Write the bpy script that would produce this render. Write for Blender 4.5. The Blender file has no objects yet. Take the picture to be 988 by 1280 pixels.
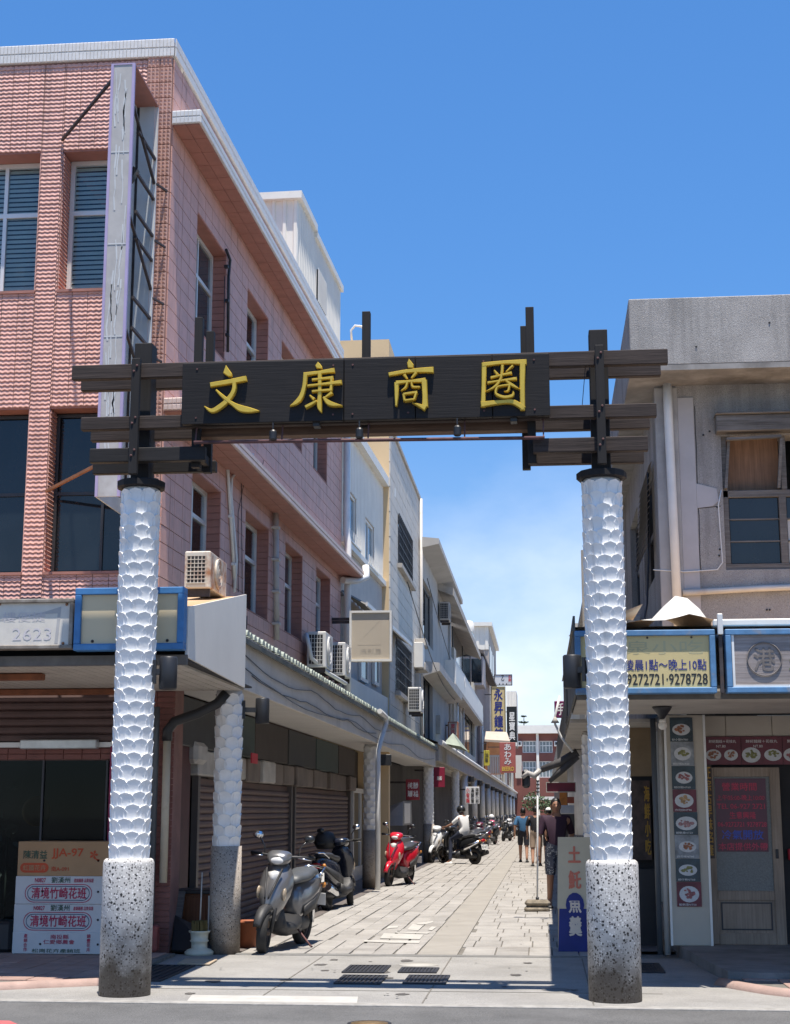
import bpy, bmesh, math, random
from mathutils import Vector, Matrix
random.seed(7)
SC = bpy.context.scene
COL = SC.collection
# ------------------------------------------------------------------ camera, sky, sun, exposure
CAM_PITCH, CAM_YAW, CAM_Z, FOCAL = 0.1943573, 0.0962695, 1.5, 1900.0
cd = bpy.data.cameras.new('camera'); cam = bpy.data.objects.new('camera', cd); COL.objects.link(cam)
cam.location = (0, 0, CAM_Z); cam.rotation_euler = (math.pi/2 + CAM_PITCH, 0, CAM_YAW)
cd.sensor_fit = 'VERTICAL'; cd.sensor_height = 36; cd.lens = 36*FOCAL/1280
cd.clip_start = .1; cd.clip_end = 4000
SC.camera = cam
SUN_DIR = Vector((0.075, -0.215, 1.0)).normalized()
SUN_EL = math.asin(SUN_DIR.z); SUN_AZ = math.atan2(SUN_DIR.x, SUN_DIR.y)
w = bpy.data.worlds.new('World'); SC.world = w; w.use_nodes = True
wn = w.node_tree; wn.nodes.clear()
out = wn.nodes.new('ShaderNodeOutputWorld'); bg = wn.nodes.new('ShaderNodeBackground')
sky = wn.nodes.new('ShaderNodeTexSky'); sky.sky_type = 'NISHITA'; sky.sun_disc = False
sky.sun_elevation = SUN_EL; sky.sun_rotation = SUN_AZ
sky.air_density = 1.0; sky.dust_density = 0.0; sky.ozone_density = 4.0; sky.altitude = 2000
SKY_ROLL = 0.4
bg.inputs['Strength'].default_value = 0.15
# thin clouds low over the street, as part of the sky all the way round
tc = wn.nodes.new('ShaderNodeTexCoord'); mp = wn.nodes.new('ShaderNodeMapping')
mp.inputs['Scale'].default_value = (1.0, 1.0, 1.7); mp.inputs['Location'].default_value = (0.7, 0.41, 0.05)
nz = wn.nodes.new('ShaderNodeTexNoise'); nz.inputs['Scale'].default_value = 3.4; nz.inputs['Detail'].default_value = 9; nz.inputs['Roughness'].default_value = .55
rp = wn.nodes.new('ShaderNodeValToRGB'); rp.color_ramp.elements[0].position = .47; rp.color_ramp.elements[1].position = .66; rp.color_ramp.elements[0].color = (.22, .22, .22, 1)
sp = wn.nodes.new('ShaderNodeSeparateXYZ'); mr = wn.nodes.new('ShaderNodeMapRange')
mr.inputs['From Min'].default_value = .02; mr.inputs['From Max'].default_value = .27; mr.inputs['To Min'].default_value = .95; mr.inputs['To Max'].default_value = 0.0
mu = wn.nodes.new('ShaderNodeMath'); mu.operation = 'MULTIPLY'
mx = wn.nodes.new('ShaderNodeMix'); mx.data_type = 'RGBA'; mx.inputs[7].default_value = (4.4, 4.7, 5.2, 1)
hs = wn.nodes.new('ShaderNodeHueSaturation'); hs.inputs['Saturation'].default_value = 1.2; hs.inputs['Value'].default_value = 1.42
L = wn.links.new
L(tc.outputs['Generated'], mp.inputs['Vector']); L(mp.outputs[0], nz.inputs['Vector']); L(nz.outputs['Fac'], rp.inputs[0])
L(tc.outputs['Generated'], sp.inputs[0]); L(sp.outputs['Z'], mr.inputs['Value'])
L(rp.outputs[0], mu.inputs[0]); L(mr.outputs[0], mu.inputs[1]); L(mu.outputs[0], mx.inputs[0])
bw = wn.nodes.new('ShaderNodeRGBToBW'); ma = wn.nodes.new('ShaderNodeMath'); ma.operation = 'MULTIPLY_ADD'; ma.inputs[1].default_value = SKY_ROLL; ma.inputs[2].default_value = 1.0
dv = wn.nodes.new('ShaderNodeVectorMath'); dv.operation = 'DIVIDE'                    # roll-off of the bright horizon, as the camera's tone curve did
L(sky.outputs[0], bw.inputs[0]); L(bw.outputs[0], ma.inputs[0]); L(sky.outputs[0], dv.inputs[0]); L(ma.outputs[0], dv.inputs[1])
L(dv.outputs[0], hs.inputs['Color']); L(hs.outputs[0], mx.inputs[6]); L(mx.outputs[2], bg.inputs['Color']); L(bg.outputs[0], out.inputs['Surface'])
sd = bpy.data.lights.new('sun', 'SUN'); sd.energy = 4.4; sd.angle = math.radians(.53); sd.color = (1, .93, .83)
sun = bpy.data.objects.new('sun', sd); COL.objects.link(sun); sun.rotation_euler = SUN_DIR.to_track_quat('Z', 'Y').to_euler(); sun.location = (0, -5, 40)
SC.view_settings.view_transform = 'Standard'; SC.view_settings.look = 'None'
SC.view_settings.exposure = 0.84; SC.view_settings.gamma = 1.0; SC.view_settings.use_curve_mapping = False
SC.cycles.max_bounces = 8; SC.cycles.diffuse_bounces = 4; SC.cycles.glossy_bounces = 4; SC.cycles.transmission_bounces = 6
SC.cycles.sample_clamp_indirect = 6; SC.cycles.use_denoising = True

# ------------------------------------------------------------------ surveying: photo measurements to metres
_f = Vector((-math.sin(CAM_YAW)*math.cos(CAM_PITCH), math.cos(CAM_YAW)*math.cos(CAM_PITCH), math.sin(CAM_PITCH)))
_r = Vector((math.cos(CAM_YAW), math.sin(CAM_YAW), 0)); _u = _r.cross(_f)
_C = Vector((0, 0, CAM_Z))
def _ray(px, py): return _f + _r*((px-494)/FOCAL) - _u*((py-640)/FOCAL)
def at(px, py, Y): d = _ray(px, py); return _C + d*(Y/d.y)          # point on the plane y = Y
def atx(px, py, X): d = _ray(px, py); return _C + d*(X/d.x)         # point on the plane x = X
def gnd(px, py, z=0.0): d = _ray(px, py); return _C + d*((z-CAM_Z)/d.z)
def V(*a): return Vector(a)

# ------------------------------------------------------------------ materials
MATS = {}
def mat(name, col, rough=.7, metal=0., var=.12, vs=3., bump=0., bs=60., dirt=None, streak=None, spec=.5, coat=0., speck=None, alpha=None, trans=0., emit=None, base_stain=None):
    """procedural paint/stone/metal: base colour with noise, optional dirt blotches, vertical streaks, chips, bump"""
    if name in MATS: return MATS[name]
    m = bpy.data.materials.new(name); m.use_nodes = True; nt = m.node_tree; N = nt.nodes.new; K = nt.links.new
    b = nt.nodes['Principled BSDF']
    b.inputs['Roughness'].default_value = rough; b.inputs['Metallic'].default_value = metal
    b.inputs['Specular IOR Level'].default_value = spec; b.inputs['Coat Weight'].default_value = coat
    b.inputs['Transmission Weight'].default_value = trans
    if emit: b.inputs['Emission Color'].default_value = (*emit[0], 1); b.inputs['Emission Strength'].default_value = emit[1]
    tc = N('ShaderNodeNewGeometry')
    n = N('ShaderNodeTexNoise'); n.inputs['Scale'].default_value = vs; n.inputs['Detail'].default_value = 6; n.inputs['Roughness'].default_value = .6
    K(tc.outputs['Position'], n.inputs['Vector'])
    mr = N('ShaderNodeMapRange'); mr.inputs['From Min'].default_value = .3; mr.inputs['From Max'].default_value = .7
    K(n.outputs['Fac'], mr.inputs['Value'])
    mx = N('ShaderNodeMix'); mx.data_type = 'RGBA'
    mx.inputs[6].default_value = (*[c*(1-var) for c in col], 1); mx.inputs[7].default_value = (*[min(1, c*(1+var)) for c in col], 1)
    K(mr.outputs[0], mx.inputs[0]); cur = mx.outputs[2]
    def layer(cur, fac, c):
        x = N('ShaderNodeMix'); x.data_type = 'RGBA'; x.inputs[7].default_value = (*c, 1); K(cur, x.inputs[6]); K(fac, x.inputs[0]); return x.outputs[2]
    def thresh(scale3, lo, hi, amt, detail=8):
        mp = N('ShaderNodeMapping'); mp.inputs['Scale'].default_value = scale3; K(tc.outputs['Position'], mp.inputs['Vector'])
        q = N('ShaderNodeTexNoise'); q.inputs['Scale'].default_value = 1; q.inputs['Detail'].default_value = detail; q.inputs['Roughness'].default_value = .65; K(mp.outputs[0], q.inputs['Vector'])
        r = N('ShaderNodeMapRange'); r.inputs['From Min'].default_value = lo; r.inputs['From Max'].default_value = hi; r.inputs['To Max'].default_value = amt; K(q.outputs['Fac'], r.inputs['Value'])
        return r.outputs[0]
    if speck:                                                       # list of (colour, scale, threshold): stone chips
        for c, s, th in speck:
            v = N('ShaderNodeTexVoronoi'); v.inputs['Scale'].default_value = s; K(tc.outputs['Position'], v.inputs['Vector'])
            sc = N('ShaderNodeSeparateColor'); K(v.outputs['Color'], sc.inputs[0])
            a1 = N('ShaderNodeMath'); a1.operation = 'LESS_THAN'; a1.inputs[1].default_value = th; K(sc.outputs[0], a1.inputs[0])
            a2 = N('ShaderNodeMath'); a2.operation = 'LESS_THAN'; a2.inputs[1].default_value = .42; K(v.outputs['Distance'], a2.inputs[0])
            a3 = N('ShaderNodeMath'); a3.operation = 'MULTIPLY'; K(a1.outputs[0], a3.inputs[0]); K(a2.outputs[0], a3.inputs[1])
            cur = layer(cur, a3.outputs[0], c)
    if dirt: cur = layer(cur, thresh((dirt[1],)*3, dirt[2], dirt[2]+.18, dirt[3]), dirt[0])
    if streak: cur = layer(cur, thresh((streak[1], streak[1], streak[1]*.08), streak[2], streak[2]+.2, streak[3]), streak[0])
    if base_stain:                                                  # grime that climbed up from the ground: (colour, height, amount)
        sx = N('ShaderNodeSeparateXYZ'); K(tc.outputs['Position'], sx.inputs[0])
        q = N('ShaderNodeTexNoise'); q.inputs['Scale'].default_value = 5; q.inputs['Detail'].default_value = 8; K(tc.outputs['Position'], q.inputs['Vector'])
        a = N('ShaderNodeMath'); a.operation = 'MULTIPLY_ADD'; a.inputs[1].default_value = base_stain[1]*1.2; K(q.outputs['Fac'], a.inputs[0]); a.inputs[2].default_value = -base_stain[1]*.6
        s2 = N('ShaderNodeMath'); s2.operation = 'ADD'; K(a.outputs[0], s2.inputs[0]); K(sx.outputs['Z'], s2.inputs[1])
        r = N('ShaderNodeMapRange'); r.inputs['From Min'].default_value = base_stain[1]; r.inputs['From Max'].default_value = base_stain[1]*.3; r.inputs['To Min'].default_value = 0; r.inputs['To Max'].default_value = base_stain[2]; K(s2.outputs[0], r.inputs['Value'])
        cur = layer(cur, r.outputs[0], base_stain[0])
    K(cur, b.inputs['Base Color'])
    if bump:
        q = N('ShaderNodeTexNoise'); q.inputs['Scale'].default_value = bs; q.inputs['Detail'].default_value = 4; K(tc.outputs['Position'], q.inputs['Vector'])
        bp = N('ShaderNodeBump'); bp.inputs['Strength'].default_value = min(1, bump); bp.inputs['Distance'].default_value = .01; K(q.outputs['Fac'], bp.inputs['Height']); K(bp.outputs[0], b.inputs['Normal'])
    MATS[name] = m
    return m
def glass(name, tint=(.02, .03, .035), rough=.04, trans=0.0, var=.3):
    return mat(name, tint, rough=rough, var=var, vs=1.2, spec=.6, trans=trans)
def wood(name, col, rough=.65, axis='X', dark=.5, bump=.25, spec=.4):
    if name in MATS: return MATS[name]
    m = mat(name, col, rough=rough, var=.18, vs=2.5, spec=spec); nt = m.node_tree; N = nt.nodes.new; K = nt.links.new
    b = nt.nodes['Principled BSDF']; src = b.inputs['Base Color'].links[0].from_socket
    tc = N('ShaderNodeNewGeometry'); mp = N('ShaderNodeMapping'); s = {'X': (1.2, 30, 30), 'Y': (30, 1.2, 30), 'Z': (30, 30, 1.2)}[axis]
    mp.inputs['Scale'].default_value = s; K(tc.outputs['Position'], mp.inputs['Vector'])
    q = N('ShaderNodeTexNoise'); q.inputs['Scale'].default_value = 1.6; q.inputs['Detail'].default_value = 8; q.inputs['Roughness'].default_value = .7; K(mp.outputs[0], q.inputs['Vector'])
    r = N('ShaderNodeMapRange'); r.inputs['From Min'].default_value = .35; r.inputs['From Max'].default_value = .7; r.inputs['To Max'].default_value = 1; K(q.outputs['Fac'], r.inputs['Value'])
    x = N('ShaderNodeMix'); x.data_type = 'RGBA'; x.blend_type = 'MULTIPLY'; x.inputs[7].default_value = (dark, dark*.95, dark*.9, 1); K(r.outputs[0], x.inputs[0]); K(src, x.inputs[6]); K(x.outputs[2], b.inputs['Base Color'])
    bp = N('ShaderNodeBump'); bp.inputs['Strength'].default_value = bump; bp.inputs['Distance'].default_value = .008; K(q.outputs['Fac'], bp.inputs['Height']); K(bp.outputs[0], b.inputs['Normal'])
    return m

# ------------------------------------------------------------------ mesh builder
class MB:
    def __init__(s): s.v = []; s.f = []; s.sm = []; s.mi = []; s.cm = 0
    def _add(s, vs, fs, smooth=False):
        o = len(s.v); s.v += [tuple(p) for p in vs]
        for f in fs: s.f.append(tuple(o+i for i in f)); s.sm.append(smooth); s.mi.append(s.cm)
        return s
    def mesh(s, mb_v, mb_f, smooth=False): return s._add(mb_v, mb_f, smooth)
    def box(s, a, b):
        x0, y0, z0 = [min(p, q) for p, q in zip(a, b)]; x1, y1, z1 = [max(p, q) for p, q in zip(a, b)]
        return s._add([(x0,y0,z0),(x1,y0,z0),(x1,y1,z0),(x0,y1,z0),(x0,y0,z1),(x1,y0,z1),(x1,y1,z1),(x0,y1,z1)],
                      [(0,3,2,1),(4,5,6,7),(0,1,5,4),(1,2,6,5),(2,3,7,6),(3,0,4,7)])
    def bbox(s, a, b, r=.01):                                       # box with chamfered edges
        x0, y0, z0 = [min(p, q) for p, q in zip(a, b)]; x1, y1, z1 = [max(p, q) for p, q in zip(a, b)]
        r = min(r, (x1-x0)*.45, (y1-y0)*.45, (z1-z0)*.45)
        bm = bmesh.new(); bmesh.ops.create_cube(bm, size=1)
        for v in bm.verts: v.co = ((x0+x1)/2+v.co.x*(x1-x0), (y0+y1)/2+v.co.y*(y1-y0), (z0+z1)/2+v.co.z*(z1-z0))
        bmesh.ops.bevel(bm, geom=list(bm.edges), offset=r, segments=1, affect='EDGES', profile=.5)
        bm.verts.index_update(); s._add([v.co[:] for v in bm.verts], [[v.index for v in f.verts] for f in bm.faces]); bm.free(); return s
    def obox(s, c, sx, sy, sz, M):                                  # oriented box
        vs = [(Vector(c) + M @ Vector((x*sx/2, y*sy/2, z*sz/2))) for x, y, z in ((-1,-1,-1),(1,-1,-1),(1,1,-1),(-1,1,-1),(-1,-1,1),(1,-1,1),(1,1,1),(-1,1,1))]
        return s._add(vs, [(0,3,2,1),(4,5,6,7),(0,1,5,4),(1,2,6,5),(2,3,7,6),(3,0,4,7)])
    def quad(s, *p): return s._add(p, [tuple(range(len(p)))])
    def bar(s, a, b, w, h=None, up=V(0,0,1)):                       # square bar between two points
        a, b = Vector(a), Vector(b); h = h or w; d = (b-a).normalized()
        if abs(d.dot(up)) > .98: up = V(1,0,0)
        x = d.cross(up).normalized(); y = x.cross(d)
        vs = [p + x*sx*w/2 + y*sy*h/2 for p in (a, b) for sx, sy in ((-1,-1),(1,-1),(1,1),(-1,1))]
        return s._add(vs, [(0,1,2,3),(7,6,5,4),(0,4,5,1),(1,5,6,2),(2,6,7,3),(3,7,4,0)])
    def tube(s, pts, r, n=8, cap=True, smooth=True):
        pts = [Vector(p) for p in pts]; rs = r if isinstance(r, (list, tuple)) else [r]*len(pts)
        ref = V(0,0,1); vs = []; fs = []; x = None
        for i, p in enumerate(pts):
            d = ((pts[min(i+1, len(pts)-1)] - p).normalized() + (p - pts[max(i-1, 0)]).normalized())
            d = d.normalized() if d.length > 1e-6 else V(0,0,1)
            if x is None: x = d.cross(ref if abs(d.dot(ref)) < .95 else V(1,0,0)).normalized()
            else:
                x = x - d*x.dot(d); x = x.normalized() if x.length > 1e-6 else d.cross(ref).normalized()
            y = d.cross(x)
            vs += [p + (x*math.cos(t) + y*math.sin(t))*rs[i] for t in (2*math.pi*k/n for k in range(n))]
        for i in range(len(pts)-1):
            for k in range(n): fs.append((i*n+k, i*n+(k+1)%n, (i+1)*n+(k+1)%n, (i+1)*n+k))
        s._add(vs, fs, smooth)
        if cap:
            o = len(s.v)-len(vs)
            s.f.append(tuple(o+k for k in reversed(range(n)))); s.sm.append(False); s.mi.append(s.cm)
            s.f.append(tuple(o+(len(pts)-1)*n+k for k in range(n))); s.sm.append(False); s.mi.append(s.cm)
        return s
    def cyl(s, a, b, r, n=12, r2=None): return s.tube([a, b], [r, r if r2 is None else r2], n)
    def lathe(s, prof, c=(0,0,0), n=24, axis=None, smooth=True):    # prof: (radius, height)
        c = Vector(c); M = Matrix.Identity(3) if axis is None else Vector(axis).to_track_quat('Z', 'Y').to_matrix()
        vs = [c + M @ Vector((r*math.cos(2*math.pi*k/n), r*math.sin(2*math.pi*k/n), z)) for r, z in prof for k in range(n)]
        fs = [(i*n+k, i*n+(k+1)%n, (i+1)*n+(k+1)%n, (i+1)*n+k) for i in range(len(prof)-1) for k in range(n)]
        fs += [tuple(reversed(range(n))), tuple((len(prof)-1)*n+k for k in range(n))]
        return s._add(vs, fs, smooth)
    def loft(s, rings, smooth=True, cap=True):
        n = len(rings[0]); vs = [p for r in rings for p in r]
        fs = [(i*n+k, i*n+(k+1)%n, (i+1)*n+(k+1)%n, (i+1)*n+k) for i in range(len(rings)-1) for k in range(n)]
        if cap: fs += [tuple(reversed(range(n))), tuple((len(rings)-1)*n+k for k in range(n))]
        return s._add(vs, fs, smooth)
    def prism(s, poly, a, b, ax=1):                                 # polygon (2D) extruded along axis ax from a to b
        def p3(p, t): return {0: (t, p[0], p[1]), 1: (p[0], t, p[1]), 2: (p[0], p[1], t)}[ax]
        n = len(poly); vs = [p3(p, a) for p in poly] + [p3(p, b) for p in poly]
        return s._add(vs, [tuple(range(n)), tuple(reversed(range(n, 2*n)))] + [(k, (k+1) % n, n+(k+1) % n, n+k) for k in range(n)])
    def ball(s, c, r, n=12, m=8):
        r = r if isinstance(r, (tuple, list)) else (r, r, r); c = Vector(c)
        vs = [c + V(r[0]*math.sin(math.pi*j/m)*math.cos(2*math.pi*k/n), r[1]*math.sin(math.pi*j/m)*math.sin(2*math.pi*k/n), r[2]*math.cos(math.pi*j/m)) for j in range(m+1) for k in range(n)]
        return s._add(vs, [(j*n+k, (j+1)*n+k, (j+1)*n+(k+1) % n, j*n+(k+1) % n) for j in range(m) for k in range(n)], True)
    def data(s, name, mats):
        me = bpy.data.meshes.new(name); me.from_pydata(s.v, [], s.f)
        for m in (mats if isinstance(mats, (list, tuple)) else [mats]): me.materials.append(m)
        me.polygons.foreach_set('use_smooth', s.sm); me.polygons.foreach_set('material_index', s.mi)
        bm = bmesh.new(); bm.from_mesh(me); bmesh.ops.recalc_face_normals(bm, faces=bm.faces); bm.to_mesh(me); bm.free()
        me.update(); return me
    def build(s, name, mats, parent=None, **kw):
        return link(name, s.data(name, mats), parent, **kw)
def link(name, me, parent=None, label=None, cat=None, group=None, kind=None, loc=None):
    o = bpy.data.objects.new(name, me); COL.objects.link(o)
    if parent is not None:
        o.parent = parent
        if parent.parent is None and 'off' in parent: o.location = -Vector(parent['off'])
    if loc is not None: o.location = loc
    return tag(o, label, cat, group, kind)
def tag(o, label=None, cat=None, group=None, kind=None):
    for k, v in (('label', label), ('category', cat), ('group', group), ('kind', kind)):
        if v: o[k] = v
    return o
def thing(name, label, cat, loc=(0,0,0), group=None, rz=0, world=True):
    """an Empty at the thing's base; parts are modelled in world metres when world is True"""
    o = bpy.data.objects.new(name, None); COL.objects.link(o); o.location = loc; o.rotation_euler.z = rz; o.empty_display_size = .2
    if world: o['off'] = tuple(loc)
    return tag(o, label, cat, group)
def copy_tree(o, parent=None):
    c = o.copy(); COL.objects.link(c); c.parent = parent
    for ch in o.children: copy_tree(ch, c)
    return c
def rects_minus(rects, holes):
    """cut axis-aligned holes out of rectangles (u0,v0,u1,v1)"""
    for h in holes:
        nxt = []
        for r in rects:
            if h[2] <= r[0] or h[0] >= r[2] or h[3] <= r[1] or h[1] >= r[3]: nxt.append(r); continue
            if h[0] > r[0]: nxt.append((r[0], r[1], h[0], r[3]))
            if h[2] < r[2]: nxt.append((h[2], r[1], r[2], r[3]))
            u0, u1 = max(r[0], h[0]), min(r[2], h[2])
            if h[1] > r[1]: nxt.append((u0, r[1], u1, h[1]))
            if h[3] < r[3]: nxt.append((u0, h[3], u1, r[3]))
        rects = nxt
    return rects
# ------------------------------------------------------------------ lettering (Blender's own built-in font)
_TX = {}
_TMP = bpy.data.scenes.new('scratch')
def evaluated_mesh(o):
    _TMP.collection.objects.link(o); 
    with bpy.context.temp_override(scene=_TMP, view_layer=_TMP.view_layers[0]): dg = bpy.context.evaluated_depsgraph_get()
    dg.update(); ev = o.evaluated_get(dg); me = ev.to_mesh()
    r = ([v.co.copy() for v in me.vertices], [tuple(p.vertices) for p in me.polygons]); ev.to_mesh_clear(); _TMP.collection.objects.unlink(o); return r
def glyphs(txt, bold=0.0):
    """outline mesh of a text, unit em, lower-left origin: (verts, faces, width, height)"""
    k = (txt, bold)
    if k in _TX: return _TX[k]
    cu = bpy.data.curves.new('lettering', 'FONT'); cu.body = txt; cu.size = 1; cu.offset = bold; cu.resolution_u = 2; cu.fill_mode = 'FRONT'
    o = bpy.data.objects.new('lettering', cu); vs, fs = evaluated_mesh(o); bpy.data.objects.remove(o); bpy.data.curves.remove(cu)
    if vs:
        x0 = min(v.x for v in vs); x1 = max(v.x for v in vs); y0 = min(v.y for v in vs); y1 = max(v.y for v in vs)
        vs = [(v.x-x0, v.y-y0) for v in vs]
    else: x0 = x1 = y0 = y1 = 0
    _TX[k] = (vs, fs, max(x1-x0, 1e-6), max(y1-y0, 1e-6)); return _TX[k]
def letters(mb, txt, p, right, up, w, h, bold=.0, vertical=False, gap=.12):
    """fit txt into the rectangle at lower-left p, spanned by unit right*w and up*h"""
    p = Vector(p); right = Vector(right).normalized(); up = Vector(up).normalized()
    if vertical:
        n = len(txt); ch = h/n
        for i, c in enumerate(txt):
            if c != ' ': letters(mb, c, p + up*(h-(i+1)*ch+ch*gap/2), right, up, w, ch*(1-gap), bold)
        return mb
    vs, fs, tw, th = glyphs(txt)
    nrm = right.cross(up); e = bold*h*.9/th
    for i, (dx, dy) in enumerate(((0, 0), (e, 0), (-e, 0), (0, e), (0, -e)) if bold else ((0, 0),)):
        mb._add([p + right*(x/tw*w+dx) + up*(y/th*h+dy) + nrm*(i*.00025) for x, y in vs], fs)
    return mb
# ------------------------------------------------------------------ ground
def add_random(m, amt=.25, stones=None):
    """each piece its own shade (object random)"""
    nt = m.node_tree; b = nt.nodes['Principled BSDF']; src = b.inputs['Base Color'].links[0].from_socket
    oi = nt.nodes.new('ShaderNodeObjectInfo'); r = nt.nodes.new('ShaderNodeMapRange'); r.inputs['To Min'].default_value = 1-amt; r.inputs['To Max'].default_value = 1+amt*.6
    nt.links.new(oi.outputs['Random'], r.inputs['Value'])
    x = nt.nodes.new('ShaderNodeMix'); x.data_type = 'RGBA'; x.blend_type = 'MULTIPLY'; x.inputs[0].default_value = 1
    nt.links.new(src, x.inputs[6]); nt.links.new(r.outputs[0], x.inputs[7]); nt.links.new(x.outputs[2], b.inputs['Base Color']); return m
m_asph = mat('asphalt', (.11, .108, .105), .92, var=.22, vs=2, bump=.5, bs=220, dirt=((.17, .165, .16), .9, .55, .5), speck=[((.2, .2, .19), 160, .18), ((.03, .03, .03), 130, .2)])
m_conc = mat('pavement_concrete', (.27, .26, .242), .9, var=.16, vs=1.3, bump=.35, bs=160, dirt=((.13, .12, .105), .8, .53, .6), streak=((.2, .19, .17), 2.5, .58, .4), speck=[((.38, .37, .35), 120, .12), ((.13, .12, .12), 140, .16)])
m_under = mat('earth', (.2, .19, .17), .95, var=.2)
m_stone = add_random(mat('street_stone', (.32, .303, .28), .85, var=.16, vs=3.0, bump=.5, bs=70, dirt=((.17, .155, .135), .9, .54, .6), streak=((.2, .185, .165), 3, .6, .3), speck=[((.2, .19, .18), 60, .1)]), .1)
m_stone2 = mat('street_stone_far', (.3, .28, .255), .85, var=.22, vs=2.2, bump=.4, bs=70, dirt=((.16, .15, .13), 1.1, .55, .5))
m_strip = mat('smooth_screed', (.285, .265, .235), .88, var=.14, vs=2., bump=.25, bs=90, dirt=((.17, .16, .14), 1.0, .55, .5))
m_joint = mat('joint_sand', (.15, .138, .12), .95, var=.3, vs=8)
m_pink_paver = add_random(mat('terracotta_paver', (.34, .225, .185), .85, var=.16, vs=5, bump=.3, bs=90, dirt=((.16, .13, .12), 2.5, .56, .5)), .16)
m_kerb = mat('kerb_pink', (.36, .25, .21), .85, var=.15, vs=5, bump=.3, dirt=((.2, .17, .15), 3, .55, .5))
m_iron = mat('drain_iron', (.045, .045, .05), .6, metal=.5, var=.3, vs=10, dirt=((.12, .1, .08), 5, .55, .5))
m_paint = mat('road_paint', (.43, .415, .38), .75, var=.1, vs=4, dirt=((.35, .33, .3), 6, .5, .65))

def sheet(name, poly, z, m, parent=None, kind='structure', th=None):
    mb = MB()
    if th: mb.prism([(p[0], p[1]) for p in poly], z-th, z, 2)
    else: mb.quad(*[(p[0], p[1], z) for p in poly])
    return mb.build(name, m, parent, kind=kind)
sheet('ground', [(-1500, -300), (1500, -300), (1500, 2500), (-1500, 2500)], -.03, m_under)
sheet('road', [(-80, -60), (80, -60), (80, 12.34), (-80, 12.34)], 0, m_asph)
STREET_Y0 = 16.5
ent = sheet('street_entrance', [(-40, 12.345), (40, 12.345), (40, STREET_Y0), (-40, STREET_Y0)], .004, m_conc)
# gutter strip and slab joints of the entrance apron
mb = MB(); mb.bbox((-12, 12.345, -.05), (12, 12.47, .012), .006); mb.build('gutter_edge', mat('gutter', (.3, .285, .26), .9, var=.22, vs=9, bump=.4, dirt=((.2, .19, .17), 6, .5, .6)), ent)
mb = MB()
for x in (-2.35, -1.0, .35): mb.box((x, 12.5, .0045), (x+.012, STREET_Y0-.1, .0075))
mb.box((-3.6, 13.35, .0045), (.95, 13.362, .0072)); mb.build('slab_joint', m_joint, ent)
street = sheet('street', [(-3.3, STREET_Y0), (1.0, STREET_Y0), (1.0, 260), (-3.3, 260)], .0, m_joint)
mb = MB(); mb.bbox((-3.3, STREET_Y0-.02, -.02), (1.0, STREET_Y0+.13, .014), .006); mb.build('edge_band', mat('edge_band', (.17, .165, .155), .9, var=.2, vs=6, bump=.3), street)
mb = MB(); mb.box((-1.37, STREET_Y0+.13, -.02), (-.95, 75, .0125)); mb.build('screed_strip', m_strip, street)
# stone slabs: nearest ones single, the rest one carpet
def slab(L, W, H=.03):
    mb = MB(); mb.bbox((-W/2, -L/2, -H), (W/2, L/2, 0), .006); return mb.data('slab', m_stone)
tiles = []
TW, TL = .232, .94
n = 8
for c in range(n):                                                  # left: courses run along the street
    wd = 1.9/n; y = STREET_Y0+.13 - random.random()*TL
    while y < 90:
        l = TL*random.uniform(.9, 1.1); a, b_ = max(y, STREET_Y0+.14), y+l-.012
        if b_-a > .12: tiles.append((-3.28+c*wd+wd/2+random.uniform(-.012, .012), (a+b_)/2, wd-.009+random.uniform(-.018, .004), b_-a))
        y += l
y = STREET_Y0+.145; r = 0
while y < 90:                                                       # right: courses run across
    l = random.choice((.62, .8, .95)); x = -.94 - random.random()*.28
    while x < .95:
        wd = random.uniform(.24, .36); a, b_ = max(x, -.94), min(x+wd-.013, .97)
        if b_-a > .05: tiles.append(((a+b_)/2, y+l/2, b_-a, l-.022))
        x += wd
    y += l; r += 1
tiles.sort(key=lambda t: t[1])
base = slab(1, 1)
near, far = tiles[:300], tiles[300:]
for x, y, a, l in near:
    o = link('paving_slab', base, street); o.location = (x, y, .013+random.uniform(-.003, .003)); o.scale = (a, l, 1)
    o.rotation_euler = (random.gauss(0, .002), random.gauss(0, .004), random.gauss(0, .004))
mb = MB()
for x, y, a, l in far: mb.box((x-a/2, y-l/2, -.01), (x+a/2, y+l/2, .013+random.uniform(-.003, .003)))
mb.build('paving_slab_carpet', m_stone2, street, kind='stuff')
sheet('far_lane', [(-3.3, 90), (1.0, 90), (1.0, 260), (-3.3, 260)], .012, m_stone2)
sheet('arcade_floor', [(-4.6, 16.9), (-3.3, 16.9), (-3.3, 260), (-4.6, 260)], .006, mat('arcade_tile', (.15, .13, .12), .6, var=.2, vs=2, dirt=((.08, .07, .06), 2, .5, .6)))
sheet('arcade_floor', [(1.0, 17.3), (3.2, 17.3), (3.2, 200), (1.0, 200)], .006, MATS['arcade_tile'])
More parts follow.
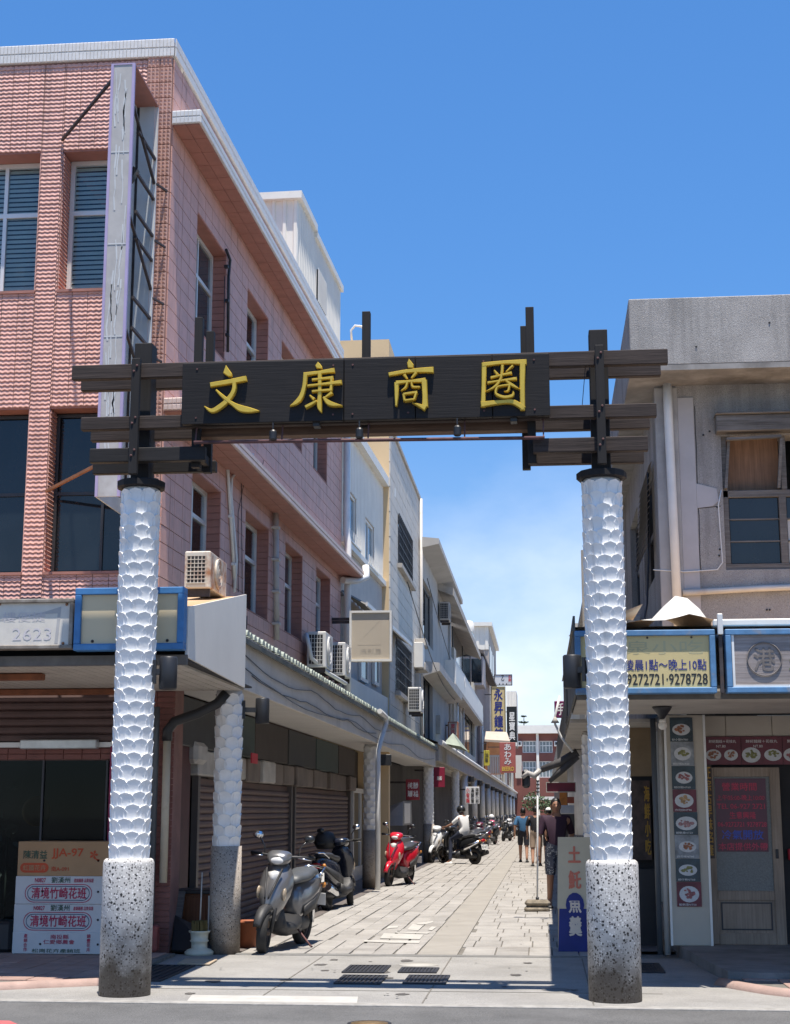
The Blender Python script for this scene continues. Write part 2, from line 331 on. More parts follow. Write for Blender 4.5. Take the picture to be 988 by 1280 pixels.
# painted word, half worn away, and the short white line by the road
def paint(name, polys, parent, label=None):
    mb = MB()
    for i, p in enumerate(polys):
        q = [gnd(*c) for c in p]; mb.quad(*[(v.x, v.y, .0185+i*.0003) for v in q])
    return mb.build(name, m_paint, parent)
paint('painted_word', [[(455.5,1177),(526,1178),(524,1181),(489,1180.5),(455.5,1179)], [(480,1168.5),(530,1170),(525,1176),(475,1175)],
      [(495,1166.5),(538,1167.5),(534,1169.2),(494,1167.6)], [(482,1163.5),(486,1159.5),(499,1159),(497,1161.5),(488,1162)], [(516,1157),(529,1159),(523,1165),(509,1164)],
      [(520,1156),(541,1153),(542,1154.5),(533,1157.2),(522,1157)], [(535,1164),(540,1160),(546,1160.5),(540,1165)]], street)
mb = MB()
q = [gnd(*c) for c in ((232,1255),(240,1245),(448,1247),(446,1257))]
mb.quad(*[(v.x, v.y, .0085) for v in q]); mb.build('white_road_line', m_paint, ent)
mb = MB(); q = [gnd(*c) for c in ((508,1150.5),(560,1150.5),(562,1147),(515,1147))]
mb.quad(*[(v.x, v.y+16, .02) for v in q])
# drain covers
def drain(px0, px1, py0, py1, label, bars=9, z=.006):
    a, b_ = gnd(px0, py1), gnd(px1, py0); x0, x1 = a.x, gnd(px1, py1).x; y0, y1 = a.y, b_.y
    t = thing('drain_cover', label, 'drain cover', (x0, y0, 0), 'drain covers at the street mouth')
    mb = MB(); mb.box((x0, y0, z-.02), (x1, y1, z+.002)); mb.build('pit', mat('drain_pit', (.02, .02, .022), .8), t)
    mb = MB()
    for s in ((x0, y0, x1, y0+.03), (x0, y1-.03, x1, y1), (x0, y0+.03, x0+.03, y1-.03), (x1-.03, y0+.03, x1, y1-.03)): mb.box((s[0], s[1], z), (s[2], s[3], z+.012))
    mb.build('rim', m_iron, t)
    for k in range(bars):
        x = x0+.03+(x1-x0-.06)*(k+.5)/bars; mb = MB(); mb.box((x-.011, y0+.03, z), (x+.011, y1-.03, z+.01)); mb.build('grate_bar', m_iron, t)
drain(427, 481, 1208.5, 1217, 'black rectangular drain cover, back left of the four on the pale concrete')
drain(497, 546, 1211.5, 1217, 'narrow black drain cover, back right of the four, beside a pale round patch')
drain(417, 476, 1221, 1231, 'black rectangular drain cover, front left of the four, in the gate shadow')
drain(503, 557.5, 1221, 1231, 'black rectangular drain cover, front right of the four, in the gate shadow')
drain(30, 205, 1208, 1226, 'large dark drain grate behind the left gate column, before the stacked cartons', 16)
drain(793, 832, 1206, 1217, 'small drain cover in the shade right of the right gate column')
mb = MB(); c = gnd(520, 1211); mb.lathe([(.2, 0), (.2, .005)], (c.x, c.y+.35, .004), 24); mb.build('round_patch', mat('pale_patch', (.4, .38, .34), .9, var=.1), ent)
t = thing('manhole_cover', 'round rusty manhole cover in the asphalt at the bottom edge', 'manhole cover', (gnd(462, 1278).x, gnd(462, 1278).y, 0))
c = gnd(462, 1279.5); mb = MB(); mb.lathe([(.135, -.01), (.135, .004), (.1, .004), (.1, .006), (.02, .007)], (c.x, c.y, 0), 28); mb.build('lid', mat('manhole_iron', (.2, .13, .06), .6, metal=.4, var=.3, vs=20), t)
mb = MB(); mb.lathe([(.16, -.01), (.16, .0035), (.137, .0035)], (c.x, c.y, 0), 28); mb.build('ring', m_iron, t)
t['group'] = ''; del t['group']
c = gnd(695, 1238); mb = MB(); mb.lathe([(.12, 0), (.12, .004), (.05, .006)], (c.x, c.y, .004), 20)
tag(mb.build('valve_cover', mat('valve_iron', (.16, .155, .15), .8, var=.2)), 'small round valve cover in the concrete left of the right gate column', 'valve cover')
# red paint at the lower left corner of the road
mb = MB(); q = [gnd(*c) for c in ((-30,1276),(12,1276.5),(30,1284),(-30,1290))]; mb.quad(*[(v.x, v.y, .004) for v in q])
mb.build('red_kerb_paint', mat('red_paint', (.5, .1, .1), .8, var=.2, vs=12), ent)

# raised pavements with single pavers
def pavement(name, outline, z, px, kerb_label, ang=0, s=.3):
    st = sheet(name, outline, z-.012, m_joint, th=.2)
    cx = sum(p[0] for p in outline)/len(outline); cy = sum(p[1] for p in outline)/len(outline)
    def inside(x, y):
        c = False; n = len(outline)
        for i in range(n):
            (x1, y1), (x2, y2) = outline[i], outline[(i+1) % n]
            if (y1 > y) != (y2 > y) and x < (x2-x1)*(y-y1)/(y2-y1)+x1: c = not c
        return c
    me = MB().bbox((-s/2+.004, -s/2+.004, -.03), (s/2-.004, s/2-.004, 0), .004).data('paver', m_pink_paver)
    ca, sa = math.cos(ang), math.sin(ang); k = 0
    for i in range(-30, 31):
        for j in range(-30, 31):
            x = cx+(i*ca-j*sa)*s; y = cy+(i*sa+j*ca)*s
            if all(inside(x+dx*s*.48, y+dy*s*.48) for dx in (-1, 1) for dy in (-1, 1)) and k < 300:
                o = link('paver', me, st); o.location = (x, y, z+random.uniform(-.002, .003)); o.rotation_euler.z = ang; k += 1
    return st
# left pavement with a rounded pink kerb
kl = [(-3.72, 13.95), (-3.78, 13.72), (-3.95, 13.56), (-4.3, 13.38), (-4.8, 13.1), (-5.6, 12.85), (-7, 12.75), (-12, 12.72)]
lp = pavement('pavement', [(p[0]-.13*(.6 if i < 3 else 0), p[1]+.13*(1 if i > 1 else .5)) for i, p in enumerate(kl)] + [(-12, 16.3), (-3.9, 16.3), (-3.85, 14.4)], .045, None, '')
mb = MB(); mb.tube([(p[0], p[1], -.01) for p in kl], .075, 10); mb.build('kerb', m_kerb, lp)
# right pavement: concrete corner step and pink kerb
kr = [(1.52, 14.12), (1.62, 13.85), (1.85, 13.45), (2.3, 13.0), (3.2, 12.75), (12, 12.72)]
rp_ = pavement('pavement', [(1.62, 14.16), (1.75, 13.95), (1.97, 13.55), (2.36, 13.12), (3.2, 12.88), (12, 12.85), (12, 15.6), (1.62, 15.6)], .05, None, '')
mb = MB(); mb.tube([(p[0], p[1], -.01) for p in kr], .075, 10); mb.build('kerb', m_kerb, rp_)
st = sheet('shop_step', [(1.38, 17.6), (1.42, 16.6), (1.5, 15.4), (1.6, 14.3), (1.9, 14.2), (12, 15.62), (12, 19), (1.38, 19)], .1, mat('worn_concrete', (.2, .19, .18), .85, var=.25, vs=2.5, bump=.5, bs=40, dirt=((.1, .09, .085), 3, .5, .6)), th=.13)

m_oil = mat('oil_stain', (.09, .082, .075), .8, var=.3, vs=6); m_gum = mat('old_gum', (.1, .095, .09), .9)
def blot(name, c, r, m, z, n=14, label=None):
    mb = MB(); mb._add([(c[0]+r*random.uniform(.55, 1.1)*math.cos(6.283*k/n), c[1]+r*1.6*random.uniform(.55, 1.1)*math.sin(6.283*k/n), z) for k in range(n)], [tuple(range(n))]); return mb.build(name, m, ent)
for k in range(16): blot('stain', (random.uniform(-3.2, .6), random.uniform(12.6, 16.2)), random.uniform(.02, .09), m_oil, .0078+k*.00005)
for k in range(60): blot('gum_spot', (random.uniform(-3.2, .7), random.uniform(12.6, 22)), random.uniform(.008, .02), m_gum, .0195+k*.00002 if k % 2 else .0082, 7)
# ------------------------------------------------------------------ the gateway over the street
m_dark = wood('charred_timber', (.014, .012, .012), .7, 'X', .5, .3)
m_darkz = wood('charred_post', (.013, .011, .011), .7, 'Z', .5, .3)
m_weather_sun = wood('weathered_sunlit_timber', (.06, .043, .037), .8, 'X', .35, .45)  # weathered rear beams; on right-hand beams the paler tone paints in sunlight
m_board = wood('sign_timber', (.013, .011, .011), .6, 'X', .5, .3, .3)
m_rust = mat('rusty_pipe', (.13, .062, .06), .7, metal=.3, var=.3, vs=14, dirt=((.05, .03, .028), 9, .5, .7))
m_black = mat('black_plastic', (.018, .019, .022), .45, var=.2)
m_gold = mat('gold_paint', (.66, .45, .055), .34, metal=.25, var=.1, vs=9, spec=.6, dirt=((.35, .22, .03), 14, .6, .4))
m_scale = mat('white_scale_paint', (.8, .8, .79), .45, var=.07, vs=7, bump=.25, bs=26, dirt=((.5, .49, .47), 3, .58, .5), streak=((.36, .34, .31), 9, .55, .6))
m_terr = mat('terrazzo', (.55, .53, .5), .7, var=.1, vs=6, bump=.2, bs=120, speck=[((.3, .29, .27), 62, .36), ((.08, .075, .075), 50, .26), ((.03, .03, .03), 36, .15), ((.8, .78, .75), 56, .2)], base_stain=((.05, .036, .024), .62, .88), dirt=((.4, .33, .23), 2.2, .55, .6))
m_terr2 = mat('terrazzo_grey', (.37, .32, .27), .75, var=.12, vs=5, bump=.25, bs=120, speck=[((.07, .065, .06), 60, .22), ((.2, .18, .16), 80, .25), ((.5, .47, .43), 66, .16)], base_stain=((.1, .075, .055), .3, .7))

def scale_mesh(R, ru, rv, lift=.015, n=10):
    """one plaster fish scale bent round a column of radius R: rim raised, upper edge proud"""
    mb = MB(); vs = []
    def pt(u, v, h): a = u/R; r = R+h; return (r*math.sin(a), -r*math.cos(a), v)
    def hh(v): return .004 + lift*(v/rv*.5+.5)
    vs.append(pt(0, 0, hh(0)-.005))
    for s, dh in ((.8, -.005), (.97, .002)):
        for i in range(n):
            t = 2*math.pi*i/n + math.pi/2; u, v = ru*s*math.cos(t), rv*s*math.sin(t); vs.append(pt(u, v, hh(v)+dh))
    fs = [(0, 1+i, 1+(i+1) % n) for i in range(n)] + [(1+i, 1+n+i, 1+n+(i+1) % n, 1+(i+1) % n) for i in range(n)]
    sk = []
    for s, fix in ((.97, None), (1, -.02)):
        for i in range(n):
            t = 2*math.pi*i/n + math.pi/2; u, v = ru*s*math.cos(t), rv*s*math.sin(t); sk.append(pt(u, v, hh(v)+.002 if fix is None else fix))
    mb._add(sk, [(i, n+i, n+(i+1) % n, (i+1) % n) for i in range(n)], False)
    mb._add(vs, fs, True); return mb
def scaled_column(parent, c, R, z0, z1, nr, pitch, ru, rv, single=True, half=92, lift=.015, name='column', m=None):
    core = MB().lathe([(R, 0), (R, z1-z0)], (c[0], c[1], z0), 28); m = m or m_scale
    col = core.build(name, m, parent)
    smb = scale_mesh(R, ru, rv, lift); me = smb.data('scale', m)
    rest = MB(); rows = int((z1-z0-rv*.6)/pitch)+1; k = 0
    for r in range(rows):
        z = z0 + rv*.45 + r*pitch
        for j in range(nr):
            a = (j + .5*(r % 2))*2*math.pi/nr; a = (a+math.pi) % (2*math.pi) - math.pi
            if single and abs(math.degrees(a)) <= half:
                o = link('scale', me, col); o.location = (c[0], c[1], z+random.uniform(-.004, .004)); o.rotation_euler = (random.gauss(0, .012), random.gauss(0, .012), a+random.uniform(-.04, .04)); o.scale = (1, 1, random.uniform(.93, 1.07)); k += 1
            else:
                M = Matrix.Translation((c[0], c[1], z)) @ Matrix.Rotation(a, 4, 'Z')
                rest._add([M @ Vector(p) for p in smb.v], smb.f, True)
    if rest.v: rest.build('scale_cladding', m, col, kind='stuff')
    return k
GX = (-3.5, .54); GY = 12.88
gate = thing('street_gateway', 'dark timber street gateway with gold characters on two white scale-covered columns', 'gateway', (-1.48, GY, 0))
for gx in GX:
    b = MB().lathe([(.2, 0), (.214, .01), (.214, 1.07), (.208, 1.095), (.19, 1.11)], (gx, GY, 0), 40).build('column_base', m_terr, gate)
    scaled_column(gate, (gx, GY), .158, 1.1, 4.29, 9, .109, .08, .088)
    MB().lathe([(.2, 0), (.215, .012), (.215, .06), (.2, .07), (.06, .072)], (gx, GY, 4.29), 12, smooth=False).build('column_cap', m_darkz, gate)
    MB().bbox((gx-.08, GY-.08, 4.36), (gx+.08, GY+.1, 5.62), .006).build('post', m_darkz, gate)
    MB().bbox((gx-.04, 12.575, 4.37), (gx+.035, 12.63, 5.41), .004).build('post_strip', m_darkz, gate)
    MB().bbox((gx-.04, 13.125, 4.37), (gx+.035, 13.18, 5.36), .004).build('post_strip', m_darkz, gate)
def beam(x0, x1, y, zc, h, m, th=.075, dz=0.0):
    mb = MB(); mb.bbox((x0, y-th/2, zc-h/2), (x1, y+th/2, zc+h/2), .006)
    return mb.build('beam', m, gate)
for (zf, hf, zr, hr, xl, xlr, xr, xrr, xin, xinr) in ((5.315, .13, 5.31, .1, -4.1, -4.14, 1.12, 1.09, None, None), (4.845, .115, 4.835, .1, -4.0, -4.03, 1.01, .98, None, None), (4.555, .125, 4.53, .1, -3.91, -4.0, .93, .92, (-2.88, -.04), (-2.87, -.07))):
    full = xin is None
    for a, b in (((xl, xr),) if full else ((xl, xin[0]), (xin[1], xr))): beam(a, b, 12.68, zf, hf, m_dark if b < 0 else m_weather_sun)
    for a, b in (((xlr, xrr),) if full else ((xlr, xinr[0]), (xinr[1], xrr))): beam(a, b, 13.08, zr, hr, m_weather_sun if b > 0 else m_dark)
# uprights behind the board, stumps above it and hangers below
for x, z0, z1, y in ((-2.985, 4.45, 5.82, 12.76), (-2.93, 4.45, 5.76, 12.98), (-1.49, 4.78, 5.84, 12.8), (-.05, 4.42, 5.82, 12.76), (-.1, 4.42, 5.72, 12.98)):
    MB().bbox((x-.036, y-.036, z0), (x+.036, y+.036, z1), .004).build('upright', m_darkz, gate)
for x in (-2.93, -.03):
    MB().bbox((x-.025, 12.72, 4.5), (x+.025, 13.04, 4.58), .004).build('cross_piece', m_dark, gate)
MB().bbox((-2.99, 12.8, 4.735), (-.05, 12.93, 4.82), .005).build('lower_beam', wood('brown_timber', (.15, .09, .06), .7, 'X', .45, .3), gate)
# the sign board, four wide planks
board = MB().box((-3.07, 12.62, 4.8), (.105, 12.64, 5.33)).build('sign_board', m_board, gate)
for a, b in ((-3.08, -1.66), (-1.655, -1.04), (-1.035, -.38), (-.375, .11)):
    MB().bbox((a, 12.565, 4.795), (b, 12.62, 5.345), .004).build('plank', m_board, board)
MB().tube([(-2.97, 12.6, 4.64), (.06, 12.6, 4.61)], .016, 8).build('conduit', m_rust, gate)
for x in (-2.96, -2.2, -1.45, -.62, .05):
    MB().bar((x, 12.6, 4.62), (x, 12.66, 4.8), .012).build('conduit_bracket', m_rust, gate)
for x in (-2.27, -1.52, -.68):
    sp_ = MB().lathe([(.024, 0), (.033, .01), (.033, .075), (.024, .09)], (x, 12.57, 4.635), 12, smooth=False).build('spotlight', m_black, gate)
    MB().bar((x, 12.57, 4.735), (x, 12.57, 4.79), .025, .012).build('bracket', m_black, sp_)
for x in (-1.9, -.2): MB().bbox((x-.03, 12.6, 4.76), (x+.03, 12.7, 4.8), .004).build('bracket', m_black, gate)
# wall lamps: black cylinders on short arms
def lamp(parent, c, arm_to):
    l = MB().lathe([(.07, 0), (.078, .01), (.078, .27), (.07, .28)], (c[0], c[1], c[2]), 18).build('column_lamp', m_black, parent)
    MB().bar((c[0], c[1], c[2]+.15), (arm_to[0], arm_to[1], c[2]+.15), .06, .05).build('lamp_arm', m_black, l)
    d = (Vector((arm_to[0], arm_to[1], 0)) - Vector((c[0], c[1], 0))).normalized()
    p = Vector((arm_to[0], arm_to[1], c[2]+.15)); MB().obox(p, .03, .09, .2, Matrix.Rotation(math.atan2(d.y, d.x), 3, 'Z')).build('lamp_plate', m_black, l)
p = at(210, 858, 12.9); lamp(gate, (p.x, 12.9, 2.53), (GX[0]+.17, 12.88))
p = at(716, 857, 12.95); lamp(gate, (p.x, 12.98, 2.52), (GX[1]-.17, 12.9))

# gold brush characters, stroke by stroke
def cr(pts, n=5):
    if len(pts) < 3: return [tuple(a+(b-a)*i/n for a, b in zip(pts[0], pts[1])) for i in range(n+1)]
    o = []; P = [pts[0]] + list(pts) + [pts[-1]]
    for i in range(1, len(P)-2):
        for k in range(n):
            t = k/n; o.append(tuple(.5*((2*b)+(-a+c)*t+(2*a-5*b+4*c-d)*t*t+(-a+3*b-3*c+d)*t**3) for a, b, c, d in zip(P[i-1], P[i], P[i+1], P[i+2])))
    return o + [pts[-1]]
def stroke_outline(pts):
    s = cr(pts); L_, R_ = [], []
    for i, (x, y, wd) in enumerate(s):
        a, b = s[max(0, i-1)], s[min(len(s)-1, i+1)]; dx, dy = b[0]-a[0], b[1]-a[1]; l = math.hypot(dx, dy) or 1
        nx, ny = -dy/l, dx/l; L_.append((x+nx*wd/2, y+ny*wd/2)); R_.append((x-nx*wd/2, y-ny*wd/2))
    return L_ + R_[::-1]
def raised(mb, poly, y0, th, inset=.006):
    """bevelled raised polygon on the board plane (x,z), front towards the viewer"""
    n = len(poly); A = sum(poly[i][0]*poly[(i+1) % n][1]-poly[(i+1) % n][0]*poly[i][1] for i in range(n))
    sgn = 1 if A > 0 else -1; inn = []
    for i in range(n):
        a, p, b = poly[i-1], poly[i], poly[(i+1) % n]
        e1 = Vector((p[0]-a[0], p[1]-a[1])); e2 = Vector((b[0]-p[0], b[1]-p[1]))
        nn = Vector((-e1.y, e1.x)).normalized() + Vector((-e2.y, e2.x)).normalized() if e1.length > 1e-7 and e2.length > 1e-7 else Vector((0, 0))
        if nn.length > 1e-6: nn = nn.normalized()*inset*sgn
        inn.append((p[0]+nn.x, p[1]+nn.y))
    v = [(x, y0, z) for x, z in poly] + [(x, y0-th*.7, z) for x, z in poly] + [(x, y0-th, z) for x, z in inn]
    f = [(i, (i+1) % n, n+(i+1) % n, n+i) for i in range(n)] + [(n+i, n+(i+1) % n, 2*n+(i+1) % n, 2*n+i) for i in range(n)] + [tuple(2*n+i for i in range(n))]
    mb._add(v, f)
CH = {'wen': (3, [('p', [(230,75),(246,98),(262,120),(262,137),(243,138),(215,118),(222,95)]), [(145,182,26),(240,166,27),(340,147,30)], [(274,160,24),(272,212,24),(240,262,27),(192,303,28),(152,320,22),(113,296,4)], [(176,208,10),(215,245,19),(265,283,22),(310,308,36),(360,317,28),(410,322,4)]]),
 'kang': (3, [('p', [(722,57),(736,70),(746,85),(745,97),(715,93),(708,78)]), [(645,126,22),(730,115,20),(812,103,27)], [(657,122,26),(650,190,24),(634,243,26),(608,275,24),(572,296,4)], [(733,112,24),(733,220,22),(731,295,28),(742,330,6)], [(690,155,14),(750,149,15),(806,143,20)], [(797,143,18),(793,215,18)], [(665,188,14),(755,178,16),(851,167,24)], [(690,218,14),(800,209,16)], [(678,238,8),(705,262,20)], [(718,268,14),(690,285,18),(655,303,18)], [(800,224,20),(756,256,10)], [(752,248,12),(788,283,28),(856,296,5)]]),
 'shang': (4, [('p', [(213,80),(226,96),(238,112),(235,130),(208,128),(203,105)]), [(108,162,20),(225,143,22),(340,138,32)], [(188,160,18),(205,186,10)], [(252,150,18),(226,182,10)], [(150,202,26),(150,270,22),(148,325,12)], [(146,205,22),(220,198,16),(300,192,28)], [(291,190,30),(295,270,28),(296,330,32)], [(300,338,26),(268,322,18),(230,308,3)], [(206,198,14),(198,228,14),(172,248,6)], [(228,198,12),(232,226,14),(272,228,12)], [(186,262,16),(192,300,14)], [(184,265,14),(258,254,16)], [(252,256,16),(240,294,14)], [(192,298,13),(242,291,13)]]),
 'quan': (4, [[(600,104,28),(597,220,24),(594,330,26)], [(588,112,24),(700,100,20),(818,98,30)], [(797,98,32),(795,220,28),(797,346,26)], [(582,316,30),(690,303,22),(750,304,26),(806,338,26)], [(650,140,8),(670,166,17)], [(748,116,14),(712,150,8)], [(632,180,15),(690,166,13),(742,154,17)], [(615,206,14),(690,194,13),(768,184,18)], [(694,112,17),(686,180,15),(655,225,15),(606,252,5)], [(705,190,11),(740,216,18),(782,240,5)], [(662,228,12),(700,220,12),(735,217,15)], [(730,217,15),(722,248,13),(700,250,4)], [(666,228,14),(660,262,15),(700,280,17),(745,272,17),(748,248,5)]])}
for ch, (zk, strokes) in CH.items():
    ox, oy, sc_ = (230, 440, 988/230) if zk == 3 else (460, 430, 988/240)
    mb = MB()
    for i, s in enumerate(strokes):
        poly = s[1] if isinstance(s, tuple) else stroke_outline(s)
        q = [at(ox+x/sc_, oy+y/sc_, 12.565) for x, y in poly]
        raised(mb, [(v.x, v.z) for v in q], 12.564, .038+.0016*i)
    mb.build('gold_character', m_gold, board)
# small metal tag and lightning wire
MB().tube([(.42, 12.7, 5.25), (.38, 12.75, 4.86)], .003, 4).build('loose_wire', m_black, gate)

for gx in GX:                                                       # bolts and rusty plates holding the timbers
    for z in (5.315, 4.845, 4.555):
        for dx in (-.015, .012): MB().lathe([(.011, 0), (.011, .008), (.006, .011)], (gx+dx-.002, 12.575, z+(.025 if dx > 0 else -.025)), 6, axis=(0, -1, 0), smooth=False).build('bolt_head', m_rust, gate)
for x in (-2.95, -1.75, -1.58, -1.1, -.45, -.02):
    for z in (4.85, 5.29): MB().lathe([(.009, 0), (.009, .006)], (x, 12.565, z), 6, axis=(0, -1, 0), smooth=False).build('bolt_head', m_rust, board)
# ------------------------------------------------------------------ pink corner building on the left
def clear_glass(name, tint=(.75, .85, .88), refl=.12, rough=.03):
    if name in MATS: return MATS[name]
    m = bpy.data.materials.new(name); m.use_nodes = True; nt = m.node_tree; nt.nodes.clear(); N = nt.nodes.new; K = nt.links.new
    o = N('ShaderNodeOutputMaterial'); t = N('ShaderNodeBsdfTransparent'); t.inputs[0].default_value = (*tint, 1)
    g = N('ShaderNodeBsdfGlossy'); g.inputs['Roughness'].default_value = rough; g.inputs[0].default_value = (.9, .95, 1, 1)
    lw = N('ShaderNodeFresnel'); lw.inputs['IOR'].default_value = 1.5; ad = N('ShaderNodeMath'); ad.inputs[1].default_value = refl; K(lw.outputs[0], ad.inputs[0])
    x = N('ShaderNodeMixShader'); K(ad.outputs[0], x.inputs[0]); K(t.outputs[0], x.inputs[1]); K(g.outputs[0], x.inputs[2]); K(x.outputs[0], o.inputs[0]); MATS[name] = m; return m
m_pink = mat('pink_wave_tile', (.66, .37, .305), .5, var=.14, vs=9, spec=.5, dirt=((.4, .22, .18), 1.3, .53, .5), streak=((.26, .16, .135), 4, .53, .55))
m_pink_side = mat('pink_side_tile', (.62, .35, .285), .55, var=.1, vs=4, bump=.35, bs=50, dirt=((.38, .21, .17), 1.1, .54, .5), streak=((.25, .15, .125), 4, .53, .55))
m_grout = mat('dark_grout', (.26, .14, .12), .9, var=.2)
m_wtile = mat('white_mosaic', (.66, .65, .63), .4, var=.1, vs=14, dirt=((.4, .39, .37), 3, .6, .4))
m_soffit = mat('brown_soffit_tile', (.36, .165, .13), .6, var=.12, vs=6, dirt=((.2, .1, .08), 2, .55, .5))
m_alu = mat('aluminium_frame', (.72, .71, .68), .4, metal=.25, var=.05)
m_aludark = mat('dark_frame', (.05, .05, .055), .45, metal=.4, var=.1)
m_clear = clear_glass('window_glass', (.8, .86, .88), -.01); m_dglass = glass('dark_glass', (.012, .017, .022), .05)
m_smoke = glass('smoky_glass', (.03, .05, .06), .06)
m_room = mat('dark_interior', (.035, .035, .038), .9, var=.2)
m_blind = mat('grey_blind', (.88, .83, .74), .6, var=.06)
FY = 16.6; XC = -4.29; WK = .03
_d = Vector((WK, 1, 0)).normalized(); _o = Vector((_d.y, -_d.x, 0))
def sw(s, n, z): return V(XC, FY, 0) + _d*s + _o*n + V(0, 0, z)       # side wall: metres along, outward, up
def mapped(mb): mb.v = [tuple(sw(p[1], p[0], p[2])) for p in mb.v]; return mb   # local (n, s, z) to world
def on_wall(px, py, n=0):
    r = _ray(px, py); o = V(XC, FY, 0)+_o*n; t = (o-_C).dot(_o)/r.dot(_o); p = _C+r*t; return (p-o).dot(_d), p.z
b1 = thing('corner_building', 'three-storey pink tiled corner building behind the left gate column', 'building', (XC, FY, 0))
S1 = 12.7
# openings
def ow(px0, py0, px1, z0, z1): s0 = on_wall(px0, py0)[0]; s1 = on_wall(px1, py0)[0]; return (s0, z0, s1, z1)
side_holes = [ow(245, 300, 283, 7.45, 8.97), ow(308, 400, 335, 7.45, 8.97), ow(350, 520, 377, 7.5, 8.97), ow(391, 590, 408, 7.5, 8.97),
              ow(238, 640, 275, 4.5, 5.66), ow(305, 700, 335, 4.3, 5.72), ow(355, 750, 377, 4.3, 5.76), ow(394, 770, 412, 4.4, 5.8)]
front_holes = [(-8.4, 7.51, -5.87, 9.28), (-5.6, 7.51, -4.66, 9.28), (-8.4, 4.15, -5.86, 6.1), (-5.62, 4.15, -4.66, 6.1)]
mb = MB()
for u0, v0, u1, v1 in rects_minus([(-9.0, 2.95, XC, 10.42)], front_holes): mb.box((u0, FY, v0), (u1, FY+.4, v1))
mb.build('front_wall', m_grout, b1)
mb = MB()
for u0, v0, u1, v1 in rects_minus([(.401, 2.95, S1, 10.42)], side_holes): mb.box((-.3, u0, v0), (0, u1, v1))
side = mapped(mb).build('side_wall', m_grout, b1)
mb = MB(); mb.box((-4.5, .45, 10.3), (-.31, S1-.1, 10.42)); mb.box((-4.5, S1-.2, 2.95), (-.31, S1, 10.42)); mb.box((-4.5, .45, 2.9), (-.31, S1-.2, 3.0)); mapped(mb).build('roof_slab', m_grout, b1)
mb = MB(); mb.box((-2.2, .9, 3.0), (-2.1, S1-.3, 10.2)); mapped(mb).build('inner_wall', m_room, b1)
mb = MB(); mb.box((-8.9, FY+1.6, 3.0), (-6.5, FY+1.65, 10.2)); mb.box((-6.5, FY+1.2, 3.0), (-6.45, FY+1.6, 10.2)); mb.box((-8.9, FY+.45, 6.7), (-4.7, FY+1.6, 6.8)); mb.build('inner_wall', m_room, b1)
# wavy tiles of the front: every tile a lipped, scalloped strip
mb = MB(); TW2, TH2, NS = .2, .0515, 12
def wave_tiles(u0, v0, u1, v1, proud=.0):
    rows = max(1, round((v1-v0)/TH2)); th = (v1-v0)/rows; cols = max(1, round((u1-u0)/TW2)); tw = (u1-u0)/cols
    for r in range(rows):
        for c in range(cols):
            x0 = u0+c*tw+.003; x1 = u0+(c+1)*tw-.003; vs = []
            jd = random.uniform(-.0015, .0015)
            for i in range(NS+1):
                x = x0+(x1-x0)*i/NS; wv = .006*math.sin((x-u0)/.067*2*math.pi)
                zt, zb = v0+(r+1)*th+wv, v0+r*th+wv
                vs += [(x, FY-.006-jd-proud, zt-.002), (x, FY-.017-jd-proud, zb+.01), (x, FY-.013-jd-proud, zb+.002), (x, FY-.001-proud, zb+.001)]
            fs = [(4*i+k, 4*i+4+k, 4*i+5+k, 4*i+1+k) for i in range(NS) for k in range(3)]
            mb._add(vs, fs)
XT = -4.6
for r in rects_minus([(-8.99, 3.3, XT, 10.4)], front_holes): wave_tiles(*r)
mb.build('wave_tile_cladding', m_pink, b1, kind='stuff')
# embossed corner strip
mb = MB(); z = 3.3
while z < 10.3:
    for k in range(2):
        x0, x1 = XT+.002+k*.155, XT+.15+k*.155; mb.bbox((x0, FY-.02, z), (x1, FY-.002, z+.192), .004)
        for i in range(3):
            for j in range(4):
                cx, cz = x0+(i+.5)*(x1-x0)/3, z+(j+.5)*.192/4; h = .018
                mb._add([(cx-h, FY-.02, cz-h), (cx+h, FY-.02, cz-h), (cx+h, FY-.02, cz+h), (cx-h, FY-.02, cz+h), (cx-.007, FY-.034, cz-.002), (cx+.007, FY-.034, cz-.002), (cx+.007, FY-.034, cz+.012), (cx-.007, FY-.034, cz+.012)], [(0,1,5,4),(1,2,6,5),(2,3,7,6),(3,0,4,7),(4,5,6,7)])
    z += .2
mb.build('corner_tile_strip', mat('corner_tile', (.52, .31, .25), .55, var=.15, vs=12, dirt=((.3, .17, .14), 3, .55, .4)), b1, kind='stuff')
# reveals of the front openings: tiled jambs and ceilings
for u0, v0, u1, v1 in front_holes:
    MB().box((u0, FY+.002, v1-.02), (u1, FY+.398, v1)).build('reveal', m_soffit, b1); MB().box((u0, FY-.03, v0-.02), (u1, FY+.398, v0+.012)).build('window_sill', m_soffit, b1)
mb = MB()
for u0, v0, u1, v1 in front_holes[::2]: mb.box((u1-.012, FY+.002, v0+.012), (u1, FY+.398, v1-.02))
for u0, v0, u1, v1 in front_holes[1::2]:
    n = round((v1-v0)/.0515)
    for k in range(n):
        z = v0+.012+(v1-v0-.04)*k/n; h = (v1-v0-.04)/n
        mb._add([(u0, FY, z), (u0+.02, FY, z+.004), (u0+.004, FY, z+h), (u0, FY+.398, z), (u0+.02, FY+.398, z+.004), (u0+.004, FY+.398, z+h)], [(0,1,2), (3,5,4), (1,4,5,2), (0,3,4,1)])
mb.build('jamb_tiles', m_pink, b1, kind='stuff')
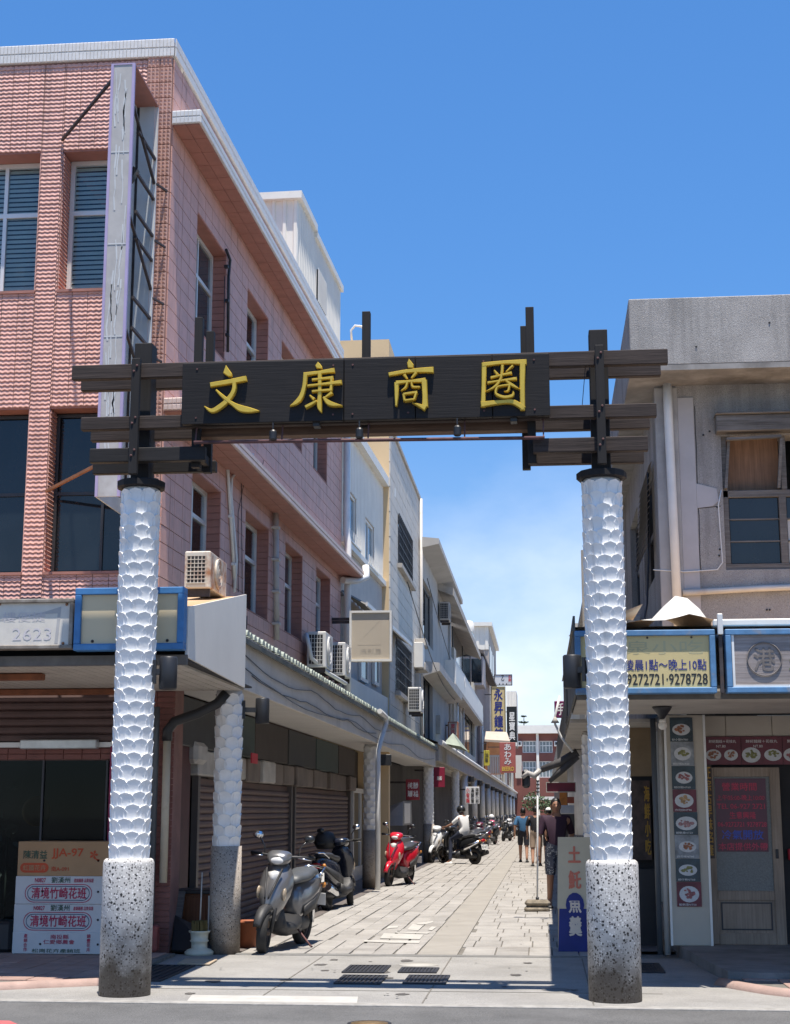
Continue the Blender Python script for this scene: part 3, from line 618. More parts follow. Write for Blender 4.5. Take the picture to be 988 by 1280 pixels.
# side wall panels: the larger ones single
PW, PH = .36, .2
cells = []; c = 0; s = .02
while s < S1-.05:
    wd = .18 if c == 1 else PW; r = 0; z = 3.3
    while z < 10.38:
        for q in rects_minus([(s+.005, z+.005, min(s+wd-.006, S1), min(z+PH-.005, 10.4))], side_holes):
            if q[2]-q[0] > .03 and q[3]-q[1] > .02: cells.append(q)
        z += PH
    s += wd; c += 1
def near_score(q): return (q[2]-q[0])/((FY+q[0])**2)*(q[3]-q[1])
cells.sort(key=near_score, reverse=True)
for i, q in enumerate(cells[:290]):
    mb = MB(); mb.box((0, q[0], q[1]), (.014+random.uniform(-.0015, .0015), q[2], q[3])); mapped(mb).build('wall_tile', m_pink_side, side)
mb = MB()
for q in cells[290:]: mb.box((0, q[0], q[1]), (.014+random.uniform(-.0015, .0015), q[2], q[3]))
mapped(mb).build('wall_tile_field', m_pink_side, side, kind='stuff')
# white mosaic coping and the two projecting ledges
def mosaic(mb, a, b, z0, z1, out, face):
    L_ = (b-a).length; n = int(L_/.045); d = (b-a)/L_
    for i in range(n):
        for j in range(2):
            p = a+d*(i*L_/n+.003); q = a+d*((i+1)*L_/n-.003); za = z0+(z1-z0)*j/2+.003; zb = z0+(z1-z0)*(j+1)/2-.003; h = face
            mb._add([p+out*0+V(0,0,za), q+V(0,0,za), q+V(0,0,zb), p+V(0,0,zb), p+out*h+V(0,0,za+.006), q+out*h+V(0,0,za+.006), q+out*h+V(0,0,zb-.012), p+out*h+V(0,0,zb-.012)], [(4,5,6,7),(0,1,5,4),(1,2,6,5),(2,3,7,6),(3,0,4,7)])
mb = MB(); mosaic(mb, V(-9, FY-.03, 0), V(XC+.02, FY-.03, 0), 10.42, 10.66, V(0, -1, 0), .014); mosaic(mb, sw(-.03, .03, 0), sw(S1, .03, 0), 10.42, 10.66, _o, .014); mb.build('coping_mosaic', m_wtile, b1, kind='stuff')
mb = MB(); mb.box((-9, FY-.03, 10.421), (XC, FY+.4, 10.66)); mb.build('coping', m_wtile, b1)
mb = MB(); mb.box((-.3, .401, 10.421), (.03, S1, 10.66)); mapped(mb).build('coping', m_wtile, b1)
for z0, z1, n, s0 in ((9.55, 9.72, .36, -.02), (6.02, 6.17, .42, -.02)):
    m_l = m_wtile if z0 > 8 else mat('pinkish_mosaic', (.6, .47, .42), .5, var=.12, vs=12)
    lg = mapped(MB().box((.015, s0, z0), (n, S1+.3, z1))).build('ledge', m_l, b1)
    mb = MB(); mosaic(mb, sw(s0, n, 0), sw(S1+.3, n, 0), z0, z1, _o, .012); mosaic(mb, sw(s0, .02, 0), sw(s0, n, 0), z0, z1, -_d, .012); mb.build('ledge_mosaic', m_l, lg, kind='stuff')
    mb = MB(); k = 0; s = s0+.02
    while s < S1+.2:
        for j in range(2):
            w_ = (n-.03)/2; mb.box((.02+j*w_, s, z0-.014), (.014+(j+1)*w_, s+.38, z0))
        s += .39
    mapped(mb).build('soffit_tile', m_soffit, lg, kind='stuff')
# windows
def window(parent, f, w_, h_, transom=None, mull=(), fm=None, gm=None, fr=.055, dep=.06, blind=None):
    """framed window built in local (u,depth,v) and placed by f"""
    fm = fm or m_alu; gm = gm or m_clear; mb = MB()
    def b(mb, u0, v0, u1, v1, d0, d1): mb.box((u0, d0, v0), (u1, d1, v1))
    b(mb, 0, 0, w_, fr, 0, dep); b(mb, 0, h_-fr, w_, h_, 0, dep); b(mb, 0, fr, fr, h_-fr, 0, dep); b(mb, w_-fr, fr, w_, h_-fr, 0, dep)
    if transom: b(mb, fr, transom-fr/2, w_-fr, transom+fr/2, .002, dep-.002)
    for m_ in mull:
        u = w_*m_
        if transom: b(mb, u-fr*.4, fr, u+fr*.4, transom-fr/2, .004, dep-.004); b(mb, u-fr*.4, transom+fr/2, u+fr*.4, h_-fr, .004, dep-.004)
        else: b(mb, u-fr*.4, fr, u+fr*.4, h_-fr, .004, dep-.004)
    mb.v = [tuple(f(*p)) for p in mb.v]; wo = mb.build('window', fm, parent)
    us = [fr] + [w_*m_ for m_ in mull] + [w_-fr]; vs = [fr] + ([transom] if transom else []) + [h_-fr]
    for i in range(len(us)-1):
        for j in range(len(vs)-1):
            mb = MB(); b(mb, us[i]+.01, vs[j]+.01, us[i+1]-.01, vs[j+1]-.01, .026, .034); mb.v = [tuple(f(*p)) for p in mb.v]; mb.build('pane', gm, wo)
    if blind:
        mb = MB(); n = int(h_/blind[1]); t = blind[2]
        for k in range(n):
            v = h_-(k+.5)*h_/n; mb._add([(fr, .065, v+.5*h_/n*t), (w_-fr, .065, v+.5*h_/n*t), (w_-fr, .045, v-.5*h_/n*t), (fr, .045, v-.5*h_/n*t)], [(0, 1, 2, 3)])
        mb.v = [tuple(f(*p)) for p in mb.v]; mb.build('blind', blind[0], wo, kind='stuff')
    return wo
def fplace(x, y, z): return lambda u, d, v: V(x+u, y+d, z+v)
def splace(s, n, z): return lambda u, d, v: sw(s+u, n-d, z+v)
window(b1, fplace(-5.585, FY+.27, 7.525), .93, 1.73, 1.06, (.66,), blind=(m_blind, .058, .82))
window(b1, fplace(-8.385, FY+.27, 7.525), 2.5, 1.73, 1.06, (.2, .4, .6, .8), blind=(m_blind, .058, .82))
window(b1, fplace(-5.605, FY+.22, 4.165), .94, 1.9, .95, (.62,), m_aludark, m_dglass, .04)
window(b1, fplace(-8.385, FY+.22, 4.165), 2.5, 1.9, .95, (.25, .5, .75), m_aludark, m_dglass, .04)
for i, (s0, z0, s1, z1) in enumerate(side_holes):
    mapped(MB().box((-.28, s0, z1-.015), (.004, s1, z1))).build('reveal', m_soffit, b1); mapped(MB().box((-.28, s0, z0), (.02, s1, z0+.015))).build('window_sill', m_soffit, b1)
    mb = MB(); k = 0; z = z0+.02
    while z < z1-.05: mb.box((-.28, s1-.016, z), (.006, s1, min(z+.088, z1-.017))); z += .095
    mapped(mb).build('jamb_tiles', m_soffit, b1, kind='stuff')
    window(b1, splace(s0+.01, -.17, z0+.02), s1-s0-.03, z1-z0-.04, (z1-z0)*.6, (.5,), gm=m_clear if i % 3 else m_smoke)
# pipes and cables on the side wall
m_pvc = mat('grey_pvc', (.5, .47, .43), .55, var=.1, vs=3, dirt=((.3, .26, .22), 4, .55, .5))
m_wpvc = mat('white_pvc', (.72, .72, .7), .45, var=.08, dirt=((.5, .46, .4), 4, .6, .4))
def wall_pipe(pts, r, m, n=.05, name='downpipe', clips=0):
    P = []
    for q in pts: s, z = on_wall(q[0], q[1], n); P.append(sw(s, n, z))
    o = MB().tube(P, r, 8).build(name, m, b1)
    for k in range(clips):
        a = P[0]+(P[-1]-P[0])*((k+.5)/clips); MB().bbox((a.x-r*1.5, a.y-r*1.5, a.z-.02), (a.x+r*1.3, a.y+r*1.5, a.z+.02), .004).build('clip', m, o)
wall_pipe([(345, 640), (346, 800)], .045, m_pvc, .07, clips=4)
wall_pipe([(283, 312), (288, 325), (286, 345), (285, 440)], .02, m_black, .04, 'cable', 3)
wall_pipe([(281, 345), (280, 440)], .006, m_black, .03, 'cable')
wall_pipe([(283, 555), (287, 620), (294, 735)], .024, m_wpvc, .04, 'conduit', 3)
wall_pipe([(316, 568), (300, 583), (290, 598), (289, 618), (296, 700), (293, 740)], .02, m_wpvc, .05, 'conduit')
wall_pipe([(330, 575), (326, 592), (305, 605), (298, 640), (298, 740)], .005, m_black, .03, 'cable')
wall_pipe([(302, 600), (303, 742)], .005, m_black, .03, 'cable')
wall_pipe([(309, 770), (308, 790), (312, 800)], .008, m_black, .03, 'cable')
# ------------------------------------------------------------------ white corrugated shed on its roof
m_wmetal = mat('white_sheet_metal', (.76, .72, .64), .45, var=.06, vs=2, dirt=((.5, .42, .3), 2, .62, .5), streak=((.45, .38, .28), 6, .62, .4))
m_trim = mat('cream_trim', (.74, .72, .66), .5, var=.06, dirt=((.5, .42, .3), 4, .6, .4))
sh = thing('roof_shed', 'white corrugated metal shed on the pink building roof', 'shed', (-5, 25, 10.42))
a = on_wall(378, 300, -.06)[0]-.45; e = S1-.05
def ribs(mb, u0, u1, v0, v1, f, step=.14, dep=.022):
    n = max(1, round((u1-u0)/step)); st = (u1-u0)/n
    for i in range(n):
        x = u0+i*st
        pr = [(x, 0), (x+st*.55, 0), (x+st*.65, dep), (x+st*.9, dep), (x+st, 0)]
        for (p, d0), (q, d1) in zip(pr, pr[1:]): mb._add([f(p, d0, v0), f(q, d1, v0), f(q, d1, v1), f(p, d0, v1)], [(0, 1, 2, 3)])
    return mb
zs = 12.0
ribs(MB(), -3.2, -.05, 10.42, zs, lambda u, d, v: sw(a, u, v)-_d*d, .2, .03).build('front_sheet', m_wmetal, sh)
ribs(MB(), a, e, 10.66, zs, lambda u, d, v: sw(u, -.05+d, v), .16, .025).build('side_sheet', m_wmetal, sh)
mb = MB(); mb.box((-3.3, a-.12, zs), (.03, a+1.5, zs+.13)); mb.box((-3.3, a+1.52, zs-.1), (.02, e+.12, zs+.02)); mapped(mb).build('roof_trim', m_trim, sh)
mb = MB(); mb.box((-3.2, a+.02, 10.43), (-.08, e, zs-.02)); mapped(mb).build('core', m_room, sh)
mb = MB(); mb.box((-.02, a+1.7, 10.75), (.0, a+2.6, 11.35)); wnd = mapped(mb).build('barred_window', m_dglass, sh)
for k in range(9):
    mb = MB(); mb.box((.004, a+1.72+k*.105, 10.73), (.02, a+1.74+k*.105, 11.38)); mapped(mb).build('window_bar', m_alu, wnd)
# ------------------------------------------------------------------ empty vertical sign frame at the corner
vs_ = thing('sign_frame', 'tall empty grey sign box with lilac edges bolted to the pink corner', 'sign', (-4.55, 15.8, 4.6))
m_sgrey = mat('glue_stained_panel', (.42, .41, .4), .7, var=.12, vs=5, dirt=((.55, .57, .58), 1.8, .55, .8), streak=((.25, .24, .23), 8, .6, .4))
m_lilac = mat('lilac_trim', (.4, .34, .52), .5, var=.1)
m_steel = mat('rusty_steel', (.07, .06, .06), .65, metal=.5, var=.3, vs=9, dirt=((.16, .08, .05), 7, .55, .6))
x0, x1, y0, y1, z0, z1 = -4.655, -4.385, 15.3, 16.38, 4.75, 9.68
mb = MB(); mb.box((x0+.03, y0, z0), (x1-.03, y0+.02, z1-.015)); fp = mb.build('front_panel', m_sgrey, vs_)
# dried glue seams left on the panel
mb = MB()
for k in range(26):
    z = z0+.1+(z1-z0-.3)*random.random(); x = random.uniform(x0+.06, x1-.08); pts = [(x, y0-.002, z)]
    for j in range(random.randint(3, 7)):
        x = min(max(x+random.uniform(-.014, .014), x0+.05), x1-.05); z += random.uniform(.06, .16)
        if z < z1-.03: pts.append((x, y0-.002, z))
    for p, q in zip(pts, pts[1:]): mb.bar(p, q, random.uniform(.008, .02), .003, up=V(0, 1, 0))
for z in (5.4, 6.5, 7.55, 8.62): mb.box((x0+.035, y0-.004, z), (x1-.035, y0, z+.012))
mb.build('glue_seam', mat('dried_glue', (.52, .54, .55), .7, var=.1), fp, kind='stuff')
mb = MB(); mb.box((x0, y0-.008, z0), (x0+.03, y0+.03, z1)); mb.box((x1-.03, y0-.008, z0), (x1, y0+.03, z1)); mb.box((x0+.03, y0-.006, z1-.015), (x1-.03, y0+.03, z1)); mb.build('edge_trim', m_lilac, vs_)
mb = MB(); mb.box((x0, y0+.03, z0), (x0+.015, y1, z1)); mb.build('back_panel', mat('bare_panel', (.5, .53, .54), .6, var=.12, vs=2, streak=((.3, .3, .3), 5, .55, .5)), vs_)
mb = MB(); mb.box((x0+.05, y1-.05, z0), (x1-.04, y1-.04, z1-.02)); mb.build('rear_panel', MATS['bare_panel'], vs_)
mb = MB(); mb._add([(x0, y0+.03, z1), (x1, y0+.03, z1), (x1, y1, z1), (x0, y1, z1)], [(0,1,2,3)]); mb.box((x0+.016, y0+.03, z1-.02), (x1, y1, z1-.002)); mb.build('top_panel', m_soffit, vs_)
for x, y in ((x1-.02, y1-.02), (x0+.035, y1-.02)):
    mb = MB(); mb.bar((x, y, z0), (x, y, z1-.02), .035); mb.build('upright', m_alu if x > -4.5 else m_steel, vs_)
mb = MB(); mb.bar((x1-.02, y0+.06, z0), (x1-.02, y0+.06, z1-.03), .02); mb.build('upright', m_steel, vs_)
for k, z in enumerate((5.1, 5.6, 6.25, 6.7, 7.05, 7.75, 8.05, 8.5, 9.0)):
    MB().bar((x1-.02, y0+.3, z), (x1-.02, y1-.04, z), .03).build('rung', m_steel, vs_)
for z in (9.2, 7.9, 6.6): MB().bar((x1-.02, y0+.06, z), (x1-.02, y1-.04, z-.5), .03).build('diagonal', m_steel, vs_)
MB().bar((x0+.1, y0+.5, z0+.3), (x0+.1, y0+.5, z1-.4), .035).build('lamp_pole', m_alu, vs_)
for z in (5.2, 5.9, 6.6, 7.3, 8.0, 8.7): MB().bar((x1, y1-.02, z), (x1+.07, FY-.02, z), .022).build('wall_bracket', m_steel, vs_)
p = at(78, 175, FY-.03); q = at(138, 100, y0+.05); MB().bar(p, (x0, q.y, q.z), .03).build('stay', m_steel, vs_)
p = at(58, 614, FY-.04); q = at(122, 580, y0+.1); MB().bar(p, (x0, q.y, q.z), .03).build('stay', mat('orange_rust', (.3, .13, .06), .7, var=.2), vs_)
MB().obox((x0+.16, y0+.45, 8.55), .06, .1, .16, Matrix.Rotation(.5, 3, 'Y')).build('old_lamp', m_black, vs_)
# ------------------------------------------------------------------ shop front and awning on the corner
m_brick = mat('red_tile_pillar', (.2, .075, .06), .6, var=.15, vs=6)
m_shut = mat('brown_shutter', (.12, .075, .068), .6, metal=.1, var=.12, vs=3, dirt=((.07, .05, .045), 2, .5, .5))
m_shut2 = mat('brown_side_shutter', (.125, .078, .068), .6, metal=.1, var=.12, vs=2.5, dirt=((.075, .055, .05), 1.5, .5, .6))
sf = thing('corner_shop', 'dark glazed shop front with half-raised brown shutter under the left awning', 'shop front', (-6, 16.55, 0))
SY = 16.52
def slat_shutter(parent, name, f, w_, h_, pitch, m, dep=.028):
    sb = MB(); sb._add([f(0, .04, 0), f(w_, .04, 0), f(w_, .04, h_), f(0, .04, h_)], [(0,1,2,3)]); sh_ = sb.build(name, m, parent)
    n = int(h_/pitch); pr = [(0, .03), (.15, .008), (.45, 0), (.8, .006), (1, .03)]
    for k in range(n):
        mb = MB()
        for (a_, d0), (b_, d1) in zip(pr, pr[1:]): mb._add([f(0, d0, (k+a_)*pitch), f(w_, d0, (k+a_)*pitch), f(w_, d1, (k+b_)*pitch), f(0, d1, (k+b_)*pitch)], [(0,1,2,3)])
        mb.build('slat', m, sh_)
    return sh_
slat_shutter(sf, 'shutter', lambda u, d, v: V(-8+u, SY+d, 2.25+v), 3.35, .62, .0885, m_shut)
mb = MB(); mb.bbox((-8, SY-.02, 2.19), (-4.66, SY+.05, 2.248), .004); mb.build('shutter_bottom_rail', m_alu, sf)
mb = MB(); mb.bbox((-5.72, SY-.14, 2.17), (-4.86, SY-.025, 2.27), .01); mb.build('light_box', mat('foil_light_box', (.6, .6, .58), .3, metal=.4, var=.25, vs=4), sf)
mb = MB()
for r in range(2):
    for c in range(16): mb.bbox((-8+c*.21, SY+.02, 2.06+r*.063), (-7.795+c*.21, SY+.045, 2.118+r*.063), .004)
mb.build('tile_band', m_brick, sf)
mb = MB(); mb.box((-8, SY+.045, 2.05), (-4.66, SY+.07, 2.19)); mb.build('tile_backing', m_grout, sf)
gl = MB().box((-8, SY+.03, .08), (-4.72, SY+.04, 2.05)).build('glazing', clear_glass('shop_glass', (.4, .46, .46), -.03), sf)
for x in (-6.95, -5.5, -4.78): MB().box((x, SY+.005, .08), (x+.022, SY+.05, 2.05)).build('glazing_bar', m_aludark, sf)
mb = MB(); mb.box((-8, SY+.005, .045), (-4.66, SY+.08, .08)); mb.build('sill', m_aludark, sf)
mb = MB(); mb.box((-8.1, SY+2.2, 0), (-4.4, SY+2.25, 2.9)); mb.box((-8.1, SY+.1, 2.88), (-4.4, SY+2.2, 2.93)); mb.box((-4.45, SY+.1, 0), (-4.4, SY+2.2, 2.88)); mb.build('interior', m_room, sf)
mb = MB(); mb.box((-4.73, SY-.03, .05), (-4.66, SY+.1, 2.2)); mb.build('magenta_jamb', mat('magenta_strip', (.25, .01, .07), .6), sf)
# posters and a plant glimpsed inside
t = MB()
for k in range(26):
    c = V(-6.05+random.gauss(0, .1), SY+.55+random.gauss(0, .05), .95+random.gauss(0, .32)); d = V(random.gauss(0,1), random.gauss(0,.4), random.gauss(0,1)).normalized()*.07; e_ = d.cross(V(0,1,0)).normalized()*.03
    t._add([c-d, c+e_, c+d, c-e_], [(0,1,2,3)])
t.tube([(-6.05, SY+.55, .02), (-6.05, SY+.55, 1.3)], .012, 5)
tag(t.build('potted_plant', mat('dull_leaf', (.09, .11, .1), .6)), 'dim leafy plant behind the dark glass of the left shop', 'plant')
mb = MB(); mb.lathe([(.14, 0), (.17, .03), (.14, .06), (.1, .03), (.14, 0)], (-5.72, SY+.5, 1.5), 20, axis=(0, 1, 0)); tag(mb.build('wreath', mat('orange_wreath', (.3, .12, .03), .7)), 'orange ring ornament behind the dark shop glass', 'ornament')
# pillar between shop and arcade
pl = thing('corner_pillar', 'dark red tiled pillar at the corner of the shop', 'pillar', (-4.2, 16.6, 0))
mb = MB(); mb.box((-4.64, SY+.02, 0), (-4.05, SY+.5, 2.9)); mb.build('core', m_grout, pl)
me = MB().bbox((-.1, -.012, -.028), (.1, 0, .028), .004).data('tile', m_brick)
for r in range(44):
    for c in range(3):
        o = link('tile', me, pl); o.location = V(-4.54+c*.205-.09*0+4.2-.0, SY+.02-16.6, .04+r*.0635) ; o.location.x = (-4.535+c*.203)-(-4.2)
dp = thing('downpipe', 'grey and cream rainwater pipes beside the red tiled shop pillar', 'pipe', (-4.1, 16.4, 0))
p = at(203, 1190, 16.4); q = at(212, 1000, 16.38)
MB().tube([(-4.2, 16.4, 0), (-4.2, 16.4, 2.3), (-4.2, 16.4, 2.62)], .035, 10).build('grey_pipe', mat('dark_pvc', (.09, .1, .11), .5, var=.1), dp)
MB().tube([(-4.07, 16.38, .75), (-4.07, 16.38, 2.25)], .042, 10).build('cream_pipe', mat('cream_pvc', (.5, .43, .32), .55, dirt=((.3, .2, .12), 6, .58, .6)), dp)
MB().tube([(-4.07, 16.38, 2.25), (-4.07, 16.38, 2.36), (-4.0, 16.4, 2.46), (-3.75, 16.45, 2.55), (-3.55, 16.5, 2.66), (-3.45, 16.5, 2.78)], .055, 10).build('black_duct', m_black, dp)
# awning
aw = thing('shop_awning', 'shallow box awning with boarded underside over the left shop', 'awning', (-5, 14.9, 2.8))
AY, AXR = 13.3, -3.15
for k in range(46):
    x = -8.2+k*.11
    if x+.1 > AXR: break
    MB().box((x, AY+.05, 2.8), (x+.1, 16.5, 2.822)).build('soffit_board', mat('soffit_board_paint', (.52, .48, .42), .6, var=.12, vs=2, dirt=((.3, .26, .22), 1.5, .55, .5)), aw)
mb = MB(); mb.box((-8.2, AY+.05, 2.824), (AXR-.02, 16.5, 2.84)); mb.build('soffit_backing', m_room, aw)
mb = MB(); mb.box((-8.2, AY, 2.78), (AXR, AY+.05, 2.87)); mb.build('front_rail', mat('brown_rail', (.14, .12, .1), .7, var=.2, vs=8), aw)
mb = MB(); mb._add([(AXR, AY+.02, 2.85), (AXR, 16.0, 2.79), (AXR, 16.0, 3.79), (AXR, AY+.02, 3.3), (AXR-.02, AY+.02, 2.85), (AXR-.02, 16.0, 2.79), (AXR-.02, 16.0, 3.79), (AXR-.02, AY+.02, 3.3)], [(0,1,2,3),(7,6,5,4),(0,4,5,1),(1,5,6,2),(2,6,7,3),(3,7,4,0)])
mb.build('side_panel', mat('awning_white', (.78, .74, .67), .45, var=.05, vs=1.5, dirt=((.5, .48, .42), 1.5, .6, .35)), aw)
mb = MB(); mb._add([(-8.2, AY+.02, 3.3), (AXR-.021, AY+.02, 3.3), (AXR-.021, 16.0, 3.77), (-8.2, 16.0, 3.77)], [(0,1,2,3)]); mb.build('roof_sheet', mat('orange_sheet', (.5, .32, .17), .7, var=.15, vs=3, dirt=((.6, .52, .4), 2, .5, .6)), aw)
mb = MB(); mb.box((-8.2, 16.0, 2.85), (AXR-.021, 16.1, 3.76)); mb.build('back_panel', m_room, aw)
# rusty lamps and trapdoor lines under the awning
for x0_, x1_, y_ in ((-5.9, -4.5, 16.05), (-6.3, -4.75, 14.2)):
    MB().bbox((x0_, y_-.05, 2.73), (x1_, y_+.05, 2.795), .01).build('tube_lamp', mat('rusty_lamp', (.2, .07, .03), .7, var=.3, vs=6), aw)
# left signboards
def framed_sign(name, label, x0, x1, z0, z1, y, fm, pm, fw=.06, depth=.12):
    t = thing(name, label, 'sign', ((x0+x1)/2, y, z0))
    for a_, b_, c_, d_ in ((x0, z0, x1, z0+fw), (x0, z1-fw, x1, z1), (x0, z0+fw, x0+fw, z1-fw), (x1-fw, z0+fw, x1, z1-fw)): MB().bbox((a_, y-.012, b_), (c_, y+depth, d_), .006).build('frame', fm, t)
    p = MB().box((x0+fw, y+.02, z0+fw), (x1-fw, y+depth-.02, z1-fw)).build('panel', pm, t)
    return t, p
m_blue = mat('blue_frame', (.05, .19, .42), .5, var=.15, vs=8, dirt=((.3, .3, .3), 4, .63, .5))
m_cream = mat('cream_acrylic', (.64, .53, .34), .45, var=.05, vs=1, streak=((.38, .33, .24), 6, .58, .5))
m_fade = mat('faded_white_sign', (.64, .6, .53), .6, var=.07, vs=12, dirt=((.45, .44, .46), 5, .56, .4))
ts, pn = framed_sign('shop_sign', 'blank cream signboard in a bright blue frame behind the left column', -4.145, AXR-.0, 2.9, 3.46, AY-.14, m_blue, m_cream)
for x in (-3.98, -3.3):
    MB().tube([(x, AY-.1, 2.97), (x, AY-.1, 3.4)], .006, 5).build('seam', m_black, pn)
    MB().ball((x, AY-.122, 2.985), .014, 8, 5).build('screw', m_steel, pn)
ts, pn = framed_sign('shop_sign', 'peeling white signboard with faded lilac digits left of the blue frame', -6.6, -4.16, 2.92, 3.37, AY-.13, mat('weathered_frame', (.2, .17, .14), .7, var=.3, vs=10, dirt=((.4, .38, .34), 6, .5, .6)), m_fade, .035)
m_ltext = mat('faded_lilac', (.58, .545, .55), .7, var=.1)
mb = MB(); letters(mb, '2623', (-4.72, AY-.1125, 3.0), (1, 0, 0), (0, 0, 1), .36, .11); letters(mb, '97', (-5.02, AY-.1125, 3.0), (1, 0, 0), (0, 0, 1), .17, .11); mb.build('faded_digits', m_ltext, pn)
mb = MB(); letters(mb, '樓便捷', (-4.82, AY-.1125, 3.17), (1, 0, 0), (0, 0, 1), .4, .085); mb.build('faded_characters', m_ltext, pn)
mb = MB(); q = [(-4.3, 2.97), (-4.28, 3.3), (-4.45, 3.25), (-4.8, 3.19), (-5.2, 3.17), (-5.2, 3.165), (-4.8, 3.18), (-4.45, 3.235), (-4.31, 3.24), (-4.33, 2.97)]
mb._add([(x, AY-.1115, z) for x, z in q], [tuple(range(len(q)))]); mb.build('peeled_film', mat('film_edge', (.42, .41, .4), .6), pn)
for x, z in ((-4.19-.06, 2.97), (-4.23, 3.32), (-4.92, 2.96), (-4.85, 3.33)): MB().ball((x, AY-.115, z), .014, 8, 5).build('rusty_bolt', MATS['orange_rust'], pn)
# ------------------------------------------------------------------ arcade along the left side
m_fascia = mat('grey_fascia', (.6, .56, .5), .6, var=.08, vs=1.5, dirt=((.33, .32, .3), 1.2, .57, .5), streak=((.3, .28, .26), 4, .58, .45))
m_white = mat('white_paint', (.74, .71, .65), .55, var=.06, vs=2, dirt=((.45, .44, .42), 2, .6, .4))
m_tileg = mat('green_grey_roof_tile', (.3, .34, .29), .65, var=.2, vs=9, dirt=((.5, .52, .48), 5, .55, .7))
m_conc2 = mat('stained_concrete', (.42, .39, .35), .85, var=.14, vs=2, bump=.2, bs=60, dirt=((.18, .17, .16), 1.2, .55, .55), streak=((.14, .13, .12), 3, .56, .55))
CX = -3.45
def arcade_column(y, label, x=CX, R=.155, zt=2.82, scales=False, single=False, base=1.13, lampy=None, group='arcade columns on the left'):
    t = thing('arcade_column', label, 'column', (x, y, 0), group)
    MB().lathe([(R+.012, 0), (R+.012, base)], (x, y, 0), 28).build('column_base', m_terr2, t)
    if scales: scaled_column(t, (x, y), R-.014, base, zt, 7, .118, .078, .078, single=single, lift=.014, name='shaft')
    else: MB().lathe([(R, base), (R, zt)], (x, y, 0), 20).build('shaft', m_scale, t)
    return t
c2 = arcade_column(16.66, 'white scaly arcade column nearest the camera, behind the front scooter', scales=True, single=True)
lamp(c2, (CX+.36, 16.72, 2.45), (CX+.16, 16.68))
cols = [atx(p, 1000, CX).y for p in (464, 536)]
c3 = arcade_column(cols[0], 'second scaly arcade column, between the black and the red scooter', scales=True)
MB().bbox((CX+.17, cols[0]-.02, 2.4), (CX+.4, cols[0]+.12, 2.62), .01).build('junction_box', m_black, c3)
arcade_column(cols[1], 'third scaly arcade column, just before the scooter with the white-shirted rider', scales=True)
c5y = atx(569.7, 1000, CX).y
t = arcade_column(c5y, 'scaly white column right behind the helmeted rider', scales=True, zt=3.05, base=1.1)
for i, px in enumerate((581, 593, 603, 610.5, 616, 621, 627, 633.5, 638, 642, 645.5, 648.5)):
    y = atx(px, 1000, CX).y
    t = arcade_column(y, 'plain white arcade column in the far row, number %s from the column behind the rider' % ('one two three four five six seven eight nine ten eleven twelve'.split()[i]), zt=3.05)
    MB().bbox((CX+.17, y-.1, 2.75), (CX+.42, y+.1, 3.0), .01).build('column_lamp', m_black, t)
# near canopy with tiled edge
cn = thing('arcade_canopy', 'long grey arcade canopy with a green tiled edge along the left shops', 'canopy', (-3.5, 30, 2.82))
CY0, CY1 = 16.15, 46.8
edges = [CY0, 18.3, 20.6, 23.2, 26.2, 29.6, 33.4, 37.6, 42, CY1]
for a, b in zip(edges, edges[1:]):
    MB().bbox((-3.36, a+.003, 2.82), (-3.28, b-.003, 3.36), .006).build('fascia_panel', m_fascia, cn)
MB().box((-4.2, CY0, 2.85), (-3.361, CY1, 2.87)).build('soffit', mat('soffit_white', (.62, .6, .57), .6, var=.07, dirt=((.4, .38, .35), 1.5, .58, .5)), cn)
MB()._add([(-3.22, CY0-.1, 3.38), (-3.22, CY1, 3.38), (-4.25, CY1, 3.68), (-4.25, CY0-.1, 3.68), (-3.22, CY0-.1, 3.35), (-3.22, CY1, 3.35), (-4.25, CY1, 3.65), (-4.25, CY0-.1, 3.65)], [(0,1,2,3),(7,6,5,4),(0,4,5,1),(2,6,7,3)]).build('roof_sheet', m_conc2, cn)
def tile_mesh():
    mb = MB(); n = 6; R = .085
    for k in range(n):
        a0, a1 = math.pi*k/n, math.pi*(k+1)/n
        mb._add([(0, -R*math.cos(a0), R*.75*math.sin(a0)), (0, -R*math.cos(a1), R*.75*math.sin(a1)), (-.95, -R*math.cos(a1), .277+R*.75*math.sin(a1)), (-.95, -R*math.cos(a0), .277+R*.75*math.sin(a0))], [(0,1,2,3)], True)
    mb._add([(0, -R*math.cos(math.pi*k/n), R*.75*math.sin(math.pi*k/n)) for k in range(n+1)], [tuple(range(n+1))]); return mb.data('ridge_tile', m_tileg)
tm = tile_mesh(); y = CY0
while y < CY1-.1:
    o = link('roof_tile', tm, cn, loc=None); o.location = V(-3.2+random.uniform(-.008, .008), y, 3.383)-Vector(cn.location); y += .235
MB().box((-3.235, CY0-.1, 3.3), (-3.205, CY1, 3.352)).build('edge_strip', mat('dark_edge', (.1, .11, .1), .7, var=.2), cn)
# downpipe with elbow
gp = thing('rain_pipe', 'white gutter pipe bending down the fascia beside the second arcade column', 'pipe', (-3.2, 32, 0))
yy = atx(479, 1000, -3.2).y
MB().tube([(-3.14, yy-1.2, 3.4), (-3.14, yy, 3.36), (-3.15, yy+.05, 3.22), (-3.2, yy-.5, 2.85), (-3.22, yy-.75, 2.65), (-3.22, yy-.75, 0)], .05, 10).build('pipe', m_wpvc, gp)
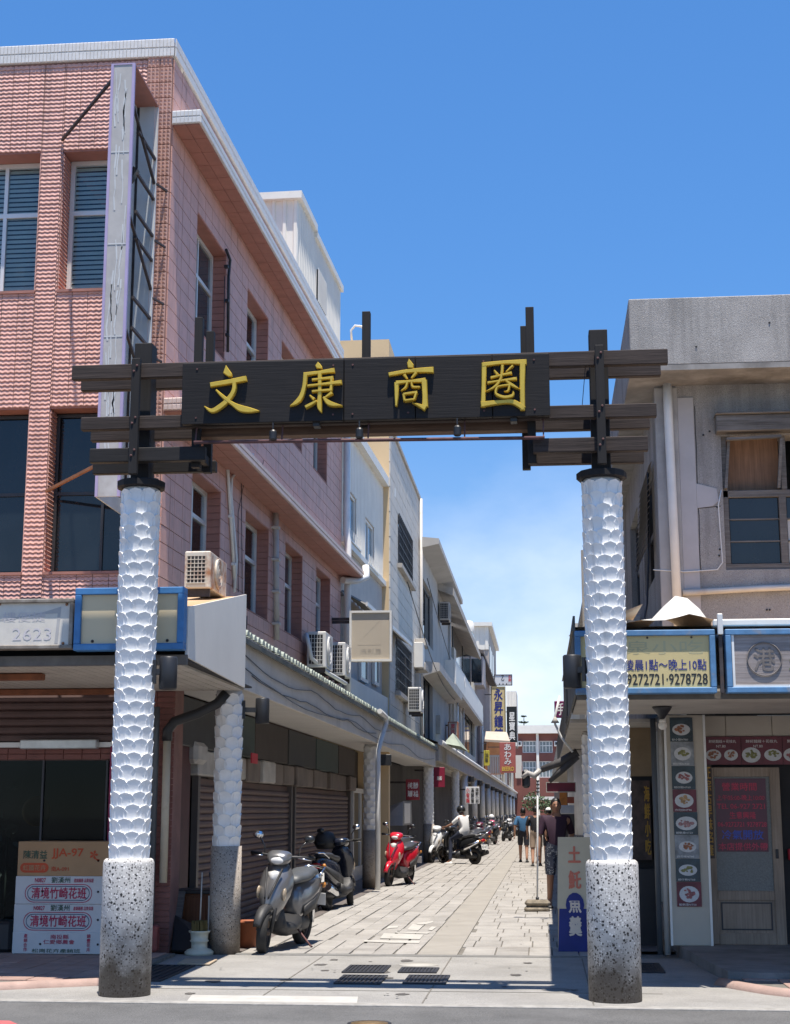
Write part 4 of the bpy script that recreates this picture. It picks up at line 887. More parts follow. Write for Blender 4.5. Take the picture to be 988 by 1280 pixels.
# wall behind the arcade: shutters
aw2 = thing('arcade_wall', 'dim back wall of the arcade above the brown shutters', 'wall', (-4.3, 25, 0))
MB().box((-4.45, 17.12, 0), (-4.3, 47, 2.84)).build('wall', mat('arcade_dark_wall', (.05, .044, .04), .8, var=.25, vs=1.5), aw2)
for k, (a, b) in enumerate(((17.3, 19.3), (19.35, 21.9), (21.95, 24.8), (24.9, 27.9), (28, 31), (31.1, 33.8))):  # header colours kept near black to paint in the arcade's deep shade
    MB().bbox((-4.3, a, 2.25), (-4.15, b, 2.82), .01).build('header_panel', [mat('header_shade_dark', (.025, .027, .028), .5, var=.3), mat('header_shade_green', (.03, .055, .05), .5), mat('header_shade_brown', (.05, .04, .036), .7, var=.2)][k % 3], aw2)
mb = MB(); Yp = 18.5
for k in range(15):
    a = 18.4+k*1.02; MB().bbox((-4.3, a, 1.9+random.uniform(0, .04)), (-4.2+random.uniform(0, .1), a+1.0, 2.24), .02).build('header_board', [mat('plastic_wrap', (.42, .4, .37), .35, var=.3, vs=3), mat('old_board', (.17, .14, .12), .8, var=.3, vs=2)][k % 2 if k < 6 else 1], aw2)
def xshut(name, y0, y1, h, label):
    t = thing('roller_shutter', label, 'shutter', (-4.25, (y0+y1)/2, 0), 'brown shutters in the arcade')
    slat_shutter(t, 'curtain', lambda u, d, v: V(-4.23-d, y0+.06+u, v), y1-y0-.12, h, .0865, m_shut2)
    for y in (y0, y1): MB().box((-4.27, y-.06, 0), (-4.19, y+.06, h+.03)).build('guide_rail', mat('rail_steel', (.14, .12, .11), .5, metal=.4), t)
ya, yb, yc, yd = [atx(p, 1000, -4.23).y for p in (245, 363, 366, 436)]
xshut('s', ya, yb-.05, 1.9, 'brown roller shutter behind the grey scooter')
xshut('s', yc+.08, yd, 1.9, 'brown roller shutter behind the black scooter')
t = thing('shop_door', 'narrow aluminium framed glass door beyond the shutters', 'door', (-4.2, yd+1, 0))
y0, y1 = yd+.15, yd+3.0
for a, b, c, d in ((y0, 0, y0+.12, 2.0), (y1-.12, 0, y1, 2.0), (y0+.12, 1.9, y1-.12, 2.0), (y0+.12, 0, y1-.12, .3), ((y0+y1)/2-.06, .3, (y0+y1)/2+.06, 1.9)): MB().box((-4.2, a, b), (-4.14, c, d)).build('frame', m_alu, t)
MB().box((-4.18, y0+.1, .3), (-4.17, y1-.1, 1.9)).build('pane', m_smoke, t)
# red door panel left of the shutters, cloth bundles
t = thing('tall_board', 'dark red board leaning inside the arcade left of the first shutter', 'board', (-4.2, 17.6, 0))
MB().bbox((-4.28, 17.25, 0), (-4.2, 18.1, 2.3), .01).build('board', mat('dark_red_board', (.07, .018, .02), .6, var=.3), t)
tag(MB().bbox((-4.3, 18.0, 2.06), (-4.1, 18.6, 2.32), .05).build('wrapped_box', MATS['plastic_wrap']), 'plastic-wrapped box on the shutter head beside the nearest arcade column', 'box')
p = atx(318, 948, -4.05); mb = MB().box((p.x-.01, p.y-.22, p.z-.07), (p.x+.01, p.y+.22, p.z+.07)); tag(mb.build('paper_slip', mat('red_paper', (.45, .03, .05), .6)), 'small red paper slip hanging above the first shutter', 'paper')

# ------------------------------------------------------------------ buildings of the left row
def onx(px, py, X): p = atx(px, py, X); return p.y, p.z
def corr(parent, name, y0, y1, z0, z1, X, m, step=.3, dep=.03):
    return ribs(MB(), y0, y1, z0, z1, lambda u, d, v: V(X+d, u, v), step, dep).build(name, m, parent)
def xplace(X, y, z): return lambda u, d, v: V(X-d, y+u, z+v)
# white sheet-metal house
S2 = on_wall(488, 600)[0]; s0 = S1+.05
b2 = thing('sheet_metal_house', 'narrow white house with ribbed metal upper wall next to the pink building', 'building', sw(s0, 0, 0))
_, zt = on_wall(440, 580); _, zm = on_wall(450, 688)
zt = 9.15; zm = 6.85
win2 = []
for px0, px1, yt, yb_ in ((432.5, 446.5, 606, 668), (457, 468.5, 645, 700)):
    a = on_wall(px0, yt)[0]; b = on_wall(px1, yt)[0]; win2.append((a, on_wall(px0, yb_)[1], b, on_wall(px0, yt)[1]))
mb = MB()
for q in rects_minus([(s0, 3.3, S2, zt)], win2): mb.box((-.25, q[0], q[1]), (-.02, q[2], q[3]))
mapped(mb).build('wall', mat('lilac_grey_wall', (.52, .47, .42), .7, var=.08, dirt=((.25, .24, .25), 1.5, .58, .5)), b2)
mb = MB()
for q in rects_minus([(s0, zm, S2, zt)], win2): ribs(mb, q[0], q[2], q[1], q[3], lambda u, d, v: sw(u, -.015+d, v), .22, .02)
mb.build('ribbed_sheet', m_wmetal, b2, kind='stuff')
for q in win2: window(b2, splace(q[0], -.04, q[1]), q[2]-q[0], q[3]-q[1], None, (.5,), fr=.06, gm=m_clear)
mb = MB(); mb.box((-.25, s0, zt), (.14, S2, zt+.22)); mapped(mb).build('roof_trim', m_trim, b2)
mb = MB(); mb.box((-.02, s0, zm-.12), (.08, S2, zm)); mapped(mb).build('sill_band', m_trim, b2)
for q in win2:
    mb = MB(); mb.box((0, q[0]-.05, q[1]-.12), (.1, q[2]+.05, q[1]-.08)); gb = mapped(mb).build('window_ledge', m_trim, b2)
    for k in range(7):
        s = q[0]+(q[2]-q[0])*k/6; mapped(MB().box((.08, s-.012, q[1]-.08), (.1, s+.012, q[1]+.12))).build('guard_bar', m_alu, gb)
mapped(MB().box((-4, s0+.3, 3.2), (-2.0, S2, zt+.1))).build('inner_wall', m_room, b2)
mapped(MB().box((-4, s0, zt-.12), (-.25, S2, zt))).build('roof', m_conc2, b2)
# white gutter pipe between the two houses
wpp = [on_wall(p, q, .1) for p, q in ((424, 556), (421, 640))]
MB().tube([sw(S1+.1, .1, 9.2), sw(S1+.1, .1, 6.9), sw(S1+.05, .14, 6.7), sw(S1+.05, .14, 3.6)], .07, 8).build('downpipe', m_wpvc, b2)
MB().tube([sw(S1+.35, .45, 6.28), sw(S1+.3, .48, 6.05), sw(S1+.1, .3, 5.95), sw(S1-.3, .1, 5.9)], .07, 8).build('gutter_elbow', m_wpvc, b2)
# dark corrugated awning under it and the shopfront windows
mb = MB()
for k in range(14):
    a = s0+(S2-s0)*k/14; b = s0+(S2-s0)*(k+1)/14; m_ = (a+b)/2
    mb._add([sw(a, .0, 5.75), sw(m_, .0, 5.8), sw(m_, .52, 5.5), sw(a, .52, 5.45), sw(b, 0, 5.75), sw(b, .52, 5.45)], [(0,1,2,3),(1,4,5,2)])
mb.build('lean_to_sheet', mat('stained_awning', (.2, .19, .17), .7, var=.35, vs=3, dirt=((.05, .05, .045), 3, .48, .8)), b2)
mapped(MB().box((.5, s0, 5.44), (.54, S2, 5.52))).build('lean_to_edge', m_wpvc, b2)
for px0, px1, yt, yb_ in ((427, 436, 745, 815), (449, 458, 790, 850), (466, 472, 800, 855)):
    a = on_wall(px0, yt)[0]; b = on_wall(px1, yt)[0]; window(b2, splace(a, .05, on_wall(px0, yb_)[1]), b-a, on_wall(px0, yt)[1]-on_wall(px0, yb_)[1], .6, (), gm=m_smoke, fr=.07)
mapped(MB().box((.0, s0+.4, 3.4), (.12, S2-.6, 4.1))).build('parapet', m_white, b2)
# tall beige and tiled house
X3 = -3.55; y30 = atx(488, 560, X3).y; y31 = atx(524.5, 700, X3).y
b3 = thing('beige_tile_house', 'tall house with beige plaster end wall and pale tiled street wall', 'building', (X3, y30, 0))
m_beige = mat('beige_plaster', (.62, .46, .27), .75, var=.06, vs=1.2, dirt=((.45, .33, .2), 1, .6, .4), streak=((.4, .3, .2), 2, .6, .35))
m_ptile = mat('pale_tile', (.56, .51, .44), .55, var=.1, vs=3, dirt=((.33, .31, .29), 1.2, .57, .5))
z3 = atx(497, 558, X3).z; z3t = at(488, 424, y30).z
MB().box((-9.5, y30, 0), (X3-.03, y30+.3, z3)).build('end_wall', m_beige, b3)
MB().box((-9.5, y30, z3+.001), (X3-.03, y30+1.6, z3t)).build('stair_tower', m_beige, b3)
w3 = []
for px0, px1, yt, yb_ in ((497.5, 514.5, 642, 703), (494.5, 513, 795, 862)):
    a, zt_ = onx(px0, yt, X3); b, _ = onx(px1, yt, X3); w3.append((a, onx(px0, yb_, X3)[1], b, zt_))
mb = MB()
for q in rects_minus([(y30+.301, 3.3, y31, z3)], w3): mb.box((X3-.25, q[0], q[1]), (X3-.03, q[2], q[3]))
mb.build('street_wall', mat('grey_grout', (.28, .27, .25), .9), b3)
mb = MB(); z = 3.35; r = 0
while z < z3-.1:
    y = y30+.001-(r % 2)*.3
    while y < y31:
        for q in rects_minus([(max(y+.006, y30), z+.006, min(y+.6, y31), min(z+.3, z3))], w3):
            if q[2]-q[0] > .05: mb.box((X3-.03, q[0], q[1]), (X3+random.uniform(-.002, .002), q[2], q[3]))
        y += .6
    z += .306; r += 1
mb.build('tile_cladding', m_ptile, b3, kind='stuff')
MB().box((-9.5, y30+.3, z3-.15), (X3-.25, y31, z3-.01)).build('roof', m_conc2, b3)
MB().box((X3-1.6, y30+.3, 3.2), (X3-1.5, y31, z3-.2)).build('inner_wall', m_room, b3)
MB().box((X3-.02, y30+.2, z3), (X3+.05, y31, z3+.1)).build('coping', m_conc2, b3)
for q in w3:
    wo = window(b3, xplace(X3-.04, q[0], q[1]), q[2]-q[0], q[3]-q[1], None, (.5,), m_aludark, m_smoke, .07)
    for k in range(16): MB().bar((X3+.03, q[0]+(q[2]-q[0])*k/15, q[1]), (X3+.03, q[0]+(q[2]-q[0])*k/15, q[3]), .02).build('grille_bar', m_aludark, wo)
    for k in range(6): MB().bar((X3+.035, q[0], q[1]+(q[3]-q[1])*k/5), (X3+.035, q[2], q[1]+(q[3]-q[1])*k/5), .02).build('grille_bar', m_aludark, wo)
    MB().box((X3, q[0]-.1, q[1]-.14), (X3+.12, q[2]+.1, q[1]-.03)).build('sill', m_conc2, b3)
# handrail hoop on the roof
tag(MB().tube([at(440, 426, y30+.8), at(439, 413, y30+.8), at(444, 407, y30+.8), at(452, 408, y30+.8), at(456, 414, y30+.8)], .03, 6).build('roof_ladder_hoop', m_alu), 'bent steel ladder hoop on the beige roof edge', 'railing')
# grey concrete house with slab canopies
X4 = -3.5; y40, y41 = y31+.02, atx(561, 800, X4).y
b4 = thing('slab_canopy_house', 'grey house with dark tall windows and projecting concrete slab canopies', 'building', (X4, y40, 0))
m_g4 = mat('grey_render', (.44, .42, .39), .8, var=.1, vs=1.2, dirt=((.22, .22, .22), 1, .56, .5))
z4 = atx(527, 676, X4).z
w4 = []
for px0, px1, yt, yb_ in ((525, 541, 715, 790), (525, 541, 835, 920)):
    a, zt_ = onx(px0, yt, X4); b, _ = onx(px1, yt, X4); w4.append((a, onx(px0, yb_, X4)[1], b, zt_))
mb = MB()
for q in rects_minus([(y40, 3.0, y41, z4)], w4): mb.box((X4-.3, q[0], q[1]), (X4, q[2], q[3]))
mb.build('street_wall', m_g4, b4)
MB().box((-9, y40, z4-.3), (X4-.3, y41, z4-.1)).build('roof', m_conc2, b4)
MB().box((X4-1.5, y40, 2.9), (X4-1.4, y41, z4-.3)).build('inner_wall', m_room, b4)
for q in w4: window(b4, xplace(X4-.1, q[0], q[1]), q[2]-q[0], q[3]-q[1], None, (.33, .66), m_aludark, m_dglass, .08)
def canopy_slab(parent, z, y0, y1, out, th=.22, m=None):
    mb = MB(); mb._add([(X4, y0, z), (X4+out, y0, z-.06), (X4+out, y1, z-.06), (X4, y1, z), (X4, y0, z-th*1.5), (X4+out, y0, z-th), (X4+out, y1, z-th), (X4, y1, z-th*1.5)], [(0,1,2,3),(7,6,5,4),(0,4,5,1),(1,5,6,2),(2,6,7,3),(3,7,4,0)])
    return mb.build('slab_canopy', m or m_g4, parent)
canopy_slab(b4, z4+.05, y40-.3, y41, .55); zb = atx(526, 805, X4+.3).z; canopy_slab(b4, zb, y40+.5, y41, .5, .3)
for (px, py) in ((521, 805), (521, 835)):
    p = atx(px, py, X3); MB().bbox((X3, p.y-.5, p.z-.1), (X3+.3, p.y+.5, p.z+.1), .01).build('window_hood', m_conc2, b3)
p = atx(519, 820, X3); MB().bbox((X3, p.y-.35, p.z-.35), (X3+.25, p.y+.35, p.z+.35), .01).build('window_box', m_white, b3)
# balcony houses further on
def simple_house(name, label, X, y0, y1, z1, m, holes=(), roofm=None, z0=3.0, depth=6):
    t = thing(name, label, 'building', (X, y0, 0)); mb = MB()
    for q in rects_minus([(y0, z0, y1, z1)], [h[:4] for h in holes]): mb.box((X-.3, q[0], q[1]), (X, q[2], q[3]))
    mb.build('street_wall', m, t); MB().box((X-depth, y0, z0), (X-.3, y0+.25, z1)).build('end_wall', m, t); MB().box((X-depth, y0+.25, z1-.2), (X-.3, y1, z1)).build('roof', roofm or m_conc2, t)
    MB().box((X-1.3, y0+.25, z0), (X-1.2, y1, z1-.2)).build('inner_wall', m_room, t)
    for h in holes: window(t, xplace(X-.12, h[0], h[1]), h[2]-h[0], h[3]-h[1], None, (.5,), h[4] if len(h) > 4 else m_aludark, m_smoke, .09)
    return t
m_cream2 = mat('aged_cream_wall', (.57, .53, .45), .8, var=.1, vs=1, dirt=((.3, .28, .25), 1, .55, .5), streak=((.25, .22, .2), 2, .55, .5))
y50, y51 = y41+.05, atx(594, 850, X4).y
z5 = atx(562, 760, X4).z
def hole(px0, px1, yt, yb_, X): a, zt_ = onx(px0, yt, X); b, _ = onx(px1, yt, X); return (a, onx(px0, yb_, X)[1], b, zt_)
b5 = simple_house('balcony_house', 'cream house with a long white balcony above the brown box sign', X4, y50, y51, z5-1.2, m_cream2, [(y50+1, 4.2, y50+3.4, 6.0), (y50+5, 4.2, y50+8, 6.2), (y50+9.5, 4.2, y51-1, 6.0), (y50+1.0, 7.4, y50+3.5, 9.4), (y50+5, 7.4, y51-2, 9.4)])
pa = atx(559, 806, X4+.4); pb = atx(562, 845, X4+.4); bz0, bz1 = pb.z, pa.z
MB().box((X4, y50-2.5, bz0-.1), (X4+.4, y51, bz0+.05)).build('balcony_floor', m_conc2, b5)
for k in range(4):
    a = y50-2.5+(y51-y50+2.5)*k/4; b = y50-2.5+(y51-y50+2.5)*(k+1)/4-.05; MB().bbox((X4+.32, a, bz0+.05), (X4+.4, b, bz1), .01).build('balcony_panel', m_white, b5)
MB().box((X4, y50-2.5, bz0+.05), (X4+.32, y50-2.42, bz1)).build('balcony_end', m_white, b5)
zc = z5-.2; MB()._add([(X4-1, y50-6, zc+.6), (X4+.55, y50-6, zc), (X4+.55, y51-6, zc), (X4-1, y51-6, zc+.6), (X4-1, y50-6, zc+.35), (X4+.55, y50-6, zc-.25), (X4+.55, y51-6, zc-.25), (X4-1, y51-6, zc+.35)], [(0,1,2,3),(7,6,5,4),(0,4,5,1),(1,5,6,2),(2,6,7,3),(3,7,4,0)]).build('roof_canopy', m_conc2, b5)
y60, y61 = y51+.05, atx(612, 850, X4).y
m_brown = mat('brown_wall', (.24, .19, .18), .8, var=.15, vs=1, dirt=((.14, .1, .1), 1, .55, .5))
b6 = simple_house('brown_bay_house', 'brownish house with a boxed bay window under a dark pitched roof', X4, y60, y61, atx(596, 822, X4).z, m_brown, [(y60+2, 4, y60+6, 6.2), (y60+8, 4, y61-1, 6.2)])
p = at(596.5, 839, y60-.5); bay = MB().bbox((p.x-.35, y60-.8, p.z-.75), (p.x+.35, y60+2, p.z+.75), .02).build('bay_window', mat('grey_bay', (.3, .28, .29), .7), b6)
MB().box((p.x-.28, y60-.82, p.z-.62), (p.x+.25, y60-.801, p.z+.62)).build('pane', m_dglass, bay)
MB()._add([(X4-2, y60-1.2, p.z+2.0), (X4+.5, y60-1.2, p.z+1.0), (X4+.5, y61, p.z+1.0), (X4-2, y61, p.z+2.0), (X4-2, y60-1.2, p.z+1.85), (X4+.5, y60-1.2, p.z+.85), (X4+.5, y61, p.z+.85), (X4-2, y61, p.z+1.85)], [(0,1,2,3),(7,6,5,4),(0,4,5,1),(1,5,6,2),(2,6,7,3),(3,7,4,0)]).build('pitched_roof', mat('dark_roof', (.1, .085, .08), .8, var=.2), b6)
y70, y71 = y61+.1, atx(621, 850, X4).y
b7 = thing('rooftop_tower', 'tall narrow house with white corrugated top storey and pale brick below', 'building', (-5, y70, 0))
zt7 = at(600, 783, y70).z; zm7 = at(605, 812, y70).z; xl = at(588.5, 800, y70).x; xr = at(611, 800, y70).x
MB().box((xl, y70, 3), (xr, y71, zm7)).build('brick_wall', mat('pale_brick', (.42, .36, .31), .85, var=.25, vs=1.5), b7)
ribs(MB(), xl, xr, zm7, zt7, lambda u, d, v: V(u, y70-.03-d, v), .5, .06).build('front_sheet', m_wmetal, b7)
MB().box((xl, y70-.02, zm7), (xr, y71, zt7)).build('side_sheet', m_conc2, b7); MB().box((xl-.1, y70-.3, zt7), (xr+.25, y71+.2, zt7+.25)).build('roof_trim', m_trim, b7)
for k in range(3): MB().box((xr, y70+1+k*3, zm7-1.5), (xr+.03, y70+3+k*3, zm7+.4)).build('window', m_dglass, b7)
# light steel balcony frame beside it
t = thing('roof_greenhouse', 'white framed glass room and water tank on the far left roofs', 'roof room', (-5.4, y60, 8))
p = at(586, 808, y60+2)
x0 = at(574, 800, y60+2).x; x1 = at(590, 800, y60+2).x; za, zb_ = at(580, 818, y60+2).z, at(580, 788, y60+2).z
MB().box((x0, y60+2, za), (x1, y60+5, zb_)).build('glass_room', glass('pale_green_glass', (.3, .38, .36), .2), t)
for k in range(6): MB().box((x0-.03, y60+1.95, za+(zb_-za)*k/5-.06), (x1+.03, y60+1.99, za+(zb_-za)*k/5+.06)).build('rail', m_white, t)
MB().lathe([(.33, 0), (.36, .1), (.36, .5), (.25, .68), (.05, .72)], (x0+.4, y60+3.5, zb_), 20).build('water_tank', m_white, t)
# far group
y80, y81 = y71+.1, 215
b8 = simple_house('far_shop_house', 'row of low pale houses at the far end of the arcade', X4, y80, y81, 6.8, m_cream2, [(y80+6, 4, y80+20, 6), (y80+30, 4, y80+50, 6), (y80+60, 4, y80+80, 6)])
p = at(633, 864, 128); q = at(646, 886, 128)
t = thing('white_rooftop_box', 'small white corrugated roof box behind the black vertical sign', 'shed', (p.x, 128, 6.8))
ribs(MB(), p.x, q.x, 6.8, p.z, lambda u, d, v: V(u, 128-d, v), .3, .05).build('front_sheet', m_wmetal, t); MB().box((p.x, 128.02, 6.8), (q.x, 133, p.z)).build('core', m_conc2, t)
# far canopy of the arcade
c2_ = thing('arcade_canopy', 'stained concrete canopy over the far column row', 'canopy', (-3.5, 100, 3.05))
ysg = [48.2, 54, 61, 69, 78, 88, 100, 115, 135, 160, 212]
for a, b in zip(ysg, ysg[1:]): MB().bbox((-3.4, a+.01, 3.05), (-3.27, b-.01, 3.6), .01).build('fascia_panel', m_conc2, c2_)
MB().box((-4.4, 48.2, 3.1), (-3.401, 212, 3.13)).build('soffit', m_conc2, c2_)
MB().tube([(-3.2, 48, 3.62), (-3.18, 80, 3.62), (-3.2, 130, 3.62), (-3.2, 212, 3.62)], .09, 8).build('gutter', m_wpvc, c2_)
MB()._add([(-3.2, 48, 3.6), (-3.2, 212, 3.6), (-4.2, 212, 3.95), (-4.2, 48, 3.95)], [(0,1,2,3)]).build('roof_sheet', m_conc2, c2_)
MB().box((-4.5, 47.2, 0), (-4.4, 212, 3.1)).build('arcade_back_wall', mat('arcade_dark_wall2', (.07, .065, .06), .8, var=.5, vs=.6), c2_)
for k, (px, dz) in enumerate(((571, .2), (577, .35))):
    p = atx(px, 938, -3.2); 
t = thing('green_awning', 'mossy little awning over the canopy joint above the helmeted rider', 'awning', (-3.3, 50, 3.5))
p = at(556, 930, 50); q = at(577, 945, 50)
MB()._add([(p.x, 49.5, p.z), (q.x, 49.5, p.z-.1), (q.x+.1, 52.5, p.z-.15), (p.x, 52.5, p.z), ((p.x+q.x)/2, 50, p.z+.35), ((p.x+q.x)/2, 52, p.z+.35)], [(0,1,4),(1,2,5,4),(2,3,5),(3,0,4,5)]).build('sheet', mat('moss_sheet', (.28, .32, .26), .8, var=.25, vs=2), t)
# ------------------------------------------------------------------ hanging signs over the lane
def sign_at(label, px0, px1, py0, py1, Y, m, texts=(), th=.14, border=None, name='hanging_sign', arm=True):
    a = at(px0, py1, Y); b = at(px1, py0, Y); t = thing(name, label, 'sign', (a.x, Y, a.z))
    body = MB().bbox((a.x, Y, a.z), (b.x, Y+th, b.z), .01).build('sign_box', m, t)
    if border:
        f = border[1]
        for q in ((a.x, a.z, b.x, a.z+f), (a.x, b.z-f, b.x, b.z), (a.x, a.z+f, a.x+f, b.z-f), (b.x-f, a.z+f, b.x, b.z-f)): MB().box((q[0], Y-.03, q[1]), (q[2], Y+.01, q[3])).build('frame', border[0], t)
    for txt, u0, v0, u1, v1, tm_, vert in texts:
        mb = MB(); W_, H_ = b.x-a.x, b.z-a.z; letters(mb, txt, (a.x+u0*W_, Y-.012, a.z+v0*H_), (1,0,0), (0,0,1), (u1-u0)*W_, (v1-v0)*H_, .02, vert); mb.build('lettering', tm_, body)
    if arm: MB().bar((a.x-.6, Y+th/2, b.z-.15*(b.z-a.z)), (a.x, Y+th/2, b.z-.15*(b.z-a.z)), .05).build('bracket', m_steel, t)
    return t, a, b
m_ink = mat('black_ink', (.02, .02, .022), .5); m_blueink = mat('blue_ink', (.02, .03, .2), .5); m_redink = mat('red_ink', (.5, .02, .04), .5); m_wink = mat('white_ink', (.75, .75, .73), .5); m_yink = mat('yellow_ink', (.7, .5, .08), .5)
t, a, b = sign_at('blank square cream sign with white border sticking out over the arcade', 437, 490, 763, 827, 28.2, mat('faded_cream_sign', (.5, .43, .33), .55, var=.05, vs=1, dirt=((.42, .36, .28), 2, .6, .4)), th=.16, border=(m_trim, .04))
mb = MB(); m_line = mat('ghost_line', (.475, .41, .317), .6)
W_, H_ = b.x-a.x, b.z-a.z
for q in ((.2, .32, .75, .33), (.2, .82, .75, .83), (.2, .32, .21, .83), (.74, .32, .75, .83)): mb.box((a.x+q[0]*W_, 28.1985, a.z+q[1]*H_), (a.x+q[2]*W_, 28.1995, a.z+q[3]*H_))
mb.bar((a.x+.25*W_, 28.199, a.z+.42*H_), (a.x+.72*W_, 28.199, a.z+.8*H_), .001, .012); letters(mb, '攝影屋', (a.x+.25*W_, 28.1985, a.z+.14*H_), (1,0,0), (0,0,1), .5*W_, .11*H_); mb.build('ghost_print', m_line, t)
MB().bar((a.x-.7, 28.3, b.z-.2), (a.x, 28.3, b.z-.2), .05).build('bracket', m_steel, t)
sign_at('tall yellow vertical sign with blue brush characters over the lane', 614.6, 632, 858, 926, 93, mat('pale_yellow_sign', (.62, .5, .26), .5, var=.05), [('永昇鐘錶', .22, .0, .8, .97, m_blueink, True)], border=(mat('sign_brown_edge', (.3, .25, .15), .6), .07))
sign_at('small white overhead sign with dark characters above the yellow sign', 618, 640.5, 843, 857, 101, mat('white_sign', (.6, .6, .6), .5, var=.05), [('永昇', .78, .3, .95, .95, m_redink, True), ('乙', .4, .45, .55, .9, m_ink, False), ('．．．．', .08, .02, .7, .2, m_ink, False)], border=(m_steel, .05))
sign_at('tall black vertical sign with white characters behind the yellow one', 634, 646, 883, 928, 112, mat('black_sign', (.012, .015, .016), .4), [('星寶典', .25, .05, .8, .85, m_wink, True)])
sign_at('pale red square sign with white brush script above the far arcade', 625, 644.5, 928, 966, 84, mat('coral_sign', (.42, .12, .1), .5, var=.12), [('あわみ', .3, .25, .72, .97, m_wink, True), ('BEERO', .15, .06, .88, .2, m_yink, False)])
t, a, b = sign_at('rusty brown lantern-like box sign at the canopy joint', 560, 573, 902, 928, 55, mat('rust_brown_sign', (.32, .13, .07), .6, var=.2, vs=4), th=.7)
MB().box((a.x+.04, 54.96, a.z+.25), (b.x-.04, 54.999, b.z-.04)).build('face', mat('washed_sign_face', (.45, .36, .3), .5, var=.2, vs=6), t)
mb = MB(); letters(mb, '旅社', (a.x+.12, 54.95, a.z+.28), (1,0,0), (0,0,1), (b.x-a.x)-.24, .4, .02, True); mb.build('lettering', m_redink, t)
MB()._add([(a.x, 55, a.z), (b.x, 55, a.z), (b.x, 55.7, a.z), (a.x, 55.7, a.z), (a.x-.25, 55, a.z-.25), (b.x-.3, 55, a.z-.18), (b.x-.3, 55.7, a.z-.18), (a.x-.25, 55.7, a.z-.25)], [(0,1,5,4),(4,5,6,7),(1,2,6,5),(3,0,4,7),(2,3,7,6)]).build('skirt', MATS['rust_brown_sign'], t)
sign_at('dark red square sign hanging under the arcade behind the third column', 542.5, 556, 959, 984, 47.5, mat('maroon_sign', (.24, .01, .035), .5), [('商街', .3, .35, .75, .55, m_wink, False)])
sign_at('white and red banner sign with columns of characters hung on the far row', 582, 599.5, 983.5, 1005, 63, mat('white_banner', (.66, .66, .66), .6), [('小管麵', .06, .05, .3, .95, m_redink, True), ('海鮮餐', .4, .05, .62, .95, m_ink, True), ('海鮮小菜', .72, .05, .95, .95, m_ink, True)], th=.03)
sign_at('small yellow sign beside the white balustrade under the yellow sign', 605, 612, 938, 957, 86, mat('yellow_small', (.5, .42, .05), .6), [('油飯', .25, .2, .8, .85, m_ink, True)])
sign_at('two red and white menu boards hanging in the shade of the arcade', 507.5, 524.5, 974, 1000, 41, mat('menu_board_red', (.28, .03, .04), .6), [('小吃 熱炒', .15, .55, .9, .85, m_wink, False), ('海鮮 冰品', .15, .15, .9, .45, m_wink, False)], th=.03)
t = thing('shop_balcony', 'beige awning and white balustrade above the arcade beside the coral sign', 'balcony', (-3.3, 88, 3.6))
a = at(604, 925, 88); b = at(638, 909, 88)
MB()._add([(a.x, 88, a.z+.5), (b.x-.2, 88, a.z+.45), (b.x, 87, a.z-.1), (a.x, 87, a.z), (a.x, 87, a.z-.12), (b.x, 87, a.z-.24)], [(0,1,2,3),(3,2,5,4)]).build('awning_sheet', mat('beige_awning', (.45, .38, .31), .7, var=.1), t)
a = at(611, 965, 88); b = at(625, 946, 88)
for k in range(6): MB().box((a.x+(b.x-a.x)*k/5-.05, 88, 3.6), (a.x+(b.x-a.x)*k/5+.05, 88.1, b.z)).build('baluster', m_white, t)
MB().box((a.x-.1, 87.98, b.z), (b.x+.1, 88.12, b.z+.1)).build('handrail', m_white, t)
MB().box((at(604, 940, 90).x, 90, 3.6), (at(630, 940, 90).x, 90.1, at(604, 925, 90).z)).build('lit_wall', mat('orange_lit_tone', (.32, .14, .06), .7, var=.3, vs=.8), t)  # warm light of the interior is put into the wall colour
a = at(644.5, 976, 100); b = at(652, 944, 100); tag(MB().box((a.x, 100, 3.6), (b.x, 100.5, b.z)).build('parapet_block', m_white), 'white parapet wall beyond the coral sign', 'wall')
# ------------------------------------------------------------------ end of the lane
FB = 185
bf = thing('brick_school', 'far red brick building with white bands closing the lane', 'building', (0, FB, 0))
m_fbrick = mat('far_red_brick', (.2, .075, .06), .85, var=.1, vs=.6)
x0 = at(640, 950, FB).x; x1 = x0+16; zr = at(670, 917, FB).z; zr2 = at(670, 907, FB).z
fh = []
for r in ((926, 941), (951.5, 972)):
    for px0, px1 in ((653.5, 670.5), (674.5, 691), (697, 714)):
        a = at(px0, r[1], FB); b = at(px1, r[0], FB); fh.append((a.x, a.z, b.x, b.z))
mb = MB()
for q in rects_minus([(x0, 0, x1, zr)], fh): mb.box((q[0], FB, q[1]), (q[2], FB+.4, q[3]))
mb.build('wall', m_fbrick, bf)
for q in fh: window(bf, fplace(q[0], FB+.15, q[1]), q[2]-q[0], q[3]-q[1], (q[3]-q[1])*.6, (.25, .5, .75), gm=glass('far_glass', (.2, .24, .25), .2), fr=.1)
MB().box((x0, FB+1, 0), (x1, FB+1.2, zr)).build('inner_wall', m_room, bf)
MB().box((x0-.3, FB-.8, zr), (x1, FB+8, zr2)).build('roof_band', m_white, bf)
for px in (672.5,): 
    a = at(px-1.6, 950, FB); b = at(px+1.6, 950, FB); MB().box((a.x, FB-.25, 0), (b.x, FB-.001, zr)).build('pilaster', m_white, bf)
for px, py in ((650, 929.5), (695.5, 929.5), (650, 954), (695.5, 954)):
    a = at(px-2.5, py+3.5, FB); b = at(px+2.5, py-3, FB); q = MB().bbox((a.x, FB-.5, a.z), (b.x, FB-.01, b.z), .03).build('air_conditioner', m_white, bf); MB().box((a.x+.12, FB-.52, a.z+.15), (a.x+.35, FB-.501, b.z-.12)).build('vent', m_black, q)
